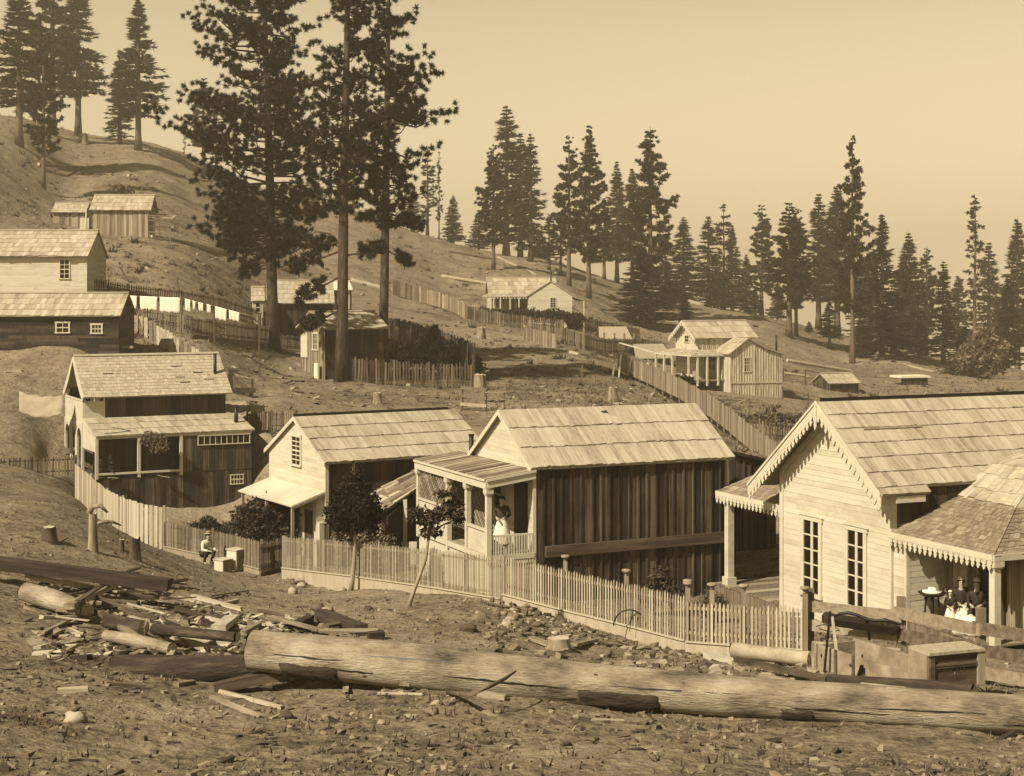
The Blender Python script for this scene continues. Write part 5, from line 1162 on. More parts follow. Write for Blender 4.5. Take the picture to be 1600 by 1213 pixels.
# fallen logs on the hill
for i, (u0, v0, u1, v1, r, lb) in enumerate(((548,438,600,452,.35,'pale fallen log left of the right pine trunk'),(612,455,640,463,.3,'fallen log meeting the faded board fence'),(437,419,460,425,.3,'short pale fallen log above the shake roofed cabin'),
    (490,365,515,368,.3,'short pale fallen log high above the shake roofed cabin'),(640,360,655,364,.25,'small pale log on the ridge slope'),(690,435,762,446,.28,'long thin log left of the middle cottage'),(700,392,770,405,.25,'dark log on the slope above the middle cottage'),
    (778,402,836,430,.3,'straight pale log running down from the ridge to the cottage'),(868,425,975,445,.28,'long pale log on the slope right of the cottage'),(1020,500,1060,505,.28,'pale log behind the veranda house'),(1210,500,1260,507,.3,'log in the meadow below the twin trunked pine'),
    (1230,566,1330,584,.25,'pale log on the slope above the tool shed'),(1340,556,1460,582,.25,'long pale log low on the right slope'),(330,355,365,385,.25,'dark log leaning downhill right of the barn'),(235,378,300,388,.3,'heap like line of pale logs right of the barn'),
    (300,388,362,402,.3,'bright fallen log running to the left pine'),(60,262,130,268,.25,'dark log line on the upper left slope'),(200,275,330,286,.25,'long dark log on the upper slope'),(1225,590,1262,596,.3,'short log above the post and rail fence'),
    (890,555,905,560,.22,'white log end at the fence corner in the paddock'),(1060,468,1100,474,.3,'log lying on the far ridge'),(470,300,520,320,.3,'log among the far trees left of the middle pine'))):
    a, b = gp(u0, v0), gp(u1, v1); a.z += r * .6; b.z += r * .6
    log('fallen_log', lb, [a, b], [r, r * .8], M_fdark if 'dark' in lb else M_plank, 8, wob=.1)

# ================= laundry =================
yl = 116.5
a = gp(183, 470); 
lp = [P(184,461,112), P(284,465,110), P(335,478,109), P(405,496,108)]
root = empty('clothes_line', lp[0], 0, 'sagging clothes line with props across the laundry yard', 'clothes line'); mb = MB()
for i in range(3): mb.tube([lp[i] - lp[0], lp[i].lerp(lp[i+1], .5) - lp[0] - Vector((0, 0, .06)), lp[i+1] - lp[0]], [.02, .02, .02], 5, .5)
mb.build('line', M_board, root)
for q in lp:
    zg = G(q.x, q.y); mb = MB(); mb.box((q.x - lp[0].x - .05, q.y - lp[0].y - .05, zg - lp[0].z - .2), (q.x - lp[0].x + .05, q.y - lp[0].y + .05, .06 + q.z - lp[0].z), .3); mb.build('prop', M_fdark, root)
def line_at(u):
    for p, q in zip(lp, lp[1:]):
        up, uq = CU + F * p.x / p.y, CU + F * q.x / q.y
        if up - .01 <= u <= uq: return p.lerp(q, (u - up) / (uq - up))
    return lp[-1]
for i, (u0, u1, v1, lb) in enumerate(((186,216,483,'first large white sheet on the clothes line beside the dark house'),(218,248,484,'second large white sheet on the clothes line'),(249,283,488,'third and deepest white sheet on the clothes line'),(288,299,486,'narrow white cloth just right of the three sheets'),
     (300,307,484,'small white cloth hanging in the middle of the line'),(309,319,485,'short white garment on the sagging part of the line'),(322,331,488,'small garment before the last two sheets'),(333,356,497,'white sheet near the right end of the line'),(357,376,499,'last white sheet at the right end of the line'))):
    a, b = line_at(u0 + 1.2), line_at(u1 - 1.6); n = 10; hgt = (v1 - (CV - F * a.z / a.y)) / F * a.y; mb = MB(); vs = []
    for j in range(7):
        for k in range(n + 1):
            q = a.lerp(b, k / n) - a; t = j / 6; wv = .06 * math.sin(k * 1.9 + i) * t
            vs.append((q.x, q.y + wv - .02, q.z - t * hgt * (1 + .04 * math.sin(k * 1.3 + i)) - .02))
    fs = [(j*(n+1)+k, j*(n+1)+k+1, (j+1)*(n+1)+k+1, (j+1)*(n+1)+k) for j in range(6) for k in range(n)]
    mb.add(vs, fs, .6, 0, True); o = mb.build('hanging_sheet', M_cloth, loc=a); tag(o, lb, 'laundry', 'laundry on the clothes line')
    s = o.modifiers.new('thickness', 'SOLIDIFY'); s.thickness = .012
for u, v, w, h, lb in ((118+600,488,.9,1.1,'upper white cloth on the bushes left of the middle cottage'), (743,499,1.0,1.0,'lower white cloth on the bushes left of the middle cottage')):
    p = gp(u, v); mb = MB(); mb.poly([(-w/2, 0, .0), (w/2, -.1, .1), (w/2*.9, 0, h), (-w/2*.8, -.05, h*.95)], (0, -1, .1), .05, .8); o = mb.build('hanging_sheet', M_cloth, loc=p + Vector((0, 0, .3))); tag(o, lb, 'laundry')

# canvases by the balcony house
def canvas(label, corners, sag, base_lift=0):
    a, b, c, d = corners; n = 10; mb = MB(); vs = []
    for j in range(n + 1):
        for k in range(n + 1):
            s, t = k / n, j / n; q = a.lerp(b, s).lerp(d.lerp(c, s), t) - a; vs.append((q.x, q.y, q.z - sag * 4 * s * (1 - s) * (.5 + t * .5) + .04 * math.sin(k * 2.1 + j)))
    mb.add(vs, [(j*(n+1)+k, j*(n+1)+k+1, (j+1)*(n+1)+k+1, (j+1)*(n+1)+k) for j in range(n) for k in range(n)], .7, 0, True)
    o = mb.build('canvas_sheet', mat('old_canvas', .22, .42, (1.5, 1.5, 3), A=.8, V=.3, mid=.34), loc=a); s = o.modifiers.new('thickness', 'SOLIDIFY'); s.thickness = .02; return tag(o, label, 'canvas')
canvas('slack canvas awning hung at the left edge beside the balcony', [P(30,612,84.5), P(100,618,84), P(97,646,83.2), P(30,642,83.6)], .3)
canvas('white canvas sheet draped behind the balcony house', [P(349,626,92), P(386,626,92), P(392,642,90), P(349,643,90)], .1)
canvas('second white canvas draped right of the first behind the balcony house', [P(388,628,91), P(412,632,91), P(416,650,89.5), P(392,645,89.5)], .08)
root = empty('timber_rack', gp(372,618) , 0, 'dark timber rack with upright posts behind the balcony house', 'rack'); mb = MB()
for xx in (-.9, -.55, -.4, .9): 
    m2 = MB(); m2.box((xx - .06, -.06, -.2), (xx + .06, .06, 1.6 if xx < -.3 else 1.0), .2); m2.build('upright', M_dark, root)
m2 = MB(); m2.bar((-1, 0, .3), (1.1, 0, .25), .1, .3); m2.build('beam', M_dark, root); m2 = MB(); m2.bar((-1.2, 0, 1.5), (1.2, .2, .9), .08, .1); m2.build('beam', M_board, root)

# ================= boxes, wagon parts =================
b0 = P(356,896,57.2)
def crate(label, loc, w, d, h, rz, lid=True):
    r = empty('wooden_box', loc, rz, label, 'box'); mb = MB(); mb.box((-w/2, -d/2, 0), (w/2, d/2, h), .5); mb.build('box_body', M_board, r)
    mb = MB(); mb.box((-w/2 - .004, -d/2 + .02, .02), (-w/2 - .002 - .02, d/2 - .02, h - .02), .9); mb.build('front_panel', M_canvas, r)
    if lid: mb = MB(); mb.box((-w/2 - .05, -d/2 - .03, h), (w/2 + .03, d/2 + .03, h + .04), .9); mb.build('lid', M_plank, r)
    return r
rz = TH + R(38)
crate('larger upper box of the two pale fronted boxes by the picket fence', b0 + Vector((.28, .15, .12)), .42, .55, .72, rz - R(10))
crate('smaller lower box with pale front beside the crouching man', b0 + Vector((-.12, -.25, .08)), .42, .5, .46, rz - R(10))
# chest and wagon bed on the right
def chest():
    c0 = P(1452,1076,26.6); th = R(20); r = empty('wooden_chest', c0, th, 'heavy panelled wooden chest with dark end standing at the right of the rail fence', 'chest')
    w = 1.06; h = .56; dl = .55; MCH = mat('chest_wood', .03, .22, (2, 2, 9), A=.7, fine=(6, 6, 30), B=.4, V=.3, mid=.09, bump=.2)
    M2 = mat('stained_plaster_boards', .14, .46, (2.5, 2.5, 2.5), A=1.0, fine=(9, 9, 9), B=.5, V=.3, mid=.29, bump=.2)
    mb = MB(); mb.box((0, 0, 0), (w, dl, h), .4); mb.build('chest_body', MCH, r)
    for a, b in (((-.0, -.04, 0), (.09, -.002, h)), ((w - .1, -.04, 0), (w + .05, -.002, h + .03))): mb = MB(); mb.box(a, b, .7); mb.build('corner_post', M_board if a[0] > .1 else MCH, r)
    mb = MB(); mb.box((.1, -.03, h - .2), (w - .1, -.002, h - .16), .8); mb.box((.1, -.02, h - .06), (w - .1, -.002, h), .5); mb.box((.1, -.03, h - .24), (w - .1, -.002, h - .215), .1); mb.build('moulding', MCH, r)
    mb = MB(); mb.box((-.04, -.06, h), (w + .03, dl, h + .05), .9); mb.build('lid', M_board, r)
    # faint worn lettering on the end: a row of light strokes
    mb = MB(); x = .27
    for k, ww in enumerate((.05, .05, .05, 0, .05, .04, .05)):
        if ww: mb.box((x, -.006, h*.5 + .03), (x + ww * .8, -.0035, h*.5 + .04), .9); mb.box((x + .01, -.006, h*.5 - .005), (x + ww * .7, -.0035, h*.5 + .005), .9)
        x += .068
    mb.box((.5, -.006, h*.5 - .08), (.52, -.0035, h*.5 - .045), .9); mb.build('worn_lettering', M_board, r)
    # the long side: pale stained boards running left (away from the end)
    L2 = 2.6; mb = MB(); mb.box((-.05, .0, .0), (-.003, dl, h - .005), .5); mb.build('side_boards', M2, r)
    return r, M2
CH, M2 = chest()
def wagon_bed():
    a = P(1268,1054,29.8); b = P(1434,1073,27.2); d = b - a; th = math.atan2(d.y, d.x); L = math.hypot(d.x, d.y)
    r = empty('wagon_bed', a, th, 'stained pale wagon bed side lying between the picket fence and the chest', 'wagon bed'); h = .60
    mb = MB(); mb.box((0, 0, -.1), (L, .06, h), .6); mb.build('side_board', M2, r)
    mb = MB(); mb.box((0, .06, -.1), (.06, 1.0, h - .05), .4); mb.build('end_board', M2, r); mb = MB(); mb.box((0, 1.0, -.1), (L, 1.06, h - .02), .4); mb.build('far_board', M2, r)
    mb = MB(); mb.box((.06, .065, .0), (L, .99, .05), .3); mb.build('floor', MPD, r)
    for x0 in (.12, .7, 1.2): mb = MB(); mb.box((x0, -.03, .02), (x0 + .06, -.002, h + .02), .3); mb.build('cleat', M_plank if x0 < .5 else MPD, r)
    for x0, z0, x1, z1 in ((1.3, .02, 1.5, .5), (1.53, .0, 1.54, .46)): mb = MB(); mb.bar((x0, -.04, z0), (x1, -.04, z1), .03, .06, (0, 1, 0), .0); mb.build('brace', M_black, r)
    mb = MB(); 
    for k in range(3):
        mb = MB(); mb.blob((.3 + k * .42, -.005, .42), (.03, .015, .03), k, va=.1); mb.build('bolt', M_dark, r)
    return r
wagon_bed()
a = P(1288,1050,29.2); mb = MB(); mb.bar((0, 0, 0), (.12, .05, 1.12), .04, .04, (0, 1, 0), .1); o = mb.build('leaning_rod', M_black, loc=a); tag(o, 'dark rod leaning on the wagon bed side', 'rod')
a = P(1311,1050,29.2); mb = MB(); mb.bar((0, 0, 0), (-.12, .05, 1.02), .05, .04, (0, 1, 0), .9); o = mb.build('leaning_lath', M_plank, loc=a); tag(o, 'pale lath leaning on the wagon bed side', 'lath')
def seat_spring():
    c = P(1345,985,32.7); r = empty('spring_bench', c, R(-22), 'black wagon bench with a long curved iron hung on the rail fence', 'wagon bench'); s = 32.7 / F
    def q(u, v, y=0): return ((u - 1345) * s * 1.02, y, -(v - 985) * s)
    mb = MB(); mb.hexa([q(1304, 978, -.25), q(1396, 984, -.25), q(1396, 984, .25), q(1304, 978, .25)], [q(1302, 967, -.28), q(1404, 973, -.28), q(1404, 973, .28), q(1302, 967, .28)], .3); mb.build('seat_box', M_black, r)
    mb = MB(); mb.hexa([q(1288, 975, -.2), q(1303, 978, -.2), q(1303, 978, .2), q(1288, 975, .2)], [q(1288, 963, -.2), q(1305, 966, -.2), q(1305, 966, .2), q(1288, 963, .2)], .3); mb.build('toe_board', M_dark, r)
    mb = MB(); pts_ = [(1309,962),(1318,957),(1330,955),(1345,958),(1358,963),(1370,964),(1382,962),(1395,963),(1408,968)]; mb.tube([q(u, v, -.28) for u, v in pts_], [.018, .03, .035, .035, .035, .035, .03, .03, .015], 8, .3); mb.build('curved_iron', M_black, r)
    mb = MB(); mb.tube([q(1356, 962, -.2), q(1357, 1000, .1)], [.03, .03], 7, .2); mb.build('stem', M_black, r)
    mb = MB(); mb.tube([q(1278, 983, -.1), q(1290, 979, -.1), q(1306, 981, -.1), q(1314, 986, -.1), q(1300, 990, -.1), q(1282, 986, -.1)], [.012]*6, 6, .2); mb.build('wire_loop', M_black, r)
    mb = MB(); mb.tube([q(1384 + 6*math.cos(t), 966 + 6*math.sin(t), -.2) for t in [k*math.pi/4 for k in range(9)]], [.008]*9, 5, .2); mb.build('small_ring', M_black, r)
seat_spring()
# wash stand on the right porch
p = RH.w(.5, -1.05, RH_ZF); r = empty('wash_stand', p, TH, 'dark basin on a small stand at the left end of the right porch', 'wash stand')
mb = MB(); mb.tube([(0, 0, .62), (0, 0, .66), (0, 0, .72), (0, 0, .74)], [.1, .28, .36, .38], 14, .3); mb.build('basin', M_black, r); mb = MB(); mb.tube([(0, 0, .74), (0, 0, .78), (0, 0, .8), (0, 0, .87), (0, 0, .88)], [.26, .26, .11, .1, .02], 14, .9); mb.build('folded_cloth', M_cloth, r)
for ax, ay in ((-.15, -.15), (.15, -.15), (-.15, .15), (.15, .15)): mb = MB(); mb.bar((ax, ay, 0), (ax*.7, ay*.7, .63), .04, .04, (0, 1, 0), .2); mb.build('leg', M_dark, r)
# rock heap helper: single stones
def rock(u, v, r, label, group=None, m=None, flat=.65):
    p = gp(u, v); mb = MB(); mb.blob((0, 0, r * flat * .5), (r, r * .85, r * flat), u, .35, nu=10, nv=7, va=random.random(), ); 
    for i in range(len(mb.smooth)): mb.smooth[i] = True
    o = mb.build('stone', m or M_stone, loc=p); return tag(o, label, 'stone', group)
for u, v, r, lb in ((447,1117,.11,'round pale stone in front of the bark log end'),(674,1118,.10,'smooth oval stone below the peeled log'),(118,1128,.15,'large flat boulder near the bottom left corner'),(596,1135,.06,'small angular stone in the bottom foreground'),(682,1104,.08,'dark stone beside the crooked stick foot'),
    (750,974,.22,'upright angular stone below the first knobbed post'),(733,988,.16,'dark stone left of the upright angular stone'),(945,1022,.16,'dark grey stone below the hoop'),(535,925,.15,'white stone at the foot of the round sapling'),(472,918,.16,'white stone near the picket gate'),(458,930,.18,'grey stone below the picket gate'),
    (980,987,.14,'white stone beside the hoop'),(512,956,.14,'white stone above the small timber heap'),(497,956,.18,'pale stone above the small timber heap'),(575,953,.12,'small stone in the middle of the bare bank')):
    rock(u, v, r, lb)
random.seed(31)
for i in range(80):
    u = random.gauss(835, 38) if i < 60 else random.uniform(430, 480) ; v = (940 + (u - 760) * .20 + random.uniform(4, 34)) if i < 60 else 895 + random.uniform(0, 16) + (u - 430) * .2
    rock(u, v, random.uniform(.03, .12), 'one of the pale broken stones heaped along the foot of the picket fence', 'pale broken stones along the picket fence')
# dark round-topped thing in the bottom left corner


# ================= loose ground cover =================
def scatter(name, n, region, smin, smax, m, seed, up=.4, chips=True, dens=None):
    rng = np.random.default_rng(seed); u = rng.uniform(region[0], region[1], n); lo, hi = math.log(region[2]), math.log(region[3]); Y = np.exp(rng.uniform(lo, hi, n)); x = (u - CU) / F * Y
    if dens is not None:
        keep = np.array([mnoise.noise(Vector((a * dens, b * dens, seed))) > rng.uniform(-.35, .3) for a, b in zip(x, Y)]); x, Y = x[keep], Y[keep]; n = len(x)
    z = base_z(np.stack([x, Y], 1)) + np.array([rough_z(a, b) for a, b in zip(x, Y)])
    s = smin + (smax - smin) * rng.random(n) ** 3.5; yaw = rng.uniform(0, 6.28, n); el = rng.uniform(1.0, 4.0 if chips else 1.5, n); hh = rng.uniform(.15, .6, n) * s * up * 2
    # each piece: an irregular wedge (6 faces as quads)
    base = np.array([(-1,-1,0),(1,-1,0),(1,1,0),(-1,1,0),(-1,-1,1),(1,-1,1),(1,1,1),(-1,1,1)], float)
    V = base[None] * np.stack([s * el * .5, s * .5, hh], 1)[:, None, :] * (1 + rng.uniform(-.35, .35, (n, 8, 3)))
    V[:, :, 2] += (V[:, :, 0] * rng.uniform(-.4, .4, n)[:, None]) ; V[:, :4, 2] -= .02
    c, sn = np.cos(yaw)[:, None], np.sin(yaw)[:, None]; X_, Y_ = V[:, :, 0] * c - V[:, :, 1] * sn, V[:, :, 0] * sn + V[:, :, 1] * c
    W_ = np.stack([X_ + x[:, None], Y_ + Y[:, None], V[:, :, 2] + z[:, None]], 2)
    q = np.array([(4,5,6,7),(0,1,5,4),(1,2,6,5),(2,3,7,6),(3,0,4,7)]); fv = W_[:, q].reshape(-1, 3); vals = np.repeat(rng.random(n), 5)
    o = tri_mesh(name, fv, n * 5, vals, m, quads=True); o['kind'] = 'stuff'; return o
scatter('wood_chips', 20000, (-150, 1750, 14.5, 62), .005, .075, M_chip, 1, dens=.35)
scatter('gravel', 18000, (-150, 1750, 14.5, 75), .005, .065, M_stone, 2, up=.7, chips=False, dens=.3)
scatter('chip_litter', 6500, (60, 480, 25, 35), .012, .15, mat('pale_chips', .05, .5, (6, 6, 6), A=.4, V=1.2, mid=.17), 3, dens=.5)
scatter('rubble', 4500, (760, 1300, 25, 44), .015, .16, M_stone, 4, up=.6, chips=False, dens=.3)
scatter('hill_litter', 13000, (-150, 1750, 90, 330), .05, .28, mat('hill_litter', .06, .4, (1, 1, 1), A=.4, V=1.1, mid=.18), 5, up=.4, dens=.05)
def weeds(name, n, region, smin, smax, m, seed, dens=.1, per=5):
    rng = np.random.default_rng(seed); u = rng.uniform(region[0], region[1], n); Y = np.exp(rng.uniform(math.log(region[2]), math.log(region[3]), n)); x = (u - CU) / F * Y
    keep = np.array([mnoise.noise(Vector((a * dens, b * dens, seed))) > rng.uniform(-.2, .4) for a, b in zip(x, Y)]); x, Y = x[keep], Y[keep]; n = len(x)
    z = base_z(np.stack([x, Y], 1)) + np.array([rough_z(a, b) for a, b in zip(x, Y)])
    k = per; X_ = np.repeat(x, k); Y_ = np.repeat(Y, k); Z_ = np.repeat(z, k); s = np.repeat(smin + (smax - smin) * rng.random(n) ** 2, k)
    d = rng.normal(size=(n * k, 3)); d[:, 2] = np.abs(d[:, 2]) + .6; d /= np.linalg.norm(d, axis=1)[:, None]; sd = np.cross(d, rng.normal(size=(n * k, 3))); sd /= np.linalg.norm(sd, axis=1)[:, None]
    b = np.stack([X_, Y_, Z_ - .02], 1) + rng.normal(size=(n*k, 3)) * (s * .3)[:, None] * np.array([1, 1, 0]); tip = b + d * s[:, None]; w = sd * (s * .13)[:, None]
    V = np.stack([b - w, b + w, tip], 1).reshape(-1, 3); o = tri_mesh(name, V, n * k, rng.random(n * k), m); o['kind'] = 'stuff'; return o
weeds('hill_brush', 2600, (-200, 1800, 110, 340), .25, .8, mat('brush', .03, .14, (.5, .5, .5), A=.6, V=1.0, mid=.07), 13, .05, per=16)
weeds('ground_weeds', 9000, (-150, 1750, 15, 70), .03, .16, M_weed, 11, .3)
weeds('hill_grass', 60000, (-200, 1800, 85, 360), .08, .38, M_weed, 12, .04)

# ================= people =================
def skin_mesh(name, joints, edges, m, parent, root=0, sub=1):
    me = bpy.data.meshes.new(name); me.from_pydata([Vector(j[0]) for j in joints], edges, []); me.materials.append(m)
    o = bpy.data.objects.new(name, me); C.objects.link(o)
    if parent is not None: o.parent = parent
    md = o.modifiers.new('Skin', 'SKIN'); md.use_smooth_shade = True
    sv = me.skin_vertices[0].data if me.skin_vertices else None
    if sv is None: return o
    for i, j in enumerate(joints):
        r = j[1]; sv[i].radius = (r, r) if not isinstance(r, tuple) else r
        sv[i].use_root = (i == root)
    s = o.modifiers.new('Sub', 'SUBSURF'); s.levels = sub; s.render_levels = sub
    return o
def person(label, loc, yaw, pose, H=1.65, top=None, legs=None, skirt=None, hat=None, apron=False, hairlong=False):
    root = empty('person', loc, yaw, label, 'person'); k = H / 1.68; top = top or M_wool; legs = legs or M_wool
    if pose == 'sit': pz = .48; 
    elif pose == 'crouch': pz = .38
    else: pz = .90
    lean = {'stand': 0, 'sit': -.03, 'crouch': -.22}[pose]
    def v(x, y, z): return (x * k, y * k, z * k)
    pel = (0, 0 if pose == 'stand' else .12, pz)
    ch = (0, pel[1] + lean * .8, pz + .36); nk = (0, pel[1] + lean * 1.15, pz + .53); hd = (0, nk[1] - .015, pz + .60); ht = (0, nk[1] - .02, pz + .74)
    J = [(v(*pel), .115*k), (v(0, (pel[1]+ch[1])/2, pz + .17), .105*k), (v(*ch), .125*k), (v(*nk), .05*k), (v(*hd), (.075*k, .085*k)), (v(0, ht[1] + .005, pz + .68), (.094*k, .108*k)), (v(*ht), (.075*k, .085*k))]
    E = [(0, 1), (1, 2), (2, 3), (3, 4), (4, 5), (5, 6)]; arms = []; lg = []
    for s in (-1, 1):
        sh = (s * .175, ch[1], pz + .45)
        if pose == 'stand': el = (s * .25, ch[1] + .03, pz + .20); wr = (s * .12, ch[1] - .22, pz + .14)
        elif pose == 'sit': el = (s * .24, ch[1] + .0, pz + .20); wr = (s * .12, ch[1] - .25, pz + .16)
        else: el = (s * .25, ch[1] - .06, pz + .18); wr = (s * .16, ch[1] - .32, pz + .16)
        b = len(J); J += [(v(*sh), .058*k), (v(*el), .042*k), (v(*wr), .028*k)]; E += [(2, b), (b, b+1), (b+1, b+2)]; arms.append((sh, el, wr))
        d = Vector(wr) - Vector(el); d.normalize(); pm = Vector(wr) + d * .05; J.append((v(*pm), (.034*k, .018*k))); E.append((b+2, b+3))
        for f in range(4):
            off = Vector((0, 0, 1)).cross(d).normalized() * ((f - 1.5) * .02); ln = (.055, .07, .066, .05)[f]
            p1 = pm + d * .045 + off; p2 = p1 + d * ln * .55 + Vector((0, 0, -.008)); p3 = p2 + d * ln * .4 + Vector((0, 0, -.02)); c = len(J)
            J += [(v(*p1), .009*k), (v(*p2), .008*k), (v(*p3), .007*k)]; E += [(b+3, c), (c, c+1), (c+1, c+2)]
        th = pm + Vector((-s * .03, 0, .012)); t2 = th + d * .035 + Vector((-s*.012, 0, 0)); c = len(J); J += [(v(*th), .010*k), (v(*t2), .008*k)]; E += [(b+3, c), (c, c+1)]
    for s in (-1, 1):
        hp = (s * .09, pel[1], pz - .02)
        if pose == 'stand': kn = (s * .10, -.02, .48); an = (s * .10, .03, .08); to = (s * .12, -.12, .035)
        elif pose == 'sit': kn = (s * .12, -.32, pz + .02); an = (s * .12, -.34, .09); to = (s * .14, -.48, .04)
        else: kn = (s * .2, -.28, pz + .14); an = (s * .16, -.10, .09); to = (s * .18, -.24, .04)
        b = len(J); J += [(v(*hp), .085*k), (v(*kn), .058*k), (v(*an), .04*k), (v(*to), .035*k)]; E += [(0, b), (b, b+1), (b+1, b+2), (b+2, b+3)]; lg.append((hp, kn, an, to))
    skin_mesh('body', J, E, M_skin, root)
    # jacket or blouse over trunk and arms
    J2 = [(v(pel[0], pel[1], pz + .04), .135*k), (v(0, (pel[1]+ch[1])/2, pz + .17), .125*k), (v(*ch), .15*k), (v(0, nk[1], pz + .49), .07*k)]; E2 = [(0, 1), (1, 2), (2, 3)]
    for sh, el, wr in arms:
        b = len(J2); w2 = Vector(el).lerp(Vector(wr), .9); J2 += [(v(*sh), .078*k), (v(*el), .06*k), (v(*w2), .042*k)]; E2 += [(2, b), (b, b+1), (b+1, b+2)]
    skin_mesh('jacket' if not skirt else 'blouse', J2, E2, top, root)
    if skirt:
        mb = MB(); n = 20; vs = []; rows = 8; kx = 0 if pose == 'stand' else -.30
        for j in range(rows + 1):
            t = j / rows; zz = (pz + .06) * (1 - t) + .03 * t
            for i in range(n):
                a = 2 * math.pi * i / n; r = (.13 + .25 * t ** .8) * (1 + .06 * math.cos(a * 7) * t); yy = pel[1] + math.sin(a) * r * (1 if pose == 'stand' else 1.0) + (kx * min(1, t * 2.2) if math.sin(a) < 0.2 else kx * .3 * t)
                vs.append(v(math.cos(a) * r, yy, zz + (0.04 if pose != 'stand' and t < .4 and math.sin(a) < 0 else 0)))
        mb.add(vs, [(j*n+i, j*n+(i+1) % n, (j+1)*n+(i+1) % n, (j+1)*n+i) for j in range(rows) for i in range(n)], .5, 0, True); mb.build('skirt', skirt, root)
        if apron:
            mb = MB(); vs = []
            for j in range(6):
                t = j / 5; zz = (pz + .1) * (1 - t) + .2 * t
                for i in range(7):
                    a = math.pi * (1.25 + .5 * i / 6); r = .15 + .25 * t ** .8; vs.append(v(math.cos(a) * r, pel[1] + math.sin(a) * r - .02 + kx * min(1, t*2.2), zz))
            mb.add(vs, [(j*7+i, j*7+i+1, (j+1)*7+i+1, (j+1)*7+i) for j in range(5) for i in range(6)], .6, 0, True); mb.build('apron', M_cloth, root)
    else:
        J3 = [(v(pel[0], pel[1], pz + .02), .13*k)]; E3 = []
        for hp, kn, an, to in lg:
            b = len(J3); J3 += [(v(*hp), .1*k), (v(*kn), .075*k), (v(*an), .06*k)]; E3 += [(0, b), (b, b+1), (b+1, b+2)]
        skin_mesh('trousers', J3, E3, legs, root)
    for hp, kn, an, to in lg:
        if not skirt: skin_mesh('boot', [(v(an[0], an[1], an[2] + .03), .055*k), (v(an[0], an[1] + .02, .045), .05*k), (v(to[0], to[1], .035), .04*k)], [(0, 1), (1, 2)], M_black, root)
    hc = Vector(v(0, ht[1] + .02, pz + .70)); mb = MB(); mb.blob(hc + Vector((0, .025*k, .02*k)), (.100*k, .100*k, .105*k), 3, .06, nu=12, nv=9)
    if hairlong: mb.blob(hc + Vector((0, .09*k, -.04*k)), (.055*k, .05*k, .06*k), 5, .1, nu=10, nv=7)
    for i in range(len(mb.smooth)): mb.smooth[i] = True
    mb.build('hair', M_hair, root)
    mb = MB(); f = Vector(v(0, ht[1], pz + .68)) + Vector((0, -.10*k, 0))
    mb.blob(f + Vector((0, -.01*k, -.005*k)), (.012*k, .018*k, .022*k), 1, .05); mb.build('nose', M_skin, root)
    for s in (-1, 1): mb = MB(); mb.blob(f + Vector((s*.03*k, .006*k, .02*k)), (.011*k, .008*k, .008*k), 1, .02); mb.build('eye', M_hair, root)
    if hat:
        mb = MB(); c = hc + Vector((0, 0, .05*k)); pr = [(.15, 0), (.155, .012), (.092, .02), (.088, .06), (.08, .09), (.03, .10), (.005, .1)] if hat[1] == 'brim' else [(.088, .0), (.094, .02), (.085, .06), (.05, .085), (.005, .09)]
        mb.tube([c + Vector((0, 0, z*k)) for r, z in pr], [r*k for r, z in pr], 16, .5); mb.build('hat', hat[0], root)
    return root
M_check = mat('dark_checked_cloth', .02, .10, (30, 30, 30), A=1.0, V=0)
person('woman in a dark blouse and light skirt standing on the latticed porch', CAB.w(-CAB_D*.5, .7, CAB_ZF), R(-12), 'stand', 1.68, top=M_check, skirt=M_cloth, hairlong=True)
pm = P(322,889,58.3); pm.z = G(pm.x, pm.y) + .02
person('man in white shirt and light hat crouching beside the stacked boxes at the picket fence', pm, R(48), 'crouch', 1.7, top=M_cloth, legs=M_wool, hat=(M_board, 'brim'))
q = RH.w(.75, -1.9, RH_ZF); person('seated woman with pale bonnet and dark dress, left one on the right porch', q, R(-10), 'sit', 1.62, top=M_wool, skirt=M_wool, hat=(M_cloth, 'cap'), apron=True)
s1 = q
q = RH.w(.85, -2.35, RH_ZF); person('seated man in dark coat with pale cap, right one on the right porch', q, R(-25), 'sit', 1.66, top=M_wool, hat=(M_canvas, 'cap'))
for k_, (lx, ly, yaw_, lb) in enumerate(((.75, -1.9, -10, 'chair under the seated woman on the right porch'), (.85, -2.35, -25, 'chair under the seated man on the right porch'))):
    q = RH.w(lx, ly, RH_ZF); r = empty('porch_chair', q, R(yaw_), lb, 'chair', 'chairs on the right porch'); mb = MB(); mb.box((-.2, -.08, .36), (.2, .34, .40), .5); mb.build('seat', M_dark, r); mb = MB(); mb.box((-.2, .31, .55), (.2, .34, .95), .5); mb.build('backrest', M_dark, r)
    for ax, ay, h_ in ((-.18, -.06, .36), (.18, -.06, .36), (-.18, .33, .55), (.18, .33, .55)): mb = MB(); mb.box((ax - .02, ay - .02, 0), (ax + .02, ay + .02, h_), .4); mb.build('leg', M_dark, r)
q = RH.w(.3, -2.0, RH_ZF); person('small child with fair head leaning forward before the seated woman on the right porch', q, R(-15), 'stand', .95, top=M_dark, skirt=M_cloth, hat=(M_cloth, 'cap'))
q = RH.w(.25, -2.75, RH_ZF); r = empty('laundry_heap', q, TH, 'heap of white linen on the right porch floor beside the post', 'linen'); mb = MB(); mb.blob((0, 0, .18), (.3, .3, .28), 4, .5, nu=14, nv=10)
for i in range(len(mb.smooth)): mb.smooth[i] = True
mb.build('cloth', M_cloth, r)
pf = gp(1013, 584); person('distant figure in light shirt and dark skirt on the path left of the veranda house', pf, R(30), 'stand', 1.65, top=M_canvas, skirt=M_wool, hat=(M_canvas, 'cap'))

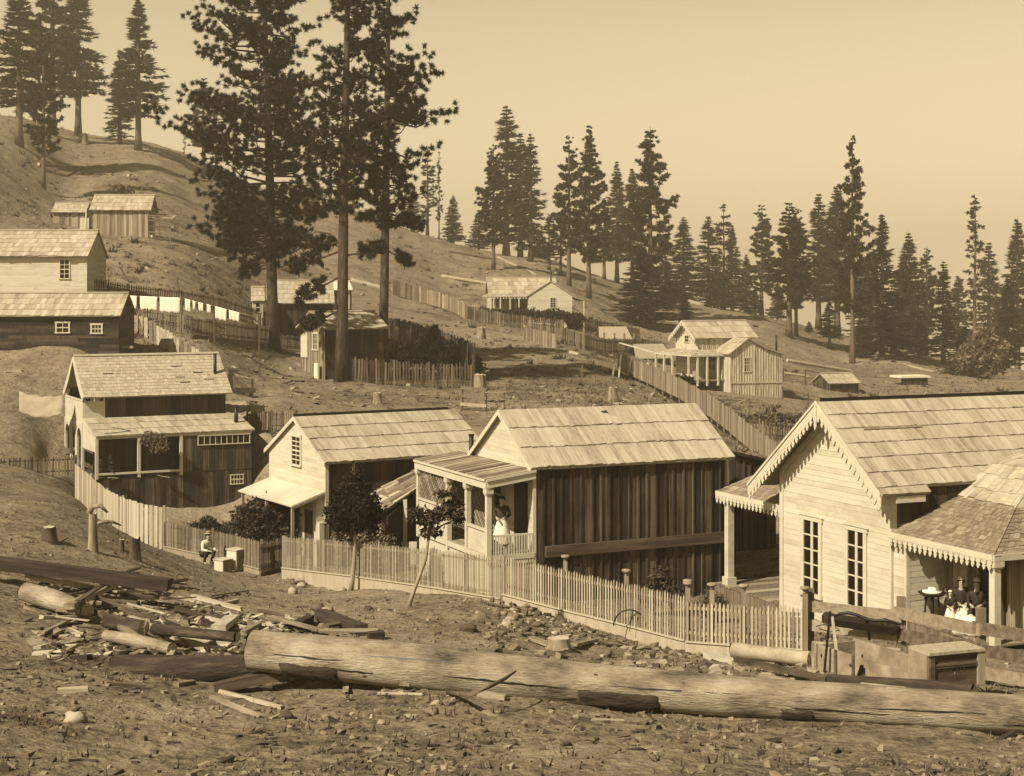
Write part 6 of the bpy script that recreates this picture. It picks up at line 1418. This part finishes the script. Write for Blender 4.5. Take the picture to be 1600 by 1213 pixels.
# ================= trees =================
def blades(centers, dirs, n_each, length, width, rng, spread=1.0, upb=.15, sf=None):
    "n_each triangular blades around every centre"
    M = len(centers); sf = 1.0 if sf is None else np.repeat(sf, n_each); c = np.repeat(centers, n_each, 0); d = np.repeat(dirs, n_each, 0) + rng.normal(size=(M * n_each, 3)) * spread; d[:, 2] += upb
    d /= np.linalg.norm(d, axis=1)[:, None] + 1e-9; L = length * rng.uniform(.6, 1.25, M * n_each) * sf; sd = np.cross(d, rng.normal(size=(M * n_each, 3))); sd /= np.linalg.norm(sd, axis=1)[:, None] + 1e-9
    w = sd * (width * rng.uniform(.6, 1.3, M * n_each))[:, None]; tip = c + d * L[:, None]; b = c - d * (L * .1)[:, None]
    return np.stack([b - w, b + w, tip], 1)
def conifer(seed, H, Rm, cb, kind='fir', dens=1.0, trunk_r=.4, lean=(0, 0), gaps=0.0, m=None, mt=None, top=1.0, size=1.0, side=None, low=()):
    """returns (trunk mesh, crown mesh). cb: height fraction where the crown starts"""
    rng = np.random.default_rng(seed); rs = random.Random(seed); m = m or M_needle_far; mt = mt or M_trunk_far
    tk = MB(); n = 9; pts, rad = [], []
    for i in range(n + 1):
        t = i / n; pts.append((lean[0] * t + .25 * mnoise.noise(Vector((t * 2, seed, 0))) * t, lean[1] * t, H * t - (.4 if i == 0 else 0))); rad.append(trunk_r * ((1 - t) ** .75 * .93 + .06) * (1.35 if i == 0 else 1))
    tk.tube(pts, rad, 10 if trunk_r > .3 else 7, .5)
    def trunk_at(z): t = max(0, min(1, z / H)); k = min(int(t * n), n - 1); f = t * n - k; a, b = Vector(pts[k]), Vector(pts[k+1]); q = a.lerp(b, f); q.z = z; return q
    cen, dr = [], []; z = cb * H; wh = 0
    while z < H * .995:
        h = (z - cb * H) / (H * (1 - cb)); wh += 1
        if kind == 'fir': prof = (1 - h) ** 1.05 * (.75 + .25 * min(1, h * 6)) * 1.1 + .012; step = .42 * size; nb = rs.randint(5, 7)
        elif kind == 'spire': prof = (1 - h) ** .85 * 1.0 * (.6 + .4 * min(1, h * 3)) + .015; step = .42 * size; nb = rs.randint(4, 6)
        else: prof = (min(1, (1.03 - h) * 1.35) ** .8) * (.55 + .45 * min(1, h * 4)) * (.6 + .4 * rs.random()) ; step = (.5 if m is M_needle else .55) * size; nb = rs.randint(4, 6) if m is M_needle else rs.randint(3, 5)
        clump = mnoise.noise(Vector((z * .25, seed * 3.3, 1)))
        for b in range(nb):
            if rs.random() < gaps * (1.3 - clump): continue
            a = rs.uniform(0, 2 * math.pi); L = Rm * prof * rs.uniform(.55, 1.12) * (1 + .35 * mnoise.noise(Vector((math.cos(a) * 1.5, math.sin(a) * 1.5 + seed, z * .22))))
            if side is not None: L *= 1 + side[0] * math.cos(a - side[1])
            if L < .15: L = .15
            o = trunk_at(z); el = rs.uniform(-.30, .05) if kind != 'pine' else rs.uniform(-.25, .35); 
            d = Vector((math.cos(a) * math.cos(el), math.sin(a) * math.cos(el), math.sin(el)))
            if kind in ('fir', 'spire'): d.z += .35 * h; d.normalize()
            nt = max(2, int(L / (.42 * size) * dens)); s0 = .12 if kind != 'pine' else .35
            up = .18 if kind != 'pine' else .30; pv = o
            side_v = Vector((-math.sin(a), math.cos(a), 0))
            for i in range(nt):
                s = s0 + (1 - s0) * (i + rs.random() * .7) / nt; q = o + d * (L * s); q.z += (up * L * s * s - .22 * L * s) if kind != 'pine' else up * L * s * s * rs.uniform(.6, 1.2)
                wsp = (.30 if kind != 'pine' else .42) * L * (1 - s * .75) * (s + .25)
                q += side_v * rs.uniform(-wsp, wsp); q += Vector((rs.uniform(-.2, .2), rs.uniform(-.2, .2), rs.uniform(-.14, .14))) * (.6 if kind != 'pine' else 1.8)
                cen.append(q); dr.append(d + side_v * rs.uniform(-.5, .5))
            e = o + d * (L * .75); e.z += (up * L * .56 - .16 * L) if kind != 'pine' else up * L * .5
            if L > .8: tk.tube([o, o + d * L * .4 + Vector((0, 0, -.04 * L)), e], [.035 + L * .012, .03 + L*.006, .012], 4, .3, caps=False)
        z += step * rs.uniform(.7, 1.3)
    for (zl, al, Ll, el_) in low:      # separate low boughs
        o = trunk_at(zl); d = Vector((math.cos(al) * math.cos(el_), math.sin(al) * math.cos(el_), math.sin(el_))); side_v = Vector((-math.sin(al), math.cos(al), 0))
        tk.tube([o, o + d * Ll * .5 + Vector((0, 0, -.06 * Ll)), o + d * Ll + Vector((0, 0, -.1 * Ll))], [.09, .07, .03], 6, .3, caps=False)
        for i in range(int(Ll * 16)):
            s = rs.uniform(.4, 1.05); q = o + d * (Ll * s) + side_v * rs.uniform(-.28, .28) * Ll + Vector((0, 0, -.1 * Ll * s + rs.uniform(-.16, .2) * Ll)); cen.append(q); dr.append(d)
    sf = np.array([max(.3, min(1.0, .3 + (H - c[2]) / H * 4.5)) for c in cen]); cen = np.array([tuple(c) for c in cen]); dr = np.array([tuple(c) for c in dr])
    if kind == 'pine': V = blades(cen, dr * .5, int(44 * dens if m is M_needle else 20 * dens), .36 * size, .045 * size if m is M_needle else .11 * size, rng, .85, .25, sf)
    else: V = blades(cen, dr, int(12 * dens) + 1, .62 * size, .11 * size, rng, .45, -.02, sf)
    vals = np.repeat(rng.random(len(cen)), len(V) // len(cen)) * .6 + rng.random(len(V)) * .4
    cm = tri_mesh('crown', V.reshape(-1, 3), len(V), vals, m, link=False)
    tmp = tk.build('trunk', mt); tm = tmp.data; bpy.data.objects.remove(tmp)
    return tm, cm
def plant(name, label, meshes, loc, sc=(1, 1, 1), rz=0.0, cat='tree', group=None):
    r = empty(name, loc, rz, label, cat, group); r.scale = sc
    for nm, me in zip(('trunk', 'crown'), meshes):
        o = bpy.data.objects.new(nm, me); C.objects.link(o); o.parent = r
    return r
# the three great pines near the plank shed
def great(label, u, v, Y, H, Rm, cb, r, seed, lean, **kw):
    p = P(u, v, Y); p.z = G(p.x, p.y)
    return plant('ponderosa_pine', label, conifer(seed, H, Rm, cb, 'pine', trunk_r=r, lean=lean, m=M_needle, mt=M_trunk, **kw), p, group='great pines above the plank shed')
great('left great pine with the widest ragged crown beside the laundry yard', 427, 545, 124, 36, 8.0, .19, .48, 101, (-.8, 0), dens=1.7, gaps=.12, side=(.22, math.pi), low=[(9.5, math.pi, 3.6, -.2), (11, math.pi*.9, 4.5, 0), (6.5, math.pi, 2.4, -.1), (9, 0.1, 2.6, .1)])
great('middle great pine whose bare trunk rises right in front of the plank shed', 534, 592, 112, 37, 3.8, .33, .46, 202, (.5, 0), dens=1.4, gaps=.28, low=[(9.4, math.pi, 3.6, -.25), (9.0, 0, 3.0, .25), (7.6, math.pi*1.05, 3.4, -.4), (10, math.pi*.8, 2.8, 0), (5.2, math.pi, 3.0, -.35), (12.6, math.pi, 2.6, -.2), (13.4, .1, 1.6, .1)])
great('right great pine with clumped foliage and slightly leaning dark trunk', 598, 588, 118, 36, 4.5, .31, .40, 303, (.6, 0), dens=1.6, gaps=.14, side=(.25, 0), low=[(9.6, .1, 2.2, -.45), (12.4, 0, 2.8, -.3), (12.0, math.pi, 2.0, .1)])
# a thin far pine between them
protos = {}
def proto(key):
    if key not in protos:
        kind, seed = key; kw = dict(fir=dict(H=30, Rm=4.6, cb=.06, trunk_r=.42, dens=1.15), firbare=dict(H=30, Rm=4.0, cb=.24, trunk_r=.42, dens=1.1, gaps=.06), spire=dict(H=30, Rm=3.3, cb=.10, trunk_r=.4, dens=1.1, gaps=.05), pine=dict(H=32, Rm=4.6, cb=.22, trunk_r=.42, dens=2.0, gaps=.06), thin=dict(H=30, Rm=2.9, cb=.22, trunk_r=.3, dens=1.2, gaps=.3))[kind]
        kd = {'fir': 'fir', 'firbare': 'fir', 'spire': 'spire', 'pine': 'pine', 'thin': 'pine'}[kind]; H = kw.pop('H'); Rm = kw.pop('Rm'); cb = kw.pop('cb')
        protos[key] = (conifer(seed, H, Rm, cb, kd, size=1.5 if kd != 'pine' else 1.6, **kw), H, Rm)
    return protos[key]
NM = {'fir': 'fir_tree', 'firbare': 'fir_tree', 'spire': 'spruce_tree', 'pine': 'pine_tree', 'thin': 'bare_pine'}
TREES = [ # u, base v, top v, crown half width px, kind, seed, Y(0: from ground), label
 (122,213,-60,30,'firbare',1,0,'tall fir right of the group at the top left edge'), (82,213,-90,40,'pine',2,0,'broad pine in the group at the top left edge'), (68,292,40,24,'pine',22,0,'pine with a bare pale trunk standing lowest at the top left edge'), (30,230,-40,34,'firbare',6,0,'fir half outside the left edge on the ridge'),
 (187,228,82,18,'spire',3,0,'shorter left fir of the dark pair on the upper left ridge'), (216,236,-5,30,'firbare',4,0,'taller right fir of the dark pair on the upper left ridge'), (288,256,178,2.5,'thin',5,0,'branchless dead pole on the ridge left of the great pine'),
 (318,268,120,22,'pine',7,0,'far pine peeping left of the left great pine'), (338,272,170,16,'thin',8,0,'slim far pine hidden in the left great pine foliage'), (516,318,215,18,'thin',8,0,'faint thin pine seen between the left and middle great pines'), (552,330,232,14,'thin',9,0,'faint thin pine close right of the middle great trunk'), (488,312,250,14,'fir',1,0,'small fir far behind the left great crown'),
 (645,352,305,16,'firbare',4,0,'low broad fir just right of the right great pine'), (668,366,232,15,'thin',10,0,'sparse pine with curved crown on the ridge'), (686,369,236,7,'thin',11,0,'slender nearly bare pine right of the sparse one'), (708,376,305,13,'fir',12,0,'small dark fir alone on the ridge'), (748,392,328,14,'fir',1,0,'small fir at the left foot of the tall fir group'),
 (771,420,222,22,'pine',13,0,'lighter pine at the left of the tall fir group'), (791,402,164,27,'spire',14,0,'tallest pointed fir of the ridge group left of centre'), (813,404,208,20,'spire',15,0,'middle fir just right of the tallest pointed fir'), (829,408,208,20,'spire',3,0,'rightmost dark fir of the ridge group left of centre'),
 (858,420,333,17,'pine',10,0,'small faint pine in the gap right of the ridge group'), (876,428,340,14,'thin',16,0,'slim faint pine beside the small gap pine'), (889,448,210,24,'pine',17,0,'pine with bare lower trunk above the middle cottage'), (920,470,195,28,'pine',18,0,'tall ragged pine with pale trunk right of the cottage'), (944,440,310,16,'firbare',12,0,'low fir filling behind the tall ragged pine'),
 (964,438,253,20,'firbare',19,0,'pointed fir between the ragged pine and the dense pine'), (988,452,262,20,'firbare',4,0,'dark fir leaning into the dense broad pine'), (1016,500,198,33,'pine',20,0,'dense broad pine right of centre'), (1003,514,388,38,'fir',21,0,'low bushy fir at the foot of the dense broad pine'), (1040,478,400,24,'fir',1,0,'short dark fir right of the dense broad pine'),
 (1068,470,338,24,'fir',12,0,'broad cone shaped fir right of the dense broad pine'), (1107,466,338,20,'spire',15,0,'narrow fir second right of the dense broad pine'), (1131,482,315,17,'thin',10,0,'thin pointed pine before the sky gap'), (1144,470,352,16,'fir',19,0,'drooping fir at the left of the sky gap'), (1166,488,398,15,'fir',1,0,'short fir standing in the sky gap'), (1120,478,420,18,'fir',21,0,'low fir under the thin pointed pine'),
 (1190,480,318,22,'pine',17,0,'round topped pine with bare trunk right of the sky gap'), (1233,526,317,34,'pine',23,0,'dense rounded pine on twin trunks in the meadow'), (1244,526,322,20,'pine',13,0,'second leader of the dense rounded twin pine'), (1279,502,304,27,'firbare',19,0,'fir behind and right of the twin trunked pine'), (1308,510,290,30,'firbare',4,0,'wide fir just left of the tallest right hand pine'),
 (1332,568,211,27,'pine',24,0,'tallest right hand pine with open ladder like crown'), (1358,520,400,24,'fir',12,0,'low fir behind the tallest right hand pine'), (1378,558,334,30,'fir',21,0,'full fir right of the tallest right hand pine'), (1412,545,400,22,'firbare',1,0,'dim fir between the two full firs on the right'), (1420,548,362,25,'fir',12,0,'symmetrical fir near the right edge'), (1448,548,385,20,'pine',13,310,'hazy flat topped pine near the right edge'), (1474,570,408,19,'spire',3,0,'small compact fir near the right edge'),
 (1497,562,430,20,'firbare',4,330,'pale hazy fir third from the right edge'), (1523,600,303,20,'thin',25,300,'tall faint half bare pine at the right edge'), (1545,590,380,26,'firbare',19,340,'pale hazy fir beside the right edge'), (1590,590,340,26,'firbare',4,300,'hazy fir at the very right edge'), (1575,600,430,22,'fir',1,250,'lower fir at the very right edge'),
 (1264,522,502,6,'fir',12,0,'tiny fir sapling alone in the meadow'), (1215,500,440,12,'fir',19,0,'young fir between the sky gap pine and twin pine'), (1296,545,470,14,'firbare',1,0,'young fir below the fir behind the twin pine'), (1180,486,450,10,'fir',21,0,'small fir in front of the round topped pine'), (1345,560,500,15,'fir',3 if False else 21,0,'bushy young fir at the foot of the tallest right hand pine'), (1438,560,500,16,'fir',1,0,'young fir between full firs low on the right'), (1506,585,510,24,'fir',21,0,'bleached bushy fir low at the right edge'), (1070,500,455,9,'fir',12,0,'tiny dark fir on the slope left of the veranda house')]
for i, (u, vb, vt, hw, kind, seed, Y, lb) in enumerate(TREES):
    g0 = gp(u, vb) if not Y else None
    if g0 is not None and g0.y < 415: p = g0
    else: Yq = Y or 300; p = Vector((X_at(u, Yq), Yq, 0)); p.z = G(p.x, p.y)
    h = -(vt - CV) / F * p.y - p.z; (ms, H0, R0) = proto((kind, seed)); 
    s = h / H0; w = hw / F * p.y / (R0 * .6)
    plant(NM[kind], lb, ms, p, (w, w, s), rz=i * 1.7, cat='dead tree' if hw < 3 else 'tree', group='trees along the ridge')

# saplings and shrubs by the picket fence
def leafy(name, label, loc, trunk_pts, tr, clusters, n, size, m, rngseed, spread=.8, cat='sapling', upb=.2, width=.28, group=None):
    r = empty(name, loc, 0, label, cat, group); rng = np.random.default_rng(rngseed); mb = MB()
    if trunk_pts: mb.tube(trunk_pts, tr, 8, .6)
    cen = []; tot = sum(c[3] * c[4] * c[5] for c in clusters)
    for (x, y, z, rx, ry, rz_) in clusters:
        k = max(4, int(n * rx * ry * rz_ / tot)); q = rng.normal(size=(k, 3)); q /= np.linalg.norm(q, axis=1)[:, None]; q *= (rng.random(k) ** .4)[:, None]; 
        ns = np.array([1 + .45 * mnoise.noise(Vector((a*2.2 + x, b*2.2, c*2.2 + z))) for a, b, c in q]); q = q * ns[:, None] * np.array([rx, ry, rz_]) + np.array([x, y, z]); cen.append(q)
        if trunk_pts:
            for s in range(4): j = rng.integers(0, k); a = Vector(trunk_pts[-1]).lerp(Vector(trunk_pts[-2]), rng.random()); mb.tube([a, a.lerp(Vector(q[j]), .5) + Vector((0, 0, .03)), Vector(q[j])], [.02, .014, .006], 5, .4, caps=False)
    if trunk_pts: mb.build('trunk', M_board, r)
    cen = np.concatenate(cen); V = blades(cen, rng.normal(size=(len(cen), 3)) * .4, 4, size, size * width, rng, spread, upb); 
    vals = np.repeat(rng.random(len(cen)), 4) * .5 + rng.random(len(V)) * .5
    tri_mesh('crown' if trunk_pts else 'foliage', V.reshape(-1, 3), len(V), vals, m, r); return r
def at_uv(u, v, Y): p = P(u, v, Y); return p
b = gp(548, 925); s_ = b.y / F
leafy('sapling', 'evergreen sapling with dense round crown on a slender stem before the white gabled house', b, [(0, 0, -.1), (.06, 0, .35), (.12, .02, 1.2), (.14, 0, 2.3), (.12, 0, 3.2)], [.085, .07, .06, .05, .02],
  [(.10, 0, 2.55, .85, .8, .75), (.06, 0, 3.0, .7, .7, .6), (.12, 0, 3.5, .35, .35, .45), (-.45, 0, 2.3, .4, .4, .35), (.65, .1, 2.35, .42, .4, .4), (.75, 0, 1.95, .28, .3, .22), (.0, 0, 2.05, .6, .5, .3), (.1, 0, 3.95, .08, .08, .25)], 3800, .12, M_needle, 41, .9)
b = gp(637, 946)
leafy('sapling', 'leaning sapling with sparse flat crown in front of the latticed porch', b, [(0, 0, -.1), (.12, 0, .3), (.42, 0, 1.1), (.5, .05, 1.7), (.62, 0, 2.1)], [.06, .05, .04, .03, .015],
  [(.45, 0, 2.05, .42, .3, .14), (.85, 0, 2.2, .5, .35, .14), (1.05, .1, 2.35, .35, .3, .12), (.55, 0, 1.75, .28, .25, .15), (.25, 0, 2.2, .22, .2, .16), (.95, 0, 2.65, .3, .25, .1), (1.2, 0, 2.05, .22, .2, .1)], 520, .12, M_leaf, 42, .9)
def bush(label, u, v, Y, cl, n, size=.12, m=None, seed=1, name='bush', width=.3): 
    p = P(u, v, Y); p.z = min(p.z, G(p.x, p.y)) if False else G(p.x, p.y); return leafy(name, label, p, None, None, cl, n, size, m or M_leaf, seed, cat='bush', width=width)
bush('large dark leafy bush behind the picket gate under the white canopy', 405, 880, 60, [(-.1, 0, 1.3, 1.0, .8, 1.1), (.8, 0, 1.1, .7, .7, .9), (-.8, 0, .9, .6, .6, .7), (.3, 0, 2.0, .8, .7, .6), (1.2, .2, 1.9, .6, .5, .5)], 5200, .14, None, 51)
bush('vine like shrub hanging over the end of the curved board fence', 318, 850, 65, [(-.2, 0, 1.35, .55, .5, .35), (.55, 0, 1.2, .6, .5, .45), (1.1, 0, 1.0, .5, .4, .5), (.2, 0, 1.7, .35, .3, .25), (-.5, -.2, 1.2, .25, .3, .3)], 1700, .13, None, 52)
bush('broad leaf shrub between the round sapling and the lean-to', 560, 862, 54, [(-.5, 0, 1.0, .5, .4, .6), (.2, 0, .9, .6, .4, .7), (.9, 0, .8, .5, .4, .6)], 1500, .16, mat('pale_leaves', .06, .36, (2, 2, 2), A=.6, V=1.0, mid=.16), 53, width=.4)
bush('small feathery shrub against the lower wall of the batten cabin', 1030, 918, 46.5, [(0, 0, .75, .45, .3, .45), (.1, 0, 1.15, .3, .25, .3), (-.3, 0, .5, .3, .25, .35), (.45, 0, .6, .3, .25, .4)], 520, .13, None, 54)
bush('tuft of thin plants at the corner of the batten cabin', 1115, 918, 45, [(0, 0, .45, .5, .25, .4)], 300, .22, M_weed, 55, width=.08)
bush('climbing vine in the left bay of the screened side porch', 172, 742, 80.4, [(0, 0, 1.6+.4, .3, .15, .9), (-.3, 0, 2.4, .25, .15, .5)], 500, .12, None, 56)
bush('flowering vine in the second bay of the screened side porch', 238, 742, 81, [(0, 0, 3.6, .8, .2, .4), (.4, 0, 3.2, .5, .2, .4)], 500, .13, mat('pale_leaves', .06, .36), 57)
bush('dark scrub massed behind the high board fence', 668, 545, 122, [(-2.2, 0, 1.6, 1.4, 1, 1.2), (0, 0, 1.8, 1.6, 1, 1.4), (2, 0, 1.0, 1.5, 1, 1.1), (-3.2, 0, 2.0, .8, 1, 1.0), (.4, 0, 2.9, .7, .7, .9), (3.3, 0, .6, 1.0, 1, .8)], 5200, .28, M_needle, 58)
bush('small dark shrub at the right end of the scrub', 728, 556, 122, [(0, 0, .8, 1.0, .8, .8)], 900, .25, M_needle, 59)
bush('row of garden plants in front of the middle cottage', 800, 512, 192, [(-3, 0, .9, 2.6, .6, .7), (1, 0, .8, 2.6, .6, .8), (5, 0, .7, 2.6, .6, .8), (7.5, 0, .4, 1.6, .6, .7)], 2600, .35, M_needle_far, 60)
bush('dark shrub at the basement corner of the middle cottage', 897, 515, 193, [(0, 0, .8, .8, .6, .9)], 500, .35, M_needle_far, 61)
bush('low round bush on the bare slope above the barn', 188, 292, 205, [(0, 0, .6, 1.4, 1, .8)], 400, .5, M_weed, 62)
bush('bush beside the ridge log left of the cottage pine', 845, 428, 300, [(0, 0, 1.0, 1.8, 1, 1.2)], 400, .6, M_needle_far, 63)
bush('overgrown garden tangle right of the scalloped gable', 1165, 655, 118, [(-1, 0, .3, 1.5, .8, .4), (1.5, 0, .3, 1.5, .8, .4), (3.5, 0, .3, 1.2, .8, .35)], 900, .3, M_weed, 64)
bush('shrubs in a row along the inside of the long board fence', 1015, 600, 130, [(-3, 2, .5, 1.0, .5, .5), (0, 0, .5, 1.0, .5, .5), (2.4, -3, .5, 1.0, .5, .5), (-1.4, 1, .4, .6, .4, .4)], 900, .3, M_needle_far, 65)
bush('bleached leafy tree crown low at the right edge of the slope', 1520, 602, 215, [(0, 0, 2.5, 2.6, 2, 2.6), (1.5, 0, 5, 2.0, 1.6, 2.0), (3, 0, 3, 2, 2, 2.5)], 1800, .6, mat('pale_far_leaves', .05, .3, (.5, .5, .5), A=.6, V=1.0, mid=.13), 66)

# ================= air =================
hz = MB(); hz.box((-420, -12, -260), (480, 2620, 60), .5)
hm = bpy.data.materials.new('haze'); hm.use_nodes = True; t = hm.node_tree; t.nodes.clear()
ho = N(t, 'ShaderNodeOutputMaterial'); hv = N(t, 'ShaderNodeVolumePrincipled'); hv.inputs['Density'].default_value = .00065; hv.inputs['Color'].default_value = (1.0, .86, .62, 1); hv.inputs['Anisotropy'].default_value = .2
t.links.new(hv.outputs[0], ho.inputs['Volume']); h = hz.build('haze', hm); h['kind'] = 'stuff'
